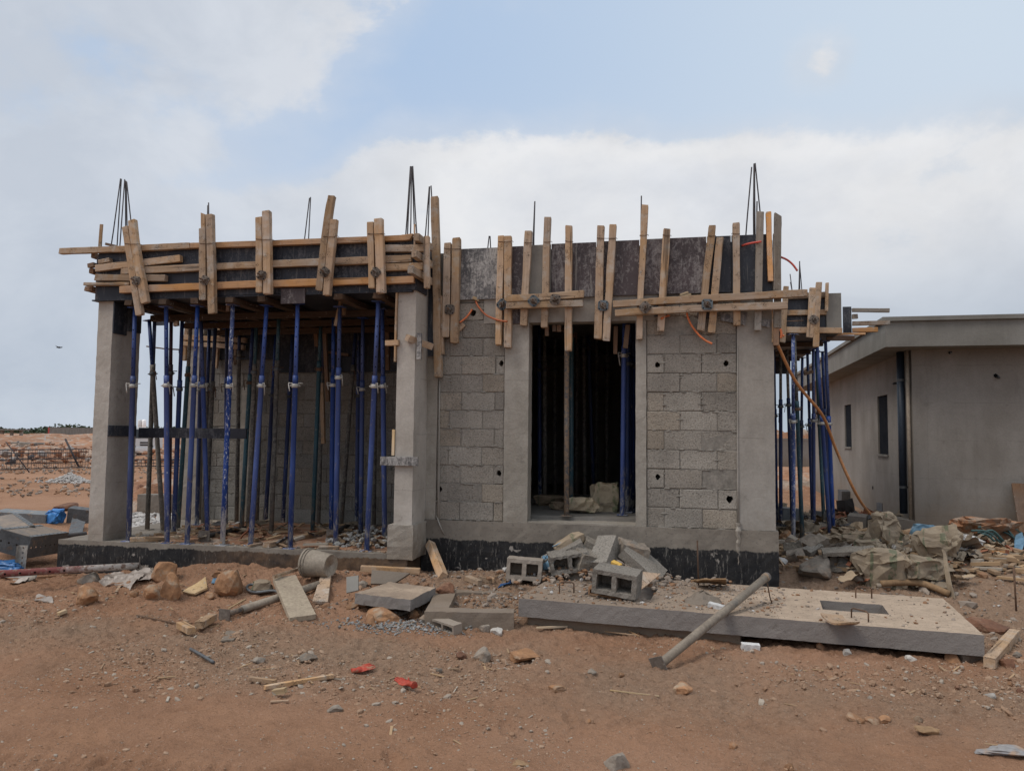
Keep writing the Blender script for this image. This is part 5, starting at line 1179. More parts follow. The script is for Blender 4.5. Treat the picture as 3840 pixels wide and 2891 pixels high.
# rocks: (frame, x, y, w, h, material, label)
for f, x, y, w, h, m, lab in (
 ('X',1295,1345,205,130,'rock_or','big flat topped ochre rock by the left plinth'),('X',1325,1462,150,185,'rock_or','tall ochre rock leaning below the flat topped one'),
 ('X',1190,1505,130,105,'rock_or','ochre rock left of the tall leaning one'),('X',1045,1515,70,55,'rock_or','small round ochre rock near the plastic film'),('X',655,1545,175,140,'rock_or','lone ochre boulder on the left ground'),
 ('X',705,1400,150,90,'rock_gr','grey dusty rock below the lying pipe'),('X',520,838,165,75,'rock_rd','dark red brown rock behind the blue bag'),('X',250,1395,70,40,'rock_gr','small rock under the lying pipe'),
 ('X',1095,695,90,75,'rock_rd','dark rock lying on the red spoil behind the left props'),
 ('S',545,1020,240,200,'rock_or','largest ochre boulder in front of the dark plinth'),('S',465,945,110,50,'rock_or','flat pale rock leaning on the largest ochre boulder'),('S',385,1110,70,45,'rock_or','small rock below the big wood chip'),
 ('T',880,738,185,120,'rock_rd','reddish rock between the small slab and the pit'),('T',365,960,340,120,'rock_or','long flat ochre rock in front of the small slab'),('T',215,1008,130,75,'rock_or','ochre rock left of the long flat one'),
 ('T',590,965,110,75,'rock_or','yellowish knobbly rock at the foot of the pit'),('T',720,1015,145,85,'rock_gr','grey pointed rock in front of the pit'),('T',1235,1085,95,70,'rock_gr','pale rock leaning on the pit front'),('T',1340,1110,100,60,'rock_wh','pale flat rock at the pit front near the slab'),
 ('T',145,690,90,90,'rock_gr','rounded grey stone beside the upright plywood piece'),('T',95,870,200,80,'rock_or','earthy rock left of the small slab'),
 ('T',1205,1315,160,110,'rock_gr','grey rock half sunk in the earth before the slab'),('T',1580,1320,280,85,'rock_or','broad ochre rock sunk in the earth before the slab'),('T',1020,1320,110,50,'rock_rd','flat red slate left of the grey sunken rock'),
 ('Y',722,910,100,60,'rock_gr','grey stone in front of the crossed sticks'),('Y',500,532,140,50,'rock_gr','flat dark grey lump left of the red gloves'),('Y',145,550,75,40,'rock_gr','small dark stone at the left of the crossed sticks'),('Y',1500,630,50,35,'rock_gr','small rounded stone right of the gloves'),
 ('Z',1320,748,150,75,'rock_or','angular brown rock below the leaning tube foot'),('Z',840,1305,170,140,'rock_gr','big grey brown stone at the bottom edge'),('Z',375,755,130,40,'rock_or','flat earthy stone below the sunken rocks'),('Z',640,640,75,45,'rock_gr','grey stone in the pebbles before the slab'),('Z',860,657,50,35,'rock_or','tan pebble left of the leaning tube foot'),
 ('Z',1705,1195,65,45,'rock_or','small ochre stone low on the right'),('Z',2130,1360,60,50,'rock_or','round ochre stone at the lower right'),('Z',620,1008,35,28,'rock_or','round pebble in the lower middle'),
 ('W',572,1285,95,55,'rock_or','biggest stone of the row on the lower right'),('W',612,1315,45,45,'rock_or','round stone below the biggest of the row'),('W',690,1307,110,42,'rock_or','flat stone in the row on the lower right'),('W',790,1297,95,38,'rock_or','low flat stone at the right of the row'),('W',1010,1295,70,45,'rock_or','lone tan stone right of the row'),('W',1520,1132,60,38,'rock_wh','pale oval stone on the right ground'),('W',110,1640,60,45,'rock_or','round stone at the bottom right edge'),
 ('W',685,1158,50,32,'rock_gr','small flat stone above the row'),('W',1290,1077,32,28,'rock_rd','small red pebble on the right ground'),('W',405,1015,50,38,'rock_or','tan pebble in front of the slab'),('W',1660,1058,40,38,'rock_or','pebble below the log at the right edge'),('W',1730,1100,40,30,'rock_rd','reddish pebble at the right edge'),
 ('W',1268,876,115,75,'rock_or','brown rock under the right corner of the slab'),('W',520,826,62,52,'rock_wh','white chip of rock before the slab'),('W',968,876,75,55,'rock_wh','white and tan chip before the right of the slab'),('W',330,790,52,50,'rock_or','small ochre stone under the slab front'),
 ('W',1495,640,260,110,'rock_rd','red earth lump right of the slab'),('W',1410,755,80,70,'rock_or','brown stone beside the log'),('W',1640,900,120,70,'rock_rd','red stone behind the log'),('W',1700,855,70,50,'rock_gr','grey stone right of the log'),
 ('W',310,232,235,130,'rock_gr','huge grey brown boulder at the room corner'),('W',95,30,110,90,'rock_or','orange boulder at the canopy prop feet'),('W',220,130,150,60,'rock_gr','grey rock above the huge boulder'),('W',600,280,150,105,'rock_gr','grey angular rock left of the big cement sack'),('W',870,165,110,85,'rock_gr','tan grey rock among the paper sacks'),('W',730,165,90,90,'rock_gr','upright grey rock chunk among the paper sacks'),('W',1330,155,70,45,'rock_gr','grey rock by the triangular sack'),('W',918,30,60,45,'rock_gr','dark rock left of the pale blue bag')):
    s_ = FR[f][2]; rock((x, y), w*s_, h*s_, m, lab, fr=f, rz=rnd.uniform(0, 3), sink=.20 if f in 'XS' else .32)
# small slab
zs_ = .03; c4 = [on('T', 75, 770, zs_), on('T', 570, 830, zs_), on('T', 795, 718, zs_), on('T', 385, 668, zs_)]
o = MB().prism([p+Vector((0,0,.0)) for p in c4], (0,0,-.10)).build('broken_slab', M['slab'], fix=True, rough=(.05,.012)); tag(o, 'small flat broken concrete slab lying left of the pit', 'concrete slab')
c4 = [on('T', 215, 690, .0), on('T', 420, 690, .0), on('T', 565, 595, .10), on('T', 225, 568, .12)]
sheet(c4, .03, 'conc_dark', 'thin grey concrete piece leaning on the timber by the plinth', 'concrete_piece', 'concrete piece', amp=.006)
stick('T', (125,575), (655,600), 64, 'wood_tan', 'timber lying along the foot of the porch plinth', name='timber_batten', z0=.06, z1=.03)
c4 = [onD(q('T', 0, 770), 7.45), onD(q('T', 105, 745), 7.45), onD(q('T', 105, 612), 7.55), onD(q('T', 0, 628), 7.55)]
sheet(c4, .018, 'ply_conc', 'stained plywood piece standing upright right of the bucket', 'plywood_offcut', 'formwork panel', amp=.003)
A_ = gpt('T', 860, 640)+Vector((0,0,.02)); B_ = onY(q('T', 742, 330), YH-.09); timber([A_, B_], .085, .08, 'wood_tan', 'short timber leaning on the tarred plinth', 'timber_batten', 'timber')
for (x0_,y0_,x1_,y1_,w__,m,lab) in ((1075,655,1190,700,60,'wood','thick wood offcut lying by the pit back'),(1165,600,1210,580,55,'wood','wood offcut standing behind the thick one'),(1230,600,1300,680,28,'wood_tan','thin slanted wood offcut behind the pit'),(1280,610,1400,690,42,'wood_tan','flat wood offcut beside the blue scrap'),(1180,660,1290,685,20,'wood','narrow offcut under the slanted ones')):
    stick('T', (x0_,y0_), (x1_,y1_), w__, m, lab, t=.05)
sheet([gpt('T',1345,735)+Vector((0,0,.02)), gpt('T',1480,700)+Vector((0,0,.05)), gpt('T',1545,655)+Vector((0,0,.05)), gpt('T',1400,655)+Vector((0,0,.06))], .004, 'blue_bag', 'torn blue plastic scrap behind the pit', 'plastic_scrap', 'plastic scrap', amp=.03, freq=9)
# board, plank, tubes on the left
bd = [on('S', 1010, 1300, -.14), on('S', 1215, 1272, -.14), on('S', 1058, 962, .02), on('S', 882, 985, .02)]
sheet(bd, .045, 'board', 'long nail marked formwork board lying towards the viewer', 'formwork_board', 'board', amp=.004, ny=14)
stick('S', (885,975), (1085,910), 22, 'wood', 'thin timber across the top of the formwork board', z0=.05, z1=.06, t=.03)
sheet([gpt('S',1190,1185)+Vector((0,0,.03)), gpt('S',1310,1192)+Vector((0,0,.03)), gpt('S',1335,1000)+Vector((0,0,.05)), gpt('S',1255,1000)+Vector((0,0,.05))], .03, 'wood', 'short split plank right of the formwork board', 'plank', 'plank', amp=.004)
def lying(f, pts, rs, mats, lab, zs=None):
    P = [gpt(f, *p) for p in pts]; Z = zs or [r for r in rs]
    r0 = thing('lying_prop_tube', P[0], lab, 'steel prop')
    return r0, P
P_ = [gpt('S', 505, 1295), gpt('S', 640, 1255), gpt('S', 1235, 1058)]
r0 = thing('lying_prop_tube', P_[0], 'dusty telescopic prop lying under the formwork board', 'steel prop')
for p in P_: p.z += .045
ORG[r0.name] = P_[0].copy(); r0.location = P_[0]
MB().tube([P_[0], P_[1]], .026, 12).build('inner_tube', M['rust_tube'], r0, smooth=True); MB().tube([P_[1], P_[1].lerp(P_[2], .5), P_[2]], .038, 14).build('outer_tube', M['pipe_grey'], r0, smooth=True)
d = (P_[1]-P_[0]).normalized(); sd_ = Vector((-d.y, d.x, 0)); MB().obox(P_[0]-d*.006, d*.005, sd_*.06, Vector((0,0,.05))).build('base_plate', M['plate_rust'], r0)
hose([gpt('S',945,1170)+Vector((0,0,.03)), gpt('S',905,1112)+Vector((0,0,.05)), gpt('S',760,1105)+Vector((0,0,.03)), gpt('S',690,1090)+Vector((0,0,.03)), gpt('S',680,1068)+Vector((0,0,.04)), gpt('S',720,1060)+Vector((0,0,.05)), gpt('S',860,1062)+Vector((0,0,.05))], .014, 'steel_grey', 'bent grey steel hoop left of the formwork board', 'steel_hoop', 'steel hoop')
crumple(gpt('S',820,1065), (.26,.16,.12), 'bag_green', 'crumpled green printed paper by the steel hoop', name='paper_scrap', cat='paper', rz=.4)
# bucket
ctr = on('S', 1185, 905, .03); ctr = gpt('S', 1235, 975)+Vector((0,0,.150)); ax = Vector((.97, -.20, -.03)).normalized()
bk_ = thing('bucket', ctr, 'cement caked plastic bucket lying on its side by the plinth', 'bucket'); ORG[bk_.name] = ctr
def lathe(c, ax, prof, n=28):
    z = ax.normalized(); x = z.cross(Vector((0,0,1))).normalized(); y = z.cross(x); vs = []; fs = []
    for (h, r) in prof:
        for k in range(n):
            t_ = 2*math.pi*k/n; vs.append(c+z*h+(x*math.cos(t_)+y*math.sin(t_))*r)
    for i in range(len(prof)-1):
        for k in range(n): k2 = (k+1) % n; fs.append((i*n+k, i*n+k2, (i+1)*n+k2, (i+1)*n+k))
    return MB().add(vs, fs)
mb = lathe(ctr, ax, [(-.14,.146),(.155,.118),(.160,.113),(.156,.108),(.154,.0005),(.148,.0005),(.147,.106),(-.14,.140),(-.14,.146)]); mb.build('body', M['bucket'], bk_, smooth=True, fix=True)
lathe(ctr, ax, [(-.145,.147),(-.145,.157),(-.125,.157),(-.125,.147)]).build('rim', M['bucket'], bk_, smooth=False, fix=True)
lathe(ctr, ax, [(-.10,.144),(-.10,.150),(-.092,.150),(-.092,.144)]).build('rim_band', M['bucket'], bk_, fix=True)
x_ = ax.cross(Vector((0,0,1))).normalized(); MB().tube([ctr-ax*.11+x_*.15, ctr-ax*.16+x_*.17-Vector((0,0,.06)), ctr-ax*.19+x_*.12-Vector((0,0,.12)), ctr-ax*.19-Vector((0,0,.14)), ctr-ax*.17-x_*.12-Vector((0,0,.11))], .003, 6).build('handle', M['rust'], bk_, smooth=True)
# left pile: steel forms, bags, pipes
def channel(P, d, L, w, h, lab, tilt=0.):
    d = Vector(d).normalized(); s = Vector((-d.y, d.x, 0)).normalized(); up = d.cross(s); up = up if up.z > 0 else -up
    if tilt: Rm = Matrix.Rotation(tilt, 3, d); s = Rm @ s; up = Rm @ up
    r = thing('steel_form_channel', P, lab, 'steel formwork'); ORG[r.name] = Vector(P)
    def plate(o, a, b, na, nb_, nm, m, thk):
        n_ = a.cross(b).normalized(); Mx = Matrix.Identity(4)
        for i, vv in enumerate((a.normalized(), b.normalized(), n_)):
            for k in range(3): Mx[k][i] = vv[k]
        Mx.translation = o; A, B = a.length, b.length; xs_ = [0]; 
        for k in range(na): c = A*(k+.5)/na; xs_ += [c-.012, c+.012]
        xs_.append(A); ys2 = [0, B*.5-.01, B*.5+.01, B] if na else [0, B]
        MB().cells(xs_, ys2, (lambda i, j: not (i % 2 == 1 and j == 1)) if na else (lambda i, j: True), thk, Mx).build(nm, M[m], r, fix=True)
    plate(P+s*-w/2, d*L, s*w, 0, 0, 'web', 'steel_sandy', .005)
    for k in (-1, 1): plate(P+s*(k*w/2)-up*0.0, d*L, -up*h, 8, 0, 'flange', 'steel_grey', .005)
    plate(P+s*-w/2+d*(L+.002), s*w, -up*h, 4, 0, 'end_plate', 'steel_dark', .006)
    plate(P+s*-w/2-d*.002, s*w, -up*h, 4, 0, 'end_plate', 'steel_dark', .006)
    for k in (-1, 1):
        plate(P+s*(k*(w/2))+up*.007-s*(.05 if k > 0 else 0), d*L, s*.05, 9, 0, 'rim_strip', 'steel_grey', .004)
channel(on('X', 10, 905, .33), on('X', 235, 1075, .22)-on('X', 10, 905, .33), 1.15, .36, .2, 'perforated steel form channel sloping at the far left', .15)
channel(on('X', 130, 1040, .26), on('X', 400, 1010, .22)-on('X', 130, 1040, .26), .80, .40, .26, 'second perforated steel form channel with a sandy top at the far left', .25)
A_ = gpt('X', 155, 1345); Mx = Matrix.Identity(4)
def perf(P, a, b, na, lab, m='galv'):
    a = Vector(a); b = Vector(b); n_ = a.cross(b).normalized(); Mx = Matrix.Identity(4)
    for i, vv in enumerate((a.normalized(), b.normalized(), n_)):
        for k in range(3): Mx[k][i] = vv[k]
    Mx.translation = P; A, B = a.length, b.length; xs_ = [0]
    for k in range(na): c = A*(k+.5)/na; xs_ += [c-.012, c+.012]
    xs_.append(A); mb = MB().cells(xs_, [0, B*.5-.01, B*.5+.01, B], lambda i, j: not (i % 2 == 1 and j == 1), .004, Mx)
    mb.add([P, P+a, P+a-n_*.05, P-n_*.05], [(0,1,2,3)]); o = mb.build('perforated_angle', M[m], fix=False)
    return tag(o, lab, 'steel angle')
perf(gpt('X',130,1330)+Vector((0,0,.0)), (.02,.0,.30), (.10,.02,0), 5, 'white perforated steel angle standing up at the far left')
perf(gpt('X',-20,1400)+Vector((0,0,.03)), (.5,.02,.0), (0,.02,.08), 7, 'perforated steel angle lying at the left edge')
perf(gpt('X',-10,1120)+Vector((0,0,.02)), (.18,.02,.0), (0,.02,.06), 3, 'short perforated angle beneath the steel channels')
crumple(gpt('X',425,960), (.34,.28,.30), 'blue_bag', 'bright blue plastic bag on the red earth at the left', name='plastic_bag', rz=.3, smooth=True, amp=.34, sub=4)
crumple(gpt('X',30,1340), (.5,.3,.14), 'blue_bag', 'blue plastic sheet lying at the left edge', name='plastic_sheet', cat='plastic sheet', smooth=True, amp=.4, sub=4)
solid_block(gpt('X',630,960), (.42,.22,.28), (.1,.12,.3), 'steel_dark', 'dark grey steel box beside the left column', name='steel_box', cat='steel box', chip=.004)
sheet([gpt('X',535,1040), gpt('X',640,1045), gpt('X',665,1000)+Vector((0,0,.12)), gpt('X',560,985)+Vector((0,0,.16))], .006, 'steel_dark', 'bent dark steel sheet lying left of the column', 'steel_sheet', 'steel sheet', amp=.02)
solid_block(gpt('X',195,960)+Vector((0,0,.05)), (1.0,.4,.16), (.05,.05,.2), 'steel_grey', 'flat grey steel form lying behind the channels', name='steel_form', cat='steel formwork', chip=.004)
hose([gpt('X',420,1100)+Vector((0,0,.05)), gpt('X',540,1085)+Vector((0,0,.05)), gpt('X',670,1072)+Vector((0,0,.05))], .045, 'pipe_black', 'black plastic pipe end by the left column foot', 'black_pipe', 'pipe')
A_ = on('X',-30,1357,.02); B_ = on('X',1085,1292,.02); r0 = thing('lying_prop_tube', A_, 'red and cement white prop tube lying before the left plinth end', 'steel prop'); ORG[r0.name] = A_.copy()
t = NT('red_white_tube'); cx = t.coord(rand=False); tx_ = t.xyz(cx)[0]; cA = t.mix(t.mr(t.ma('ADD', tx_, t.ma('MULTIPLY', t.noise(cx, 9, 5, .7), 1.2)), 1.0, 1.35), (.17,.05,.045), (.46,.41,.37)); cA = t.mix(t.mr(t.noise(cx, 26, 4), .52, .62), cA, (.2,.13,.1)); M['redwhite'] = t.done(cA, .8, t.noise(cx, 50, 3), .3, .004)
MB().tube([A_, A_.lerp(B_, .5), B_], .037, 14).build('outer_tube', M['redwhite'], r0, smooth=True)
d = (B_-A_).normalized(); sd_ = Vector((-d.y, d.x, 0)); MB().obox(B_+d*.005, d*.004, sd_*.08, Vector((0,0,.09))).build('base_plate', M['plate_rust'], r0)
for k in range(5): P = A_.lerp(B_, .06+k*.1); c = MB(); c.tube([P-sd_*.0375, P-sd_*.039], .011, 8); c.build('pin_hole', M['hole'], r0)
sheet([gpt('X',780,1450)+Vector((0,0,.03)), gpt('X',1010,1480)+Vector((0,0,.03)), gpt('X',1180,1390)+Vector((0,0,.10)), gpt('X',880,1390)+Vector((0,0,.06))], .003, 'film', 'crumpled clear plastic film by the ochre rocks', 'plastic_film', 'plastic film', nx=22, ny=14, amp=.06, freq=6)
sheet([gpt('X',1050,1440)+Vector((0,0,.03)), gpt('X',1190,1430)+Vector((0,0,.04)), gpt('X',1200,1290)+Vector((0,0,.06)), gpt('X',1080,1330)+Vector((0,0,.14))], .003, 'film', 'dusty plastic film draped against the flat topped rock', 'plastic_film', 'plastic film', nx=16, ny=14, amp=.05, freq=7)
sheet([gpt('X',70,1440)+Vector((0,0,.01)), gpt('X',190,1430)+Vector((0,0,.02)), gpt('X',280,1395)+Vector((0,0,.03)), gpt('X',110,1400)+Vector((0,0,.03))], .003, 'film', 'torn pale film under the red tube at the left edge', 'plastic_film', 'plastic film', nx=12, ny=8, amp=.04, freq=8)
sheet([gpt('X',265,1570)+Vector((0,0,.01)), gpt('X',420,1585)+Vector((0,0,.01)), gpt('X',400,1545)+Vector((0,0,.02)), gpt('X',290,1545)+Vector((0,0,.03))], .01, 'film', 'sandy flat scrap left of the lone boulder', 'plastic_film', 'plastic film', nx=12, ny=8, amp=.02, freq=8)
stick('X', (905,1510), (935,1460), 18, 'wood_tan', 'short stick in front of the clear film', t=.02)
stick('X', (0,1555), (215,1590), 16, 'wood_tan', 'thin stick on the ground at the left edge', t=.015)
stick('X', (290,1392), (600,1368), 14, 'wood_brown', 'brown lath under the lying red tube', t=.02)
sheet([gpt('S',180,1100)+Vector((0,0,.02)), gpt('S',270,1120)+Vector((0,0,.02)), gpt('S',370,1075)+Vector((0,0,.03)), gpt('S',355,1035)+Vector((0,0,.09))], .02, 'wood_pale', 'big curved wood chip left of the largest boulder', 'wood_chip', 'wood chip', amp=.01)
sheet([gpt('S',400,1015), gpt('S',470,1018), gpt('S',475,985)+Vector((0,0,.03)), gpt('S',415,990)+Vector((0,0,.02))], .004, 'blue_pale', 'small pale blue plastic scrap by the largest boulder', 'plastic_scrap', 'plastic scrap', amp=.02, freq=9)
stick('S', (535,1215), (670,1140), 12, 'wood_pale', 'pale split stick left of the telescopic prop', t=.012)
for (f,x0_,y0_,x1_,y1_,w__,m,lab) in (('R',1250,790,1340,735,48,'wood_tan','thick broken timber chunk on the open ground'),('R',1135,780,1205,820,44,'wood_tan','wedge of timber left of the thick chunk'),('R',1262,712,1325,710,14,'wood_pale','thin flat chip above the thick timber chunk'),('R',365,695,415,675,22,'wood_pale','pale chip on the gravel at the left'),('R',860,690,1150,750,8,'wood_brown','long thin twig on the left ground'),
    ('Y',185,785,700,697,30,'wood_tan','long square stick lying on a wood block'),('Y',75,715,270,742,30,'wood_tan','flat stick crossing behind the long square one'),('Y',250,830,345,815,42,'wood_pale','wood block under the long square stick'),('Y',230,877,365,869,13,'wood_tan','thin splinter in front of the wood block'),
    ('Z',225,322,722,298,15,'wood_pale','long yellow bamboo strip before the slab'),('Z',780,786,1150,832,9,'wood_pale','thin pale stick on the foreground earth'),('Z',735,342,975,372,9,'wood_tan','thin twig under the slab front'),('Z',840,300,1000,380,9,'wood_tan','second thin twig under the slab front')):
    stick(f, (x0_,y0_), (x1_,y1_), w__*1.15, m, lab, name='wood_stick' if w__ < 25 else 'timber_offcut', cat='stick' if w__ < 25 else 'timber', lift=.95)
o = hose([gpt('R',1200,905)+Vector((0,0,.012)), gpt('R',1260,945)+Vector((0,0,.02)), gpt('R',1345,990)+Vector((0,0,.012))], .012, 'steel_dark', 'dark steel bolt rod on the open ground', 'steel_rod', 'rod')
sheet([gpt('R',1390,850)+Vector((0,0,.005)), gpt('R',1470,850)+Vector((0,0,.008)), gpt('R',1535,800)+Vector((0,0,.012)), gpt('R',1430,790)+Vector((0,0,.012))], .012, 'conc_dark', 'flat grey crust of spilt cement on the ground', 'cement_crust', 'cement crust', amp=.012, freq=12)
hollow_block(gpt('T',890,1095)+Vector((0,0,-.01)), (.30,.10,.09), (.1,.05,-.55), 'conc_pale', 'small pale perforated brick fallen in front of the pit', name='perforated_brick', chip=.004)
# gloves
def glove(P, rz, lab, curl, s=1.):
    mb = MB()
    vs, fs = rock_geo(3, (.055*s,.048*s,.018*s), 4, .1, rnd.randrange(99), .8); mb.add(vs, fs)
    for k, (y, L, a) in enumerate(((-.036,.055,-.25),(-.013,.068,-.08),(.011,.064,.08),(.033,.05,.22))):
        c, s_ = math.cos(a), math.sin(a); p = Vector((.043,y,.0))*s; d = Vector((c,s_,0)); up = Vector((0,0,1))
        mb.tube([p-d*.02, p+d*L*.5*s+up*.012*curl, p+d*L*s*(1-.25*curl)+up*.004-up*.008*curl], [.0115*s,.0105*s,.008*s], 8)
    mb.tube([Vector((-.01,-.04,0))*s, Vector((.012,-.072,.012))*s, Vector((.04,-.085,.006))*s], [.014*s,.0115*s,.008*s], 8)
    mb.tube([Vector((-.03,0,0))*s, Vector((-.075,0,.004))*s, Vector((-.115,.006,.006))*s], [.030*s,.032*s,.040*s], 14)
    for v_ in mb.v: v_.z = v_.z*.6+.020*mnoise.noise(v_*14+Vector((rz*3,5,0))); v_ += mnoise.noise_vector(Vector((v_.x,v_.y,0))*17+Vector((rz,0,0)))*.013
    o = mb.build('work_glove', M['red_glove'], local=True, smooth=True); o.location = P+Vector((0,0,.036)); o.rotation_euler = (.12,-.12,rz); o.scale = (.8,.8,.9)
    r_ = o.modifiers.new('remesh', 'REMESH'); r_.mode = 'VOXEL'; r_.voxel_size = .0035; r_.use_smooth_shade = True
    sm_ = o.modifiers.new('smooth', 'SMOOTH'); sm_.iterations = 3
    return tag(o, lab, 'glove', 'red work gloves')
glove(gpt('Y',935,650), .75, 'red work glove with its cuff towards the viewer, left of the two', .6, 1.0)
glove(gpt('Y',1240,760), 2.75, 'red work glove lying spread, right of the two', .3, 1.0)
# ---------------------------------------------------------------- heap of blocks on the slab
hollow_block(onY(q('U', 395, 878), 7.85), (.36,.24,.205), (-.04,.06,.10), 'conc_pale', 'clean hollow block with two dark cavities left of the heap')
hollow_block(on('V', 1330, 1000, zt_+.05), (.40,.24,.215), (.10,.10,-.16), 'block', 'big hollow block tilted on the front of the slab', chip=.010)
hollow_block(on('V', 1230, 1050, zt_), (.36,.14,.07), (0,.06,-.12), 'rock_or', 'perforated brick under the big tilted block', name='perforated_brick', webs=2, chip=.006)
hv = lambda x, y, Y: onY(q('V', x, y), Y)
mb = MB(); nn_ = 26; hc = hv(1000, 560, 8.22); vs = []
for j in range(nn_+1):
    for i in range(nn_+1):
        X_, Y_ = -1+2*i/nn_, -1+2*j/nn_; p = Vector((hc.x-.05+X_*.78, 8.20+Y_*.32, 0)); k = max(0, 1-abs(X_)**1.6)*max(0, 1-max(0, -Y_)**1.5)
        vs.append((p.x, p.y, .03+.24*k*(1+.9*mnoise.fractal(p*6, 1, 2, 4))))
mb.add(vs, [(j*(nn_+1)+i, j*(nn_+1)+i+1, (j+1)*(nn_+1)+i+1, (j+1)*(nn_+1)+i) for j in range(nn_) for i in range(nn_)])
tag(mb.build('rubble_heap', M['rock_gr']), 'low heap of crushed mortar between the slab and the tarred wall', 'rubble', None, 'stuff')
solid_block(hv(1200, 590, 8.12), (.205,.42,.19), (R(33),R(-5),R(-15)), 'block', 'upright concrete block propped on the heap')
solid_block(hv(1660, 640, 8.2), (.46,.34,.10), (R(14),R(40),R(-6)), 'block', 'thin concrete block leaning at the right of the heap')
solid_block(hv(1500, 600, 8.3), (.30,.25,.22), (R(10),R(14),R(20)), 'rock_gr', 'lumpy block remnant under the leaning thin block', chip=.02)
solid_block(hv(640, 545, 8.1), (.46,.20,.12), (R(8),R(-27),R(8)), 'block', 'concrete block slanting up below the folded sack')
hollow_block(hv(690, 690, 7.95), (.40,.22,.19), (.12,-.14,.25), 'block', 'broken half buried block with one dark cavity in the heap', chip=.02)
solid_block(hv(900, 660, 7.98), (.24,.2,.17), (.3,.2,.6), 'block', 'broken block lump right of the dark cavity', chip=.022)
solid_block(hv(960, 480, 8.2), (.20,.2,.15), (.2,.4,.2), 'block', 'small broken block beside the upright one', chip=.02)
crumple(hv(640, 400, 8.25), (.46,.26,.16), 'bag_tan', 'folded blue printed sack on top of the heap', rz=.35, ry=-.45, amp=.2)
sheet([hv(445,365,8.12), hv(490,345,8.08), hv(700,235,8.2), hv(640,232,8.28)], .006, 'blue_pale', 'blue printed flap of the folded sack', 'sack_flap', 'bag', amp=.006)
crumple(hv(420, 650, 8.0), (.17,.14,.17), 'blue_pale', 'crushed blue bag between the clean block and the heap', name='plastic_bag', smooth=True, amp=.4)
c4 = [on('V',1490,1095,zt_+.02), on('V',1650,985,zt_+.03), on('V',1935,745,.23), on('V',1640,720,.30)]
sheet([onY(q('V',1490,1090),7.25), onY(q('V',1650,985),7.45), onY(q('V',1940,745),7.85), onY(q('V',1640,715),7.7)], .02, 'wood_tan', 'triangular plywood scrap behind the big tilted block', 'plywood_offcut', 'formwork panel', amp=.006)
solid_block(onY(q('V', 1330, 625), 7.75), (.10,.05,.03), (.2,.3,-.5), 'yellow', 'yellow foam scrap on the heap', name='foam_scrap', cat='foam scrap', L=.03)
hollow_block(gpt('Q', 115, 655)+Vector((0,0,.03)), (.24,.12,.11), (.05,0,.05), 'block', 'small block lying against the tarred wall right of the heap', webs=1)
stick('Q', (0,675), (165,688), 40, 'wood', 'flat timber behind the slab left of the cardboard', t=.03, lift=1)
sheet([on('Q',215,668,.10), on('Q',530,690,.08), on('Q',528,632,.20), on('Q',300,645,.17)], .012, 'card', 'brown cardboard tube flattened against the tarred wall', 'cardboard', 'cardboard', amp=.02)
P = on('Q', 286, 665, .10); tag(MB().tube([P-Vector((0,0,.1)), P+Vector((-.012,.0,.40))], .008, 7).build('steel_rod', M['rust'], smooth=True), 'upright rusty rod against the tarred wall', 'rod')
# cement cone, scraps on the slab
vs, fs = ico(3); P = on('Q', 315, 850, zt_); mb = MB(); mb.add([Vector((p.x*.14*(1.2-max(p.z,0)), p.y*.13*(1.2-max(p.z,0)), max(p.z,-.1)**1*.11))+mnoise.noise_vector(p*3)*.03+mnoise.noise_vector(p*9)*.012 for p in vs], fs); o = mb.build('cement_heap', M['conc_dark'], local=True); o.location = P; tag(o, 'little grey cement cone dumped on the slab', 'cement heap')
solid_block(on('Q', 445, 905, zt_), (.14,.06,.035), (.1,.15,-.3), 'white', 'white plaster piece beside the leaning tube', name='plaster_piece', cat='plaster piece', L=.03)
solid_block(gpt('Q', 745, 1275), (.14,.06,.05), (.1,.05,.1), 'white', 'white plaster lump on the ground under the slab', name='plaster_piece', cat='plaster piece', L=.03)
c4 = [on('W',330,590,zt_+.03), on('W',470,655,zt_+.02), on('W',605,650,zt_+.01), on('W',480,600,zt_+.015)]
sheet(c4, .014, 'wood_tan', 'curved bark strip lying on the right of the slab', 'bark_strip', 'wood chip', amp=.012, curl=.03)
stick('W', (1515,945), (1695,735), 70, 'wood', 'split log at the right end of the slab', t=.08, name='log', cat='log')
solid_block(gpt('W', 1385, 900)+Vector((0,.06,-.02)), (.17,.12,.07), (.05,.1,.2), 'conc_dark', 'concrete lump wedged under the slab corner', name='concrete_lump', cat='concrete lump', chip=.02)
# ---------------------------------------------------------------- right hand rubbish
sk = [('Q',1335,335,.55,.18,.17,'bag_dim','rolled brown paper sack at the foot of the canopy props',.15),('Q',1530,350,.55,.35,.24,'bag_tan','tan cement sack right of the canopy prop feet',.5),('Q',1740,345,.52,.36,.26,'bag_tan','second tan cement sack in the row behind the boulder',-.3),
 ('W',810,80,.5,.4,.5,'bag_green','dark peaked sack where the long hose ends',.6),('W',655,165,.42,.3,.24,'bag_green','sack with a green print lying on the blocks',-.4),('W',770,330,.58,.36,.40,'bag_green','big puffed cement sack with a green corner and a black mouth',-.2),
 ('W',1020,340,.48,.34,.32,'bag_green','flattened green striped sack right of the big puffed one',.3),('W',1165,175,.5,.38,.46,'bag_green','triangular cement sack with a green patch',-.5),('W',1230,85,.75,.4,.28,'bag_white','white woven sack below the bungalow wall',.2),('W',500,30,.5,.3,.2,'bag_dim','folded brown sack above the tan ones',.2),('W',560,105,.5,.3,.22,'bag_tan','torn sack draped over the broken block',-.2)]
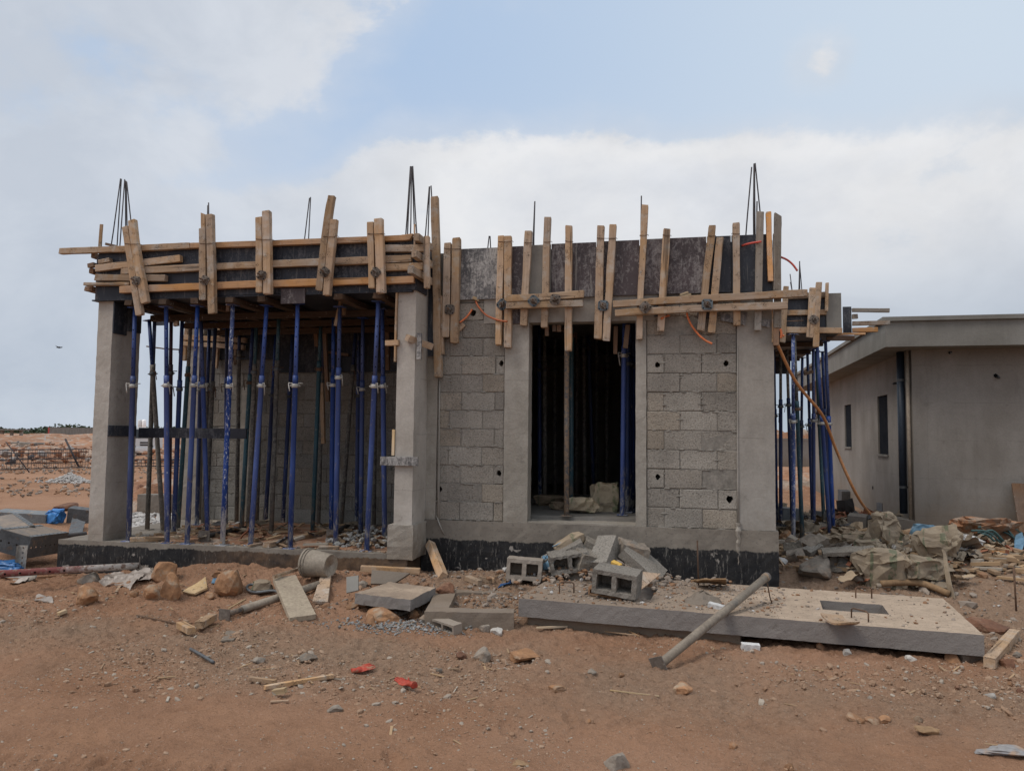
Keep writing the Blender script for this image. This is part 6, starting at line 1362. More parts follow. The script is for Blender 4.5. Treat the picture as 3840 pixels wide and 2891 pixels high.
for f, x, y, L_, D_, H_, m, lab, rz in sk: crumple(gpt(f, x, y+H_*70), (L_, D_, H_), m, lab, rz=rz, rx=rnd.uniform(-.2,.2), ry=rnd.uniform(-.25,.25), amp=.38, sub=4, cuts=11, dz=.38)
c4 = [gpt('W',1190,290)+Vector((0,0,.36)), gpt('W',1215,285)+Vector((0,0,.34)), gpt('W',1285,450), gpt('W',1235,430)]
sheet([gpt('W',1225,430), gpt('W',1270,455), gpt('W',1215,400)+Vector((0,0,.40)), gpt('W',1190,395)+Vector((0,0,.42))], .008, 'bag_green', 'curled paper flap standing up at the right of the sacks', 'paper_flap', 'paper', amp=.015)
crumple(gpt('W',1070,62), (.36,.3,.28), 'blue_pale', 'pale blue plastic bag at the bungalow corner', name='plastic_bag', smooth=True, amp=.3)
hollow_block(gpt('W',540,245), (.55,.22,.22), (.15,-.1,-.1), 'block', 'broken grey block with an open cavity behind the huge boulder', webs=1, chip=.012)
hollow_block(gpt('W',930,260), (.34,.16,.16), (.5,.1,.3), 'rock_rd', 'red perforated brick among the sacks', name='perforated_brick', webs=2, chip=.008)
solid_block(gpt('W',1035,260), (.36,.1,.07), (.1,-.35,.5), 'conc_pale', 'pale concrete strip among the sacks', name='concrete_strip', cat='concrete piece')
solid_block(gpt('K',1345,1095), (.28,.4,.30), (.05,.05,-.3), 'conc_dark', 'dark grey block with a lit side before the bungalow', cat='concrete block')
solid_block(gpt('K',1890,1085), (.5,.3,.24), (.1,.1,.2), 'conc_dark', 'dark block at the foot of the bungalow side wall')
solid_block(gpt('K',1745,915), (.25,.3,.32), (0,0,.1), 'steel_dark', 'dark box against the bungalow side wall', name='steel_box', cat='steel box', chip=.004)
solid_block(gpt('K',1315,720), (.7,.3,.35), (.1,0,.1), 'steel_dark', 'dark crate in the rubbish behind the hose', name='crate', cat='crate', chip=.006)
solid_block(gpt('K',390,1045), (.3,.3,.36), (0,.05,.2), 'steel_dark', 'dark box between the canopy prop feet', name='steel_box', cat='steel box', chip=.006)
solid_block(gpt('K',800,1090), (.62,.4,.14), (.05,.05,.1), 'conc_dark', 'low grey slab piece between the canopy props', name='concrete_lump', cat='concrete lump')
for k in range(22):
    x, y = rnd.uniform(60, 900), rnd.uniform(60, 240)
    P = gpt('W', x, y); s_ = rnd.uniform(.07,.18)
    f_ = hollow_block if k % 4 == 0 else solid_block
    o = f_(P+Vector((0,0,-.02+.06*rnd.random())), (s_*1.6, s_*.9, s_*.8), (rnd.uniform(-.5,.5), rnd.uniform(-.5,.5), rnd.uniform(0,3)), rnd.choice(('block','conc_rough','rock_gr')), 'broken grey block piece lying in the rubble beside the room corner', chip=.02, **({'name':'block_fragment'}))
    o['group'] = 'broken blocks in the rubble'
P0, P1, P2 = gpt('K',1525,830)+Vector((0,0,.03)), gpt('K',1700,790)+Vector((0,0,.02)), None
top_ = onD(q('K',1665,520), depth(P1)); mb = MB(); r_ = thing('metal_frame', P0, 'white metal strip frame leaning in the rubbish by the bungalow', 'metal frame'); ORG[r_.name] = P0.copy()
timber_dir = (top_-P0)
MB().obox((P0+top_)/2, timber_dir*.5, Vector((.05,0,.03)), Vector((0,.01,0))).build('rail', M['white'], r_, fix=True); MB().obox((P1+top_)/2, (top_-P1)*.5, Vector((.03,0,0)), Vector((0,.01,0))).build('strut', M['steel_dark'], r_, fix=True)
hl = [onY((2915,1285), YH+.0)]+[onY(q('J', x, y), YH+.05+1.15*i/5.) for i, (x, y) in enumerate(((187,405),(320,690),(430,860),(600,1060),(670,1170),(720,1290)))]
hl += [onY(q('K', 1080, 15), 9.9), onY(q('K', 1400, 680), 10.15), gpt('K', 1690, 1085)+Vector((0,0,.12))]
hose(hl, .017, 'hose_long', 'long orange hose hanging from the room corner to the rubbish', 'long_hose', 'hose', 5)
hose([gpt('W',755,385)+Vector((0,0,.05)), gpt('W',900,395)+Vector((0,0,.08)), gpt('W',1050,405)+Vector((0,0,.08)), gpt('W',1235,445)+Vector((0,0,.03))], .034, 'card', 'brown tube lying in front of the sacks', 'brown_tube', 'pipe')
hose([gpt('W',725,385)+Vector((0,0,.03)), gpt('W',825,385)+Vector((0,0,.03))], .025, 'pipe_grey', 'short pipe stub before the big puffed sack', 'grey_pipe', 'pipe', 2)
P = gpt('W',1703,545); tag(MB().tube([P, P+Vector((-.01,0,.42))], .009, 7).build('steel_rod', M['rust'], smooth=True), 'rusty rod standing in the grey sand at the right', 'rod')
# orange tarp, leaning board, tangle at the right edge
crumple(gpt('W',1450,62), (.85,.5,.42), 'tarp_or', 'crumpled orange sheet heap before the bungalow wall', name='tarp_heap', cat='sheet heap', amp=.5, sub=4, cuts=6, dz=.3)
bl, zz0 = onfront((3790, 2010)); P = npt(bl, -.35, .1); sheet([P, P+u*1.3, P+u*1.3+v*.25+Vector((0,0,.75)), P+v*.25+Vector((0,0,.75))], .03, 'wood_brown', 'brown wooden panel leaning on the bungalow at the right edge', 'leaning_board', 'board', amp=.006)
for k, (x0_,y0_,x1_,y1_,w__,m,lab) in enumerate(((1160,130,1600,185,16,'wood_orange','long orange lath lying right of the triangular sack'),(1250,120,1757,175,18,'wood_orange','orange lath reaching the right edge'),(1460,75,1757,70,16,'wood_orange','orange lath above the green conduits'),(1640,60,1757,20,16,'wood_orange','orange board edge under the leaning panel'),(1590,170,1720,120,60,'wood_tan','tan board lying among the green conduits'),(430,245,560,255,22,'wood_tan','lath behind the huge boulder'),(430,255,540,285,22,'wood_pale','pale lath beside the huge boulder'),(20,180,75,260,12,'wood_tan','thin stick leaning at the room corner'),(20,245,180,255,14,'wood_tan','lath lying at the room corner'),(905,85,1000,130,14,'wood_tan','lath right of the peaked sack'))):
    stick('W', (x0_,y0_), (x1_,y1_), w__, m, lab, name='wood_lath', cat='lath', t=.03, lift=1+.5*(k % 2))
for k in range(9):
    a = gpt('W', rnd.uniform(1370,1560), rnd.uniform(60,150))+Vector((0,0,rnd.uniform(.05,.25))); b = gpt('W', rnd.uniform(1560,1757), rnd.uniform(60,170))+Vector((0,0,rnd.uniform(.02,.2)))
    o = hose([a, a.lerp(b,.5)+Vector((0,0,.1)), b], .014, 'pipe_teal', 'thin green conduit in the tangle at the right edge', 'green_conduit', 'conduit', 4); o['group'] = 'green conduits in the tangle'
sheet([gpt('W',1690,170), gpt('W',1757,175), gpt('W',1757,120)+Vector((0,0,.25)), gpt('W',1705,120)+Vector((0,0,.2))], .004, 'blue_pale', 'blue plastic in the tangle at the right edge', 'plastic_sheet', 'plastic sheet', amp=.05)
crumple(gpt('W',1600,1530), (.26,.12,.04), 'bag_grey', 'flattened dusty grey plastic bag at the lower right', name='plastic_bag', amp=.3, dz=.15)
o = crumple(gpt('W',1100,1390), (.16,.07,.035), 'card', 'curled rust brown paper scrap below the stones', name='paper_scrap', cat='paper', amp=.3, dz=.2)
o = crumple(gpt('Z',90,1345), (.12,.05,.03), 'card', 'curled brown paper scrap at the bottom edge', name='paper_scrap', cat='paper', amp=.3, dz=.2)
# inside the doorway
for (f,x,y,L_,D_,H_,m,lab,rz) in (('H',735,1500,.40,.28,.42,'bag_light','standing cement sack in the doorway',.2),('H',575,1510,.42,.3,.22,'bag_light','torn cement sack lying open in the doorway',-.3),('H',300,1455,.55,.3,.14,'bag_dim','flat brown sack in the dark left of the doorway',.1),('H',395,1485,.25,.2,.1,'bag_dim','dark scrap of sack beside the rust brown prop',.6)):
    crumple(onZ(q(f,x,y), FLH+.06), (L_,D_,H_), m, lab, rz=rz, amp=.22, sub=4, cuts=10, dz=.42)
timber([onZ((2030,1943),FLH)+Vector((0,0,.018)), onZ((2100,1950),FLH)+Vector((0,0,.018))], .015, .01, 'wood_pale', 'thin pale splinter on the door sill', 'wood_stick', 'stick', back=Vector((0,0,1)))
# porch floor debris
def pf(f, x, y, dz=0.): return onZ(q(f, x, y), FLP)+Vector((0,0,dz))
for (f,x0_,y0_,x1_,y1_,w__,m,lab) in (('L',500,1040,1220,1015,90,'wood','long timber lying behind the second front prop'),('b',300,965,1000,810,95,'wood_tan','long timber slanting behind the sixth front prop'),('b',80,960,290,920,40,'wood','flat plank at the foot of the fifth front prop'),('b',890,730,1060,800,60,'wood_tan','plank in the shade left of the seventh front prop'),('b',265,735,470,745,55,'wood_brown','short dark timber near the grey prop foot'),('L',1340,830,1500,850,40,'wood_brown','brown timber scrap near the left leaning prop'),('b',1560,945,1690,940,40,'wood_orange','orange timber scrap at the last front prop'),('b',1450,1015,1750,950,22,'wood_brown','thin dark stick at the right end of the porch edge'),('b',940,975,1170,980,60,'wood_tan','flat pale board under the seventh front prop')):
    a = pf(f,x0_,y0_); b = pf(f,x1_,y1_); w = wpx((a+b)/2, w__*FR[f][2])*.9; th_ = min(w*.7,.075); 
    for P in (a, b): P.z += th_/2+.003; P.y = max(P.y, YP+.02)
    timber([a, b], w, th_, m, lab, 'timber_offcut', 'timber', 'timber scraps on the porch floor', back=Vector((0,0,1)))
def lyprop(a, b, lab, plate=None):
    r0 = thing('lying_prop_tube', a, lab, 'steel prop'); ORG[r0.name] = a.copy(); MB().tube([a, b], .03, 12).build('outer_tube', M['pipe_black'], r0, smooth=True)
    d = (b-a).normalized(); s_ = Vector((-d.y, d.x, 0)); up = d.cross(s_); Mx = Matrix.Identity(4)
    for i, vv in enumerate((s_, up, d)):
        for k in range(3): Mx[k][i] = vv[k]
    Mx.translation = a-d*.008; MB().cells([-.07,-.012,.012,.07], [-.07,-.012,.012,.07], lambda i, j: not (i == 1 and j == 1), .007, Mx).build('base_plate', M['plate_rust'], r0, fix=True)
lyprop(pf('L',1530,1050,.075), pf('L',2140,890,.05), 'dark prop lying on the porch floor with its square foot plate facing out')
lyprop(pf('b',1090,875,.06), pf('b',1290,720,.05), 'grey prop lying among the stones near the seventh front prop')
sp = []
for _ in range(420):
    x, y = rnd.uniform(-4.15,-3.15), rnd.uniform(8.35,9.7); k = max(0, 1-((x+3.55)/.7)**2-((y-9.0)/.8)**2)
    if k > .05: sp.append((x, y, FLP+k*.16*rnd.random(), rnd.uniform(.015,.05)))
stones('stone_heap', sp, 'gravel_grey', 'heap of grey stones on the porch floor near the middle column')
sp = [(rnd.uniform(-6.5,-3.0), 8.14+abs(rnd.gauss(0,.75)), FLP+.004, rnd.uniform(.006,.028)) for _ in range(700)]
stones('floor_grit', [s for s in sp if s[1] < 10.4], 'gravel', 'earth and grit strewn over the porch floor')
# earth layer on the porch floor
mb = MB(); n_ = 40; vs = []
for j in range(n_+1):
    for i in range(n_+1):
        x = -6.55+(XL-.05+6.55)*i/n_; y = YP+.035+(YB-.02-YP-.035)*j/n_
        e = min(i, n_-i, j, n_-j)/4.; vs.append((x, y, FLP-.012+min(e,1)*(.022+.05*max(0, mnoise.fractal(Vector((x*1.7, y*1.7, 4)), 1, 2, 4)))))
mb.add(vs, [(j*(n_+1)+i, j*(n_+1)+i+1, (j+1)*(n_+1)+i+1, (j+1)*(n_+1)+i) for j in range(n_) for i in range(n_)])
o = mb.build('floor_dirt', M['mound'], smooth=True); tag(o, 'thin layer of red earth trodden over the porch floor', 'earth', None, 'stuff')
# ================================================================ LOOSE STONES
def scat(n, x0, x1, y0, y1, dens, smin, smax, p=2.6, zk=.25):
    out = []
    while len(out) < n:
        k = max(2000, n*2); xs_ = np.random.uniform(x0, x1, k); ys_ = np.random.uniform(y0, y1, k)
        d = dens(xs_, ys_); keep = np.random.rand(k) < d; xs_, ys_ = xs_[keep], ys_[keep]; zs_ = gh(xs_, ys_)
        for x, y, z in zip(xs_, ys_, zs_):
            if XL-.1 < x < XR+.05 and y > YH-.06: continue
            if -7.1 < x < XL and y > YP-.05: continue
            P = Si @ Vector((x, y, zt_))
            if -.02 < P.x < sl+.02 and -.02 < P.y < sd: continue
            s = smin*(1/(1-np.random.rand()*(1-(smin/smax)**p)))**(1/p); out.append((x, y, z+s*zk, s))
    return out[:n]
np.random.seed(11)
dn = lambda x, y: (.04+.96*sm(fbm(x*.8, y*1.2, 4, 61), -.22, .30))*(.06+.94*np.exp(-((y-5.45)/.95)**2)+.5*sm(y, 6.0, 7.0))
stones('pebbles', scat(32000, -7.5, 4.5, 3.2, 8.2, dn, .0045, .034, 2.35, .05), 'gravel', 'scattered pebbles and clods on the red earth', 'pebbles')
stones('foreground_grit', scat(11000, -3.8, 3.0, 2.6, 5.4, lambda x, y: .05+.95*sm(fbm(x*1.1, y*1.5, 4, 71), -.05, .3), .0022, .010, 2.6, .05), 'gravel', 'fine grit on the trampled foreground', 'grit')
P = gpt('Y', 1210, 295)
stones('grey_gravel', scat(1300, P.x-.9, P.x+.7, P.y-.35, P.y+.35, lambda x, y: np.exp(-(((x-P.x)/.42)**2+((y-P.y)/.16)**2)), .006, .022, 2.2, .6), 'gravel_grey', 'small pile of blue grey gravel spilt before the small slab', 'gravel')
P1_ = gpt('T', 1250, 1500)
stones('rubble', scat(2600, -3.6, 1.2, 6.9, 8.5, lambda x, y: .15+.85*sm(fbm(x*1.5, y*1.5, 3, 81), -.15, .25), .007, .06, 2.2), 'rubble', 'mortar crumbs and grey rubble along the tarred plinth', 'rubble')
stones('rubble', scat(3600, 1.0, 5.6, 7.3, 15.5, lambda x, y: (.1+.9*sm(fbm(x*.9, y*.9, 4, 91), -.1, .3))*(1-.8*sm(x, 3.6, 4.6)*(1-sm(y, 9.2, 10.2))), .010, .11, 2.1), 'rubble', 'broken stone and mortar rubble beside the house', 'rubble')
# crumbs on the slab and on the heap
sp = []
for _ in range(2400):
    a, b = rnd.uniform(.02, sl-.02), rnd.uniform(.02, sd-.03); w = (1 if a < sl*.62 else .16)*(1-.6*(b < .08))
    if rnd.random() < w and not (gx[0]-.02 < a < gx[1]+.02 and gy[0]-.02 < b < gy[1]+.02) and not (hx[0]-.02 < a < hx[1]+.02 and hy[0]-.02 < b < hy[1]+.02):
        P = Sm @ Vector((a, b, th)); sp.append((P.x, P.y, P.z+.004, .004+.022*rnd.random()**3))
stones('slab_crumbs', sp, 'rubble', 'mortar crumbs lying on the concrete slab', 'crumbs')
sp = []; Pc = hv(1000, 560, 8.12)
for _ in range(900):
    x, y = Pc.x+rnd.gauss(0,.42), Pc.y+rnd.gauss(-.02,.22); k = math.exp(-((x-Pc.x)/.55)**2-((y-Pc.y)/.32)**2)
    if y < YH-.06: sp.append((x, y, max(.05, .06+k*.26*(.6+.4*rnd.random())), rnd.uniform(.008,.045)))
stones('block_rubble', sp, 'rubble', 'crushed block and mortar rubble heaped against the tarred plinth', 'rubble')
o_ = [(x, y, z) for (x, y, z, s) in scat(170, -6.5, 4, 4.2, 8.2, dn, .005, .006)]
splinters('wood_splinters', o_, 'chips', 'wood splinters and straw scattered on the ground', 'splinters', (.03,.14), (.003,.008))
o_ = [(x, y, z+.02) for (x, y, z, s) in scat(420, 1.3, 5.0, 9.2, 15.5, lambda x, y: .3+0*x, .005, .006)]
splinters('wood_splinters', o_, 'chips', 'broken laths and paper strips in the rubbish behind the canopy props', 'splinters', (.12,.6), (.008,.05))
o_ = [(x, y, FLP+.03) for x, y in ((rnd.uniform(-6.4,-3.2), rnd.uniform(8.2,10.2)) for _ in range(90))]
splinters('wood_splinters', o_, 'chips', 'wood chips on the porch floor', 'splinters', (.05,.3), (.006,.03))
o_ = [(x, y, z+.01) for (x, y, z, s) in scat(120, 2.6, 6.2, 9.5, 11.5, lambda x, y: .3+0*x, .005, .006)]
splinters('paper_strips', o_, 'chips', 'strips of paper and lath by the bungalow', 'litter', (.06,.3), (.01,.05))
t = NT('mixed_litter'); is_ = t.island(); c = t.mix(is_, (.27,.215,.155), (.17,.135,.105))
for a, col in ((.62,(.28,.115,.065)),(.74,(.40,.30,.20)),(.84,(.09,.085,.085)),(.95,(.42,.39,.36)),(.985,(.10,.20,.36))): c = t.mix(t.ma('GREATER_THAN', is_, a), c, col)
M['litter'] = t.done(c, .9)
def litter(name, spots, lab, smin, smax):
    mb = MB()
    for (x, y, z) in spots:
        a = Vector((rnd.gauss(0,1), rnd.gauss(0,1), rnd.gauss(0,.35))).normalized(); b = a.cross(Vector((rnd.gauss(0,.4), rnd.gauss(0,.4), 1))).normalized(); s = smin*(smax/smin)**(rnd.random()**1.6); n_ = a.cross(b); L_ = s*rnd.uniform(.8,2.2); g = 4; vs = []
        for j in range(g+1):
            for i in range(g+1):
                p = a*L_*(i/g-.5)+b*s*(j/g-.5); vs.append(Vector((x, y, z+.3*s))+p+n_*s*.28*mnoise.noise(Vector((i*.9+x*9, j*.9+y*9, z)))+mnoise.noise_vector(Vector((i*1.3, j*1.3, x*7)))*s*.07)
        mb.add(vs, [(j*(g+1)+i, j*(g+1)+i+1, (j+1)*(g+1)+i+1, (j+1)*(g+1)+i) for j in range(g) for i in range(g)])
    return tag(mb.build(name, M['litter']), lab, 'litter', None, 'stuff')
lt = []
for _ in range(520):
    p = (rnd.uniform(2915, 3400), rnd.uniform(1800, 2010)); P = onG(p)
    if P.y > 16 or P.x < XR+.1: continue
    b_, z_ = (P-C0).dot(u), 0
    if b_ > -.1 and (P-C0).dot(v) > 0: continue
    lt.append((P.x, P.y, P.z+.25*rnd.random()*rnd.random()))
litter('rubbish', lt, 'torn sacks, boards and paper rubbish behind the canopy props', .08, .40)
lt = []
for _ in range(240):
    p = (rnd.uniform(3160, 3640), rnd.uniform(2020, 2210)); P = onG(p); lt.append((P.x, P.y, P.z+.10*rnd.random()))
litter('rubbish', lt, 'scraps of cement paper between the sacks', .04, .16)
lt = []
for _ in range(150):
    p = (rnd.uniform(3560, 3840), rnd.uniform(2010, 2110)); P = onG(p); lt.append((P.x, P.y, P.z+.08*rnd.random()))
litter('rubbish', lt, 'torn paper and laths along the bungalow front', .04, .18)
lt = [(rnd.uniform(-6.4,-3.2), rnd.uniform(8.25,10.2), FLP+.04) for _ in range(110)]
litter('floor_litter', lt, 'torn paper and chips on the porch floor', .04, .16)
# hanging mortar on top of plinth tiny crumbs at door
# ================================================================ FAR LEFT BACKGROUND
t = NT('spoil_clods'); is_ = t.island(); c = t.mix(is_, (.38,.20,.12), (.26,.14,.09))
for a, col in ((.55,(.40,.29,.22)),(.75,(.30,.27,.25)),(.9,(.48,.42,.37)),(.96,(.07,.06,.06))): c = t.mix(t.ma('GREATER_THAN', is_, a), c, col)
M['spoil'] = t.done(c, .95)
def far(f, x, y, z=-.15): return onZ(q(f, x, y), z)
def mound(P, a, b, h, lab, name='earth_mound', mat='mound', seed=1, kind='structure', n=30, cat='earth', sharp=1.):
    vs = []; fs = []
    for j in range(n+1):
        for i in range(n+1):
            X_, Y_ = -1+2*i/n, -1+2*j/n; r2 = X_*X_+Y_*Y_
            z = max(0, 1-r2)**sharp; nz = mnoise.fractal(Vector((X_*2.2+seed*7.1, Y_*2.2, seed)), 1, 2, 5)
            vs.append((P.x+X_*a, P.y+Y_*b, P.z-.08*h+z*h*(.75+.5*nz)-(.25*h if z == 0 else 0)))
    for j in range(n):
        for i in range(n): k = j*(n+1)+i; fs.append((k, k+1, k+n+2, k+n+1))
    o = MB().add(vs, fs).build(name, M[mat], smooth=False); return tag(o, lab, cat, None, kind)
d_ = lambda P: depth(P)
mound(far('N', 625, 1905), 1.25, .9, .55, 'red earth mound behind the porch props', seed=3)
mound(far('N', 700, 1840), 2.4, 1.2, .5, 'low red earth bank behind the porch', seed=8)
for k, (x, y, a, b, h) in enumerate(((60,1668,11,7,1.0),(160,1655,16,8,1.5),(300,1672,10,6,.9),(420,1690,9,6,.8),(640,1690,9,7,1.1),(560,1672,12,6,1.7),(30,1700,6,3,.5),(190,1694,8,3,.55),(330,1706,7,3,.5),(740,1680,12,7,1.2),(-60,1660,16,9,1.6),(110,1642,26,10,1.3),(300,1644,26,10,1.4))):
    mound(far('N', x, y), a, b, h, 'spoil bank of orange earth in the left distance', 'spoil_bank', seed=20+k, n=24)
mound(far('N', 2948, 1720)+Vector((0,3,0)), 7, 4, 3.0, 'red spoil heap behind the grey boundary wall', 'spoil_bank', seed=41)
for k, (x, y, a) in enumerate(((3000,1790,2.2),(3090,1800,2.4),(3180,1790,2.2),(2990,1830,1.4))): mound(far('N', x, y, 0.), a, .8, .35, 'low red earth ridge behind the canopy props', 'spoil_bank', seed=50+k, n=20)
def wallbox(A_, B_, h, t, mat, nm, lab, cat='wall', edge=None):
    d = (B_-A_).normalized(); s_ = Vector((-d.y, d.x, 0)); r_ = thing(nm, A_, lab, cat); ORG[r_.name] = A_.copy()
    L_ = (B_-A_).length; n_ = max(2, int(L_/4)); mb = MB()
    MB().obox((A_+B_)/2+Vector((0,0,h/2-.2)), d*(L_/2), s_*t/2, Vector((0,0,h/2+.2))).build('wall', M[mat], r_)
    MB().obox((A_+B_)/2+Vector((0,0,h+.052)), d*(L_/2+.02), s_*(t/2+.03), Vector((0,0,.05))).build('coping', M[mat], r_)
    if edge: MB().obox(A_-d*.06+Vector((0,0,h/2)), d*.055, s_*(t/2+.01), Vector((0,0,h/2))).build('edge', M[edge], r_)
    return r_
A_ = far('N', 182, 1641); B_ = far('N', 372, 1641); wallbox(A_, B_, 39*d_(A_)/F*.98, .4, 'plaster', 'boundary_wall', 'far grey wall with a red end left of the porch column', edge='red_paint')
A_ = far('N', 2905, 1748, 0); B_ = far('N', 3290, 1746, 0); wallbox(A_, B_, 98*d_(A_)/F, .25, 'plaster', 'boundary_wall', 'grey boundary wall seen between the canopy props')
sp = []
for k in range(1500):
    p = (rnd.uniform(-40, 860), rnd.choice((rnd.uniform(1638,1662),rnd.uniform(1660,1740)))); P = far('N', *p); sp.append((P.x, P.y, P.z+.5*rnd.random(), rnd.uniform(.08,.42)*(.5+.5*rnd.random())))
stones('spoil_stones', sp, 'spoil', 'broken rock and clods over the spoil banks at the left', 'stones')
# rebar cage
def cage(A_, B_, w, h, lab, step=.17):
    d = (B_-A_); L_ = d.length; d.normalize(); s_ = Vector((-d.y, d.x, 0)); r_ = thing('rebar_cage', A_, lab, 'rebar cage'); ORG[r_.name] = A_.copy()
    mb = MB()
    for (a, b) in ((0,.03),(0,.5*h),(0,h),(w,.03),(w,.5*h),(w,h),(w*.5,h),(w*.5,.03)):
        mb.tube([A_+s_*a+Vector((0,0,b)), A_.lerp(B_,.5)+s_*a+Vector((0,0,b+rnd.uniform(-.02,.02))), B_+s_*a+Vector((0,0,b))], .011, 5)
    mb.build('long_bars', M['rebar'], r_)
    mb = MB(); x = 0
    while x < L_:
        o = A_+d*(x+rnd.uniform(-.03,.03)); mb.tube([o+Vector((0,0,.02)), o+Vector((0,0,h)), o+s_*w+Vector((0,0,h)), o+s_*w+Vector((0,0,.02)), o+Vector((0,0,.02))], .008, 4); x += step
    mb.build('stirrups', M['rebar'], r_); return r_
A_ = far('N', -140, 1769); B_ = far('N', 345, 1754); cage(A_, B_, .7, 76*d_(A_.lerp(B_,.4))/F, 'long rebar cage lying across the left background')
A_ = far('N', 440, 1752); B_ = far('N', 820, 1750); cage(A_, B_, .7, .35, 'low rebar cage on the ground behind the left props')
A_ = far('N', 60, 1742); B_ = far('N', 330, 1734); cage(A_, B_, .8, .55, 'second rebar cage behind the long one', .3)
for (x0_,y0_,x1_,y1_,lab) in ((296,1752,245,1646,'dark pole leaning over the rebar cage'),(110,1771,22,1657,'thin rusty bar leaning at the left over the rebar cage')):
    P = far('N', x0_, y0_); T2 = onD((x1_, y1_), d_(P)+.3); tag(MB().tube([P, T2], .045 if x0_ > 200 else .022, 6).build('steel_pole', M['rebar'], smooth=True), lab, 'pole')
P = far('N', 262, 1806); sp = []
for _ in range(900):
    a, r = rnd.random()*6.28, abs(rnd.gauss(0,.5)); x, y = P.x+math.cos(a)*r*.9, P.y+math.sin(a)*r*.6; sp.append((x, y, P.z+max(0, .28*(1-r/.8))*rnd.random()**.3, rnd.uniform(.03,.07)))
stones('white_stones', sp, 'gravel_white', 'heap of white stones on the red ground at the left', 'stones')
sp = []
for k in range(900):
    p = (rnd.uniform(0, 830), rnd.uniform(1742, 1775) if rnd.random() < .6 else rnd.uniform(1790, 1860)); P = far('N', *p); sp.append((P.x, P.y, P.z, rnd.uniform(.02,.09)))
stones('background_stones', sp, 'rubble', 'grey stones strewn along the left background', 'stones')
sp = []
for k in range(420):
    p = (rnd.uniform(470, 640), rnd.uniform(1930, 1990)); P = onG(p); sp.append((P.x, P.y, P.z+.03, rnd.uniform(.02,.09)))
stones('pale_rubble', sp, 'gravel_white', 'pale plaster rubble behind the left props', 'rubble')
for k in range(1):
    solid_block(onG(q('L', 850, 660)), (.62,.3,.42), (0,0,.1), 'conc_dark', 'grey concrete stub behind the two crossing props', name='concrete_stub', cat='concrete stub', chip=.008)
sheet([onG(q('L',540,610))+Vector((0,0,.25)), onG(q('L',645,600))+Vector((0,0,.2)), onG(q('L',640,580))+Vector((0,0,.22)), onG(q('L',540,560))+Vector((0,0,.28))], .03, 'white', 'white board piece on the rubble behind the first prop', 'white_board', 'board')
for (x0_,y0_,x1_,y1_,h,lab) in ((-40,1655,120,1652,.25,'pale concrete footing strip in the left distance'),(60,1664,160,1668,.3,'dark edged slab strip in the left distance'),(168,1660,268,1657,.35,'pale block footing below the far grey wall')):
    A_, B_ = far('N', x0_, y0_+6), far('N', x1_, y1_+6); d = (B_-A_).normalized(); s_ = Vector((-d.y, d.x, 0))
    o = MB().obox((A_+B_)/2+Vector((0,0,h/2)), (B_-A_)/2, s_*1.2, Vector((0,0,h/2+.1))).build('footing_strip', M['conc_pale' if 'pale' in lab else 'conc_dark'], rough=(1.5,.04)); tag(o, lab, 'footing')
P = far('N', 168, 1665); tag(MB().tube([P, P+Vector((0,0,1.2))], .06, 6).build('marker_post', M['white']), 'white marker post in the left distance', 'post')
# truck
D_T = 62.; Pt = far('N', 490, 1712); s_ = d_(Pt)
fw = (CM @ Vector((0,0,-1))); fw.z = 0; fw.normalize(); rt = Vector((fw.y, -fw.x, 0)); td = (rt*.75-fw*.66).normalized(); tw = Vector((-td.y, td.x, 0))
if tw.dot(fw) < 0: tw = -tw
tr = thing('truck', Pt, 'white lorry standing in the background behind the left props', 'truck'); ORG[tr.name] = Pt.copy()
def tp(a, b, z): return Pt+(td*(a-1.0)+tw*b+Vector((0,0,z)))*.74
def tbox(a0,b0,z0,a1,b1,z1,nm,mat,par=tr,bev=0): return MB().prism([tp(a0,b0,z0),tp(a1,b0,z0),tp(a1,b1,z0),tp(a0,b1,z0)], (0,0,z1-z0)).build(nm, M[mat], par, fix=True, bevel=bev)
cab = MB().prism([tp(-.8,0,.75),tp(1.,0,.75),tp(1.,0,1.7),tp(.8,0,2.75),tp(-.8,0,2.75)], tw*2.2).build('cab', M['truck'], tr, fix=True, bevel=.06)
MB().prism([tp(.99,.15,1.72),tp(.82,.15,2.55),tp(.82,2.05,2.55),tp(.99,2.05,1.72)], td*.03).build('windscreen', M['glass'], cab, fix=True)
MB().prism([tp(.0,-.01,1.75),tp(.75,-.01,1.75),tp(.62,-.01,2.5),tp(.0,-.01,2.5)], -tw*.01).build('side_window', M['glass'], cab, fix=True)
for z in (1.02, 1.24): tbox(1.005,.8,z,1.03,1.6,z+.10,'grille','glass',cab)
for b in (.12, 1.75): tbox(1.005,b,.86,1.04,b+.28,1.0,'headlight','steel_grey',cab)
tbox(.9,-.03,.5,1.1,2.23,.76,'bumper','truck',tr,.03); tbox(-7,.2,.7,-.9,2.0,.95,'chassis','steel_dark'); tbox(-7,-.05,1.0,-1.1,2.25,2.2,'load_bed','truck',tr,.04)
for a, b in ((0.3,0),(0.3,2.2),(-4.6,0),(-4.6,2.2),(-5.9,0),(-5.9,2.2)):
    w = MB().tube([tp(a,b-.14,.48), tp(a,b+.14,.48)], .48, 16).build('wheel', M['tyre'], tr); MB().tube([tp(a,b-.16,.48), tp(a,b+.16,.48)], .2, 10).build('rim', M['steel_grey'], w)
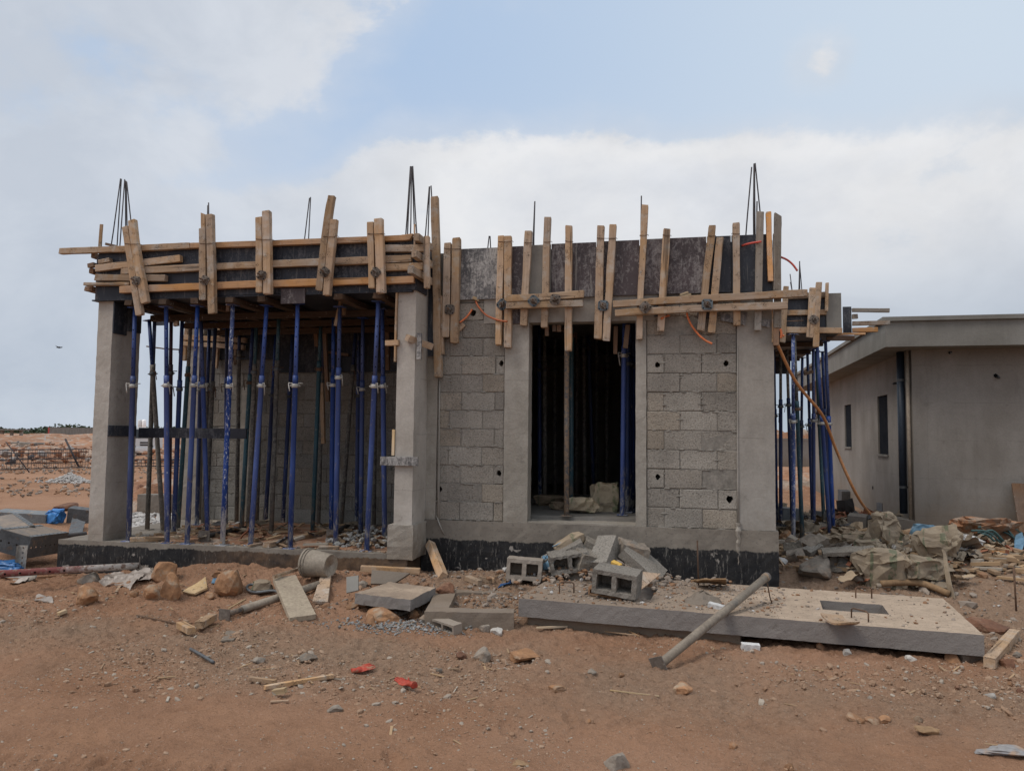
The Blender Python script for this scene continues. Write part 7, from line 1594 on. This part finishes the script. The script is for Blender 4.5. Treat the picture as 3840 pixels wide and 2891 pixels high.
# silos
for k, (x, lab) in enumerate(((523,'left one of two white silos above the long dark board'),(538,'right one of two white silos above the long dark board'))):
    P = onD((x, 1640), 190.); P.z = -.2; r_ = thing('silo', P, lab, 'silo', 'white silos on the horizon'); ORG[r_.name] = P.copy(); zt2 = onD((x, 1570), 190.).z
    MB().tube([P+Vector((0,0,1.4)), P+Vector((0,0,zt2-.3)), P+Vector((0,0,zt2))], [.48,.48,.36], 16).build('tank', M['truck'], r_, smooth=True)
    for a in (0,1.57,3.14,4.71): MB().tube([P+Vector((.38*math.cos(a),.38*math.sin(a),0)), P+Vector((.38*math.cos(a),.38*math.sin(a),1.5))], .05, 5).build('leg', M['steel_grey'], r_)
# tiny far frame
P = far('N', 44, 1630); P = onD((44, 1626), 150.); P.z = -.2; r_ = thing('house_frame', P, 'tiny unfinished concrete frame on the left horizon', 'house frame'); ORG[r_.name] = P.copy()
for a in (-2.2, 0, 2.2): MB().box((P.x+a-.25,P.y-.2,-.4),(P.x+a+.25,P.y+.2,1.7)).build('column', M['conc'], r_)
MB().box((P.x-3.2,P.y-1.5,1.702),(P.x+2.8,P.y+1.5,1.95)).build('roof_slab', M['conc_dark'], r_)
# far wood
t = NT('distant_leaves'); is_ = t.island(); c = t.mix(is_, (.035,.055,.032), (.075,.10,.062)); M['leaf'] = t.done(c, .9)
V_ = []; F_ = []; rr = random.Random(5)
for k in range(150):
    x = rr.uniform(-140, 1000); D = rr.uniform(250, 330); top_ = 1612-18*mnoise.noise(Vector((x*.013, 0, 2)))-10*rr.random()-(8 if 160 < x < 420 else 0)
    P = onD((x, 1630), D); zt2 = max(1.2, onD((x, top_), D).z); wv = zt2*rr.uniform(.7,1.3)
    for _ in range(46):
        c_ = Vector((P.x+rr.gauss(0,.5)*wv, P.y+rr.gauss(0,.5)*wv, -.5+(zt2+.3)*abs(rr.random())**.7)); s_ = rr.uniform(.25,.6); n0 = len(V_)
        a1 = Vector((rr.gauss(0,1), rr.gauss(0,1), rr.gauss(0,1))).normalized()*s_; b1 = a1.orthogonal().normalized()*s_*.8
        V_ += [c_-a1-b1*.3, c_+b1, c_+a1, c_-b1]; F_.append((n0, n0+1, n0+2, n0+3))
mb = MB(); mb.add(V_, F_); o = mb.build('far_trees', M['leaf']); tag(o, 'dark green line of distant trees on the left horizon', 'trees', None, 'stuff')
# bird
P = onD((222, 1303), 40.); r_ = MB(); 
r_.tube([P+rt*-.16, P+rt*.0, P+rt*.16], [.01,.045,.012], 8)
for s_ in (1,-1): r_.add([P+rt*.05, P-rt*.06, P+fw*s_*.3+Vector((0,0,.07))-rt*.05, P+fw*s_*.33+Vector((0,0,.06))], [(0,1,2,3)])
tag(r_.build('bird', M['tyre']), 'small dark bird gliding in the sky at the left', 'bird')
# ================================================================ SKY AND LIGHT
SUN_EL, SUN_AZ = R(56), R(-124)                                   # azimuth from +Y towards +X
w = bpy.data.worlds.new('World'); S.world = w; w.use_nodes = True; nt = w.node_tree
class WT(NT):
    def __init__(s): s.t = nt
t = WT(); bg = nt.nodes['Background']
sky = t.n('ShaderNodeTexSky', sky_type='NISHITA'); sky.sun_disc = False; sky.sun_elevation = SUN_EL; sky.sun_rotation = SUN_AZ; sky.air_density = 1.0; sky.dust_density = 2.5; sky.ozone_density = 1.5
tc = t.n('ShaderNodeTexCoord').outputs['Generated']; x, y, z = t.xyz(tc)
az = t.ma('MULTIPLY', t.ma('ARCTAN2', x, y), 57.2958); el = t.ma('MULTIPLY', t.ma('ARCSINE', z), 57.2958)
st = t.n('ShaderNodeVectorMath', operation='MULTIPLY'); t.set(st.inputs[0], tc); st.inputs[1].default_value = (1,1,1.55)
n1 = t.noise(st.outputs[0], 3.1, 9, .56, .25); n2 = t.noise(st.outputs[0], 9.0, 7, .6, .15); n3 = t.noise(st.outputs[0], 1.7, 3, .5)
nn = t.ma('ADD', t.ma('MULTIPLY', t.ma('SUBTRACT', n1, .5), 1.0), t.ma('MULTIPLY', t.ma('SUBTRACT', n2, .5), .75))
def sma(x, a, b): return t.mr(x, a, b, 0, 1, True)
top_e = t.ma('ADD', t.ma('ADD', el, t.ma('MULTIPLY', sma(az, -20, -29), 4.5)), t.ma('MULTIPLY', sma(az, -6, 8), 1.2))
bank = t.ma('SUBTRACT', 1., sma(top_e, 18.8, 24.6))
edge = t.ma('ADD', -28., t.ma('MULTIPLY', t.ma('SUBTRACT', el, 20.5), .95)); dl = t.ma('SUBTRACT', az, edge)
left = t.ma('SUBTRACT', 1., sma(dl, -10., 6.5))
wis = t.ma('MULTIPLY', t.ma('MULTIPLY', sma(az, 6, 10.5), t.ma('SUBTRACT', 1., sma(az, 10.5, 14))), t.ma('MULTIPLY', sma(el, 22, 25), t.ma('SUBTRACT', 1., sma(el, 25, 28))))
top_ = t.ma('MULTIPLY', sma(el, 34, 50), .55)
B_ = t.ma('MAXIMUM', t.ma('MAXIMUM', bank, t.ma('MULTIPLY', left, .80)), t.ma('MAXIMUM', t.ma('MULTIPLY', wis, .85), top_))
sv_ = t.ma('SUBTRACT', t.ma('ADD', B_, t.ma('MULTIPLY', nn, 1.7)), .5)
mask = sma(t.ma('MULTIPLY', sv_, t.ma('MULTIPLY', t.mr(az, -19, -27, 1., .58), t.mr(az, 3, 14, 1., .5))), -.16, .16)
mask = t.ma('MAXIMUM', mask, t.ma('MULTIPLY', sma(t.ma('ADD', B_, nn), .0, .5), .35))
blue = t.mix(sma(az, -25, 22), (.47,.61,.82), (.67,.77,.88)); blue = t.mix(sma(el, 27, 10), blue, (.66,.73,.83))
sk = t.n('ShaderNodeVectorMath', operation='SCALE'); t.set(sk.inputs[0], sky.outputs[0]); sk.inputs['Scale'].default_value = .10
blue = t.mix(.12, blue, sk.outputs[0])
bright = t.ma('MULTIPLY', sma(el, 4, 17), t.mr(t.ma('ABSOLUTE', t.ma('ADD', az, 2.)), 8, 42, 1, .45))
puff = t.mr(t.ma('ADD', t.ma('MULTIPLY', n1, .6), t.ma('MULTIPLY', n2, .5)), .42, .68)
cl = t.mix(t.ma('MULTIPLY', bright, t.ma('ADD', .62, t.ma('MULTIPLY', puff, .6))), (.47,.535,.62), (.83,.84,.87))
cl = t.mix(t.mr(t.ma('ADD', t.ma('MULTIPLY', n3, .5), t.ma('MULTIPLY', n1, .5)), .42, .58, .0, .42), cl, (.55,.60,.68))
cl = t.mix(t.ma('MULTIPLY', sma(el, 8, 0), .65), cl, (.44,.51,.59))
dn_ = t.ma('ADD', B_, t.ma('MULTIPLY', nn, 1.5)); rim = t.ma('MULTIPLY', t.mr(dn_, .40, .75), t.mr(dn_, .85, 1.35, 1, 0)); rim = t.ma('MULTIPLY', rim, t.ma('MULTIPLY', sma(az, -26, -16), sma(el, 8, 16)))
cl = t.mix(t.ma('MULTIPLY', rim, .85), cl, (.845,.85,.865))
lump = t.mr(t.noise(st.outputs[0], 5.2, 8, .58, .35), .40, .62); cl = t.mix(t.ma('MULTIPLY', lump, .40), cl, t.hsv(cl, .80, 1.25))
cl = t.mix(t.ma('MULTIPLY', sma(az, -22, -36), .55), cl, t.mix(lump, (.66,.71,.79), (.55,.61,.71)))
skc = t.mix(mask, blue, cl)
back = sma(el, 36, 62)
nt.links.new(t.mix(back, skc, t.hsv(skc, 1.45, .8)), bg.inputs['Color']); bg.inputs['Strength'].default_value = 1.0
sd2 = bpy.data.lights.new('sun', 'SUN'); sd2.energy = 1.6; sd2.angle = R(22); sd2.color = (1, .93, .84); so = bpy.data.objects.new('sun', sd2); COL.objects.link(so)
dv = Vector((math.sin(SUN_AZ)*math.cos(SUN_EL), math.cos(SUN_AZ)*math.cos(SUN_EL), math.sin(SUN_EL)))
so.rotation_euler = dv.to_track_quat('Z', 'Y').to_euler()
S.view_settings.view_transform = 'Standard'; S.view_settings.look = 'None'; S.view_settings.exposure = 0; S.view_settings.gamma = 1
S.render.resolution_x, S.render.resolution_y = 1024, 770
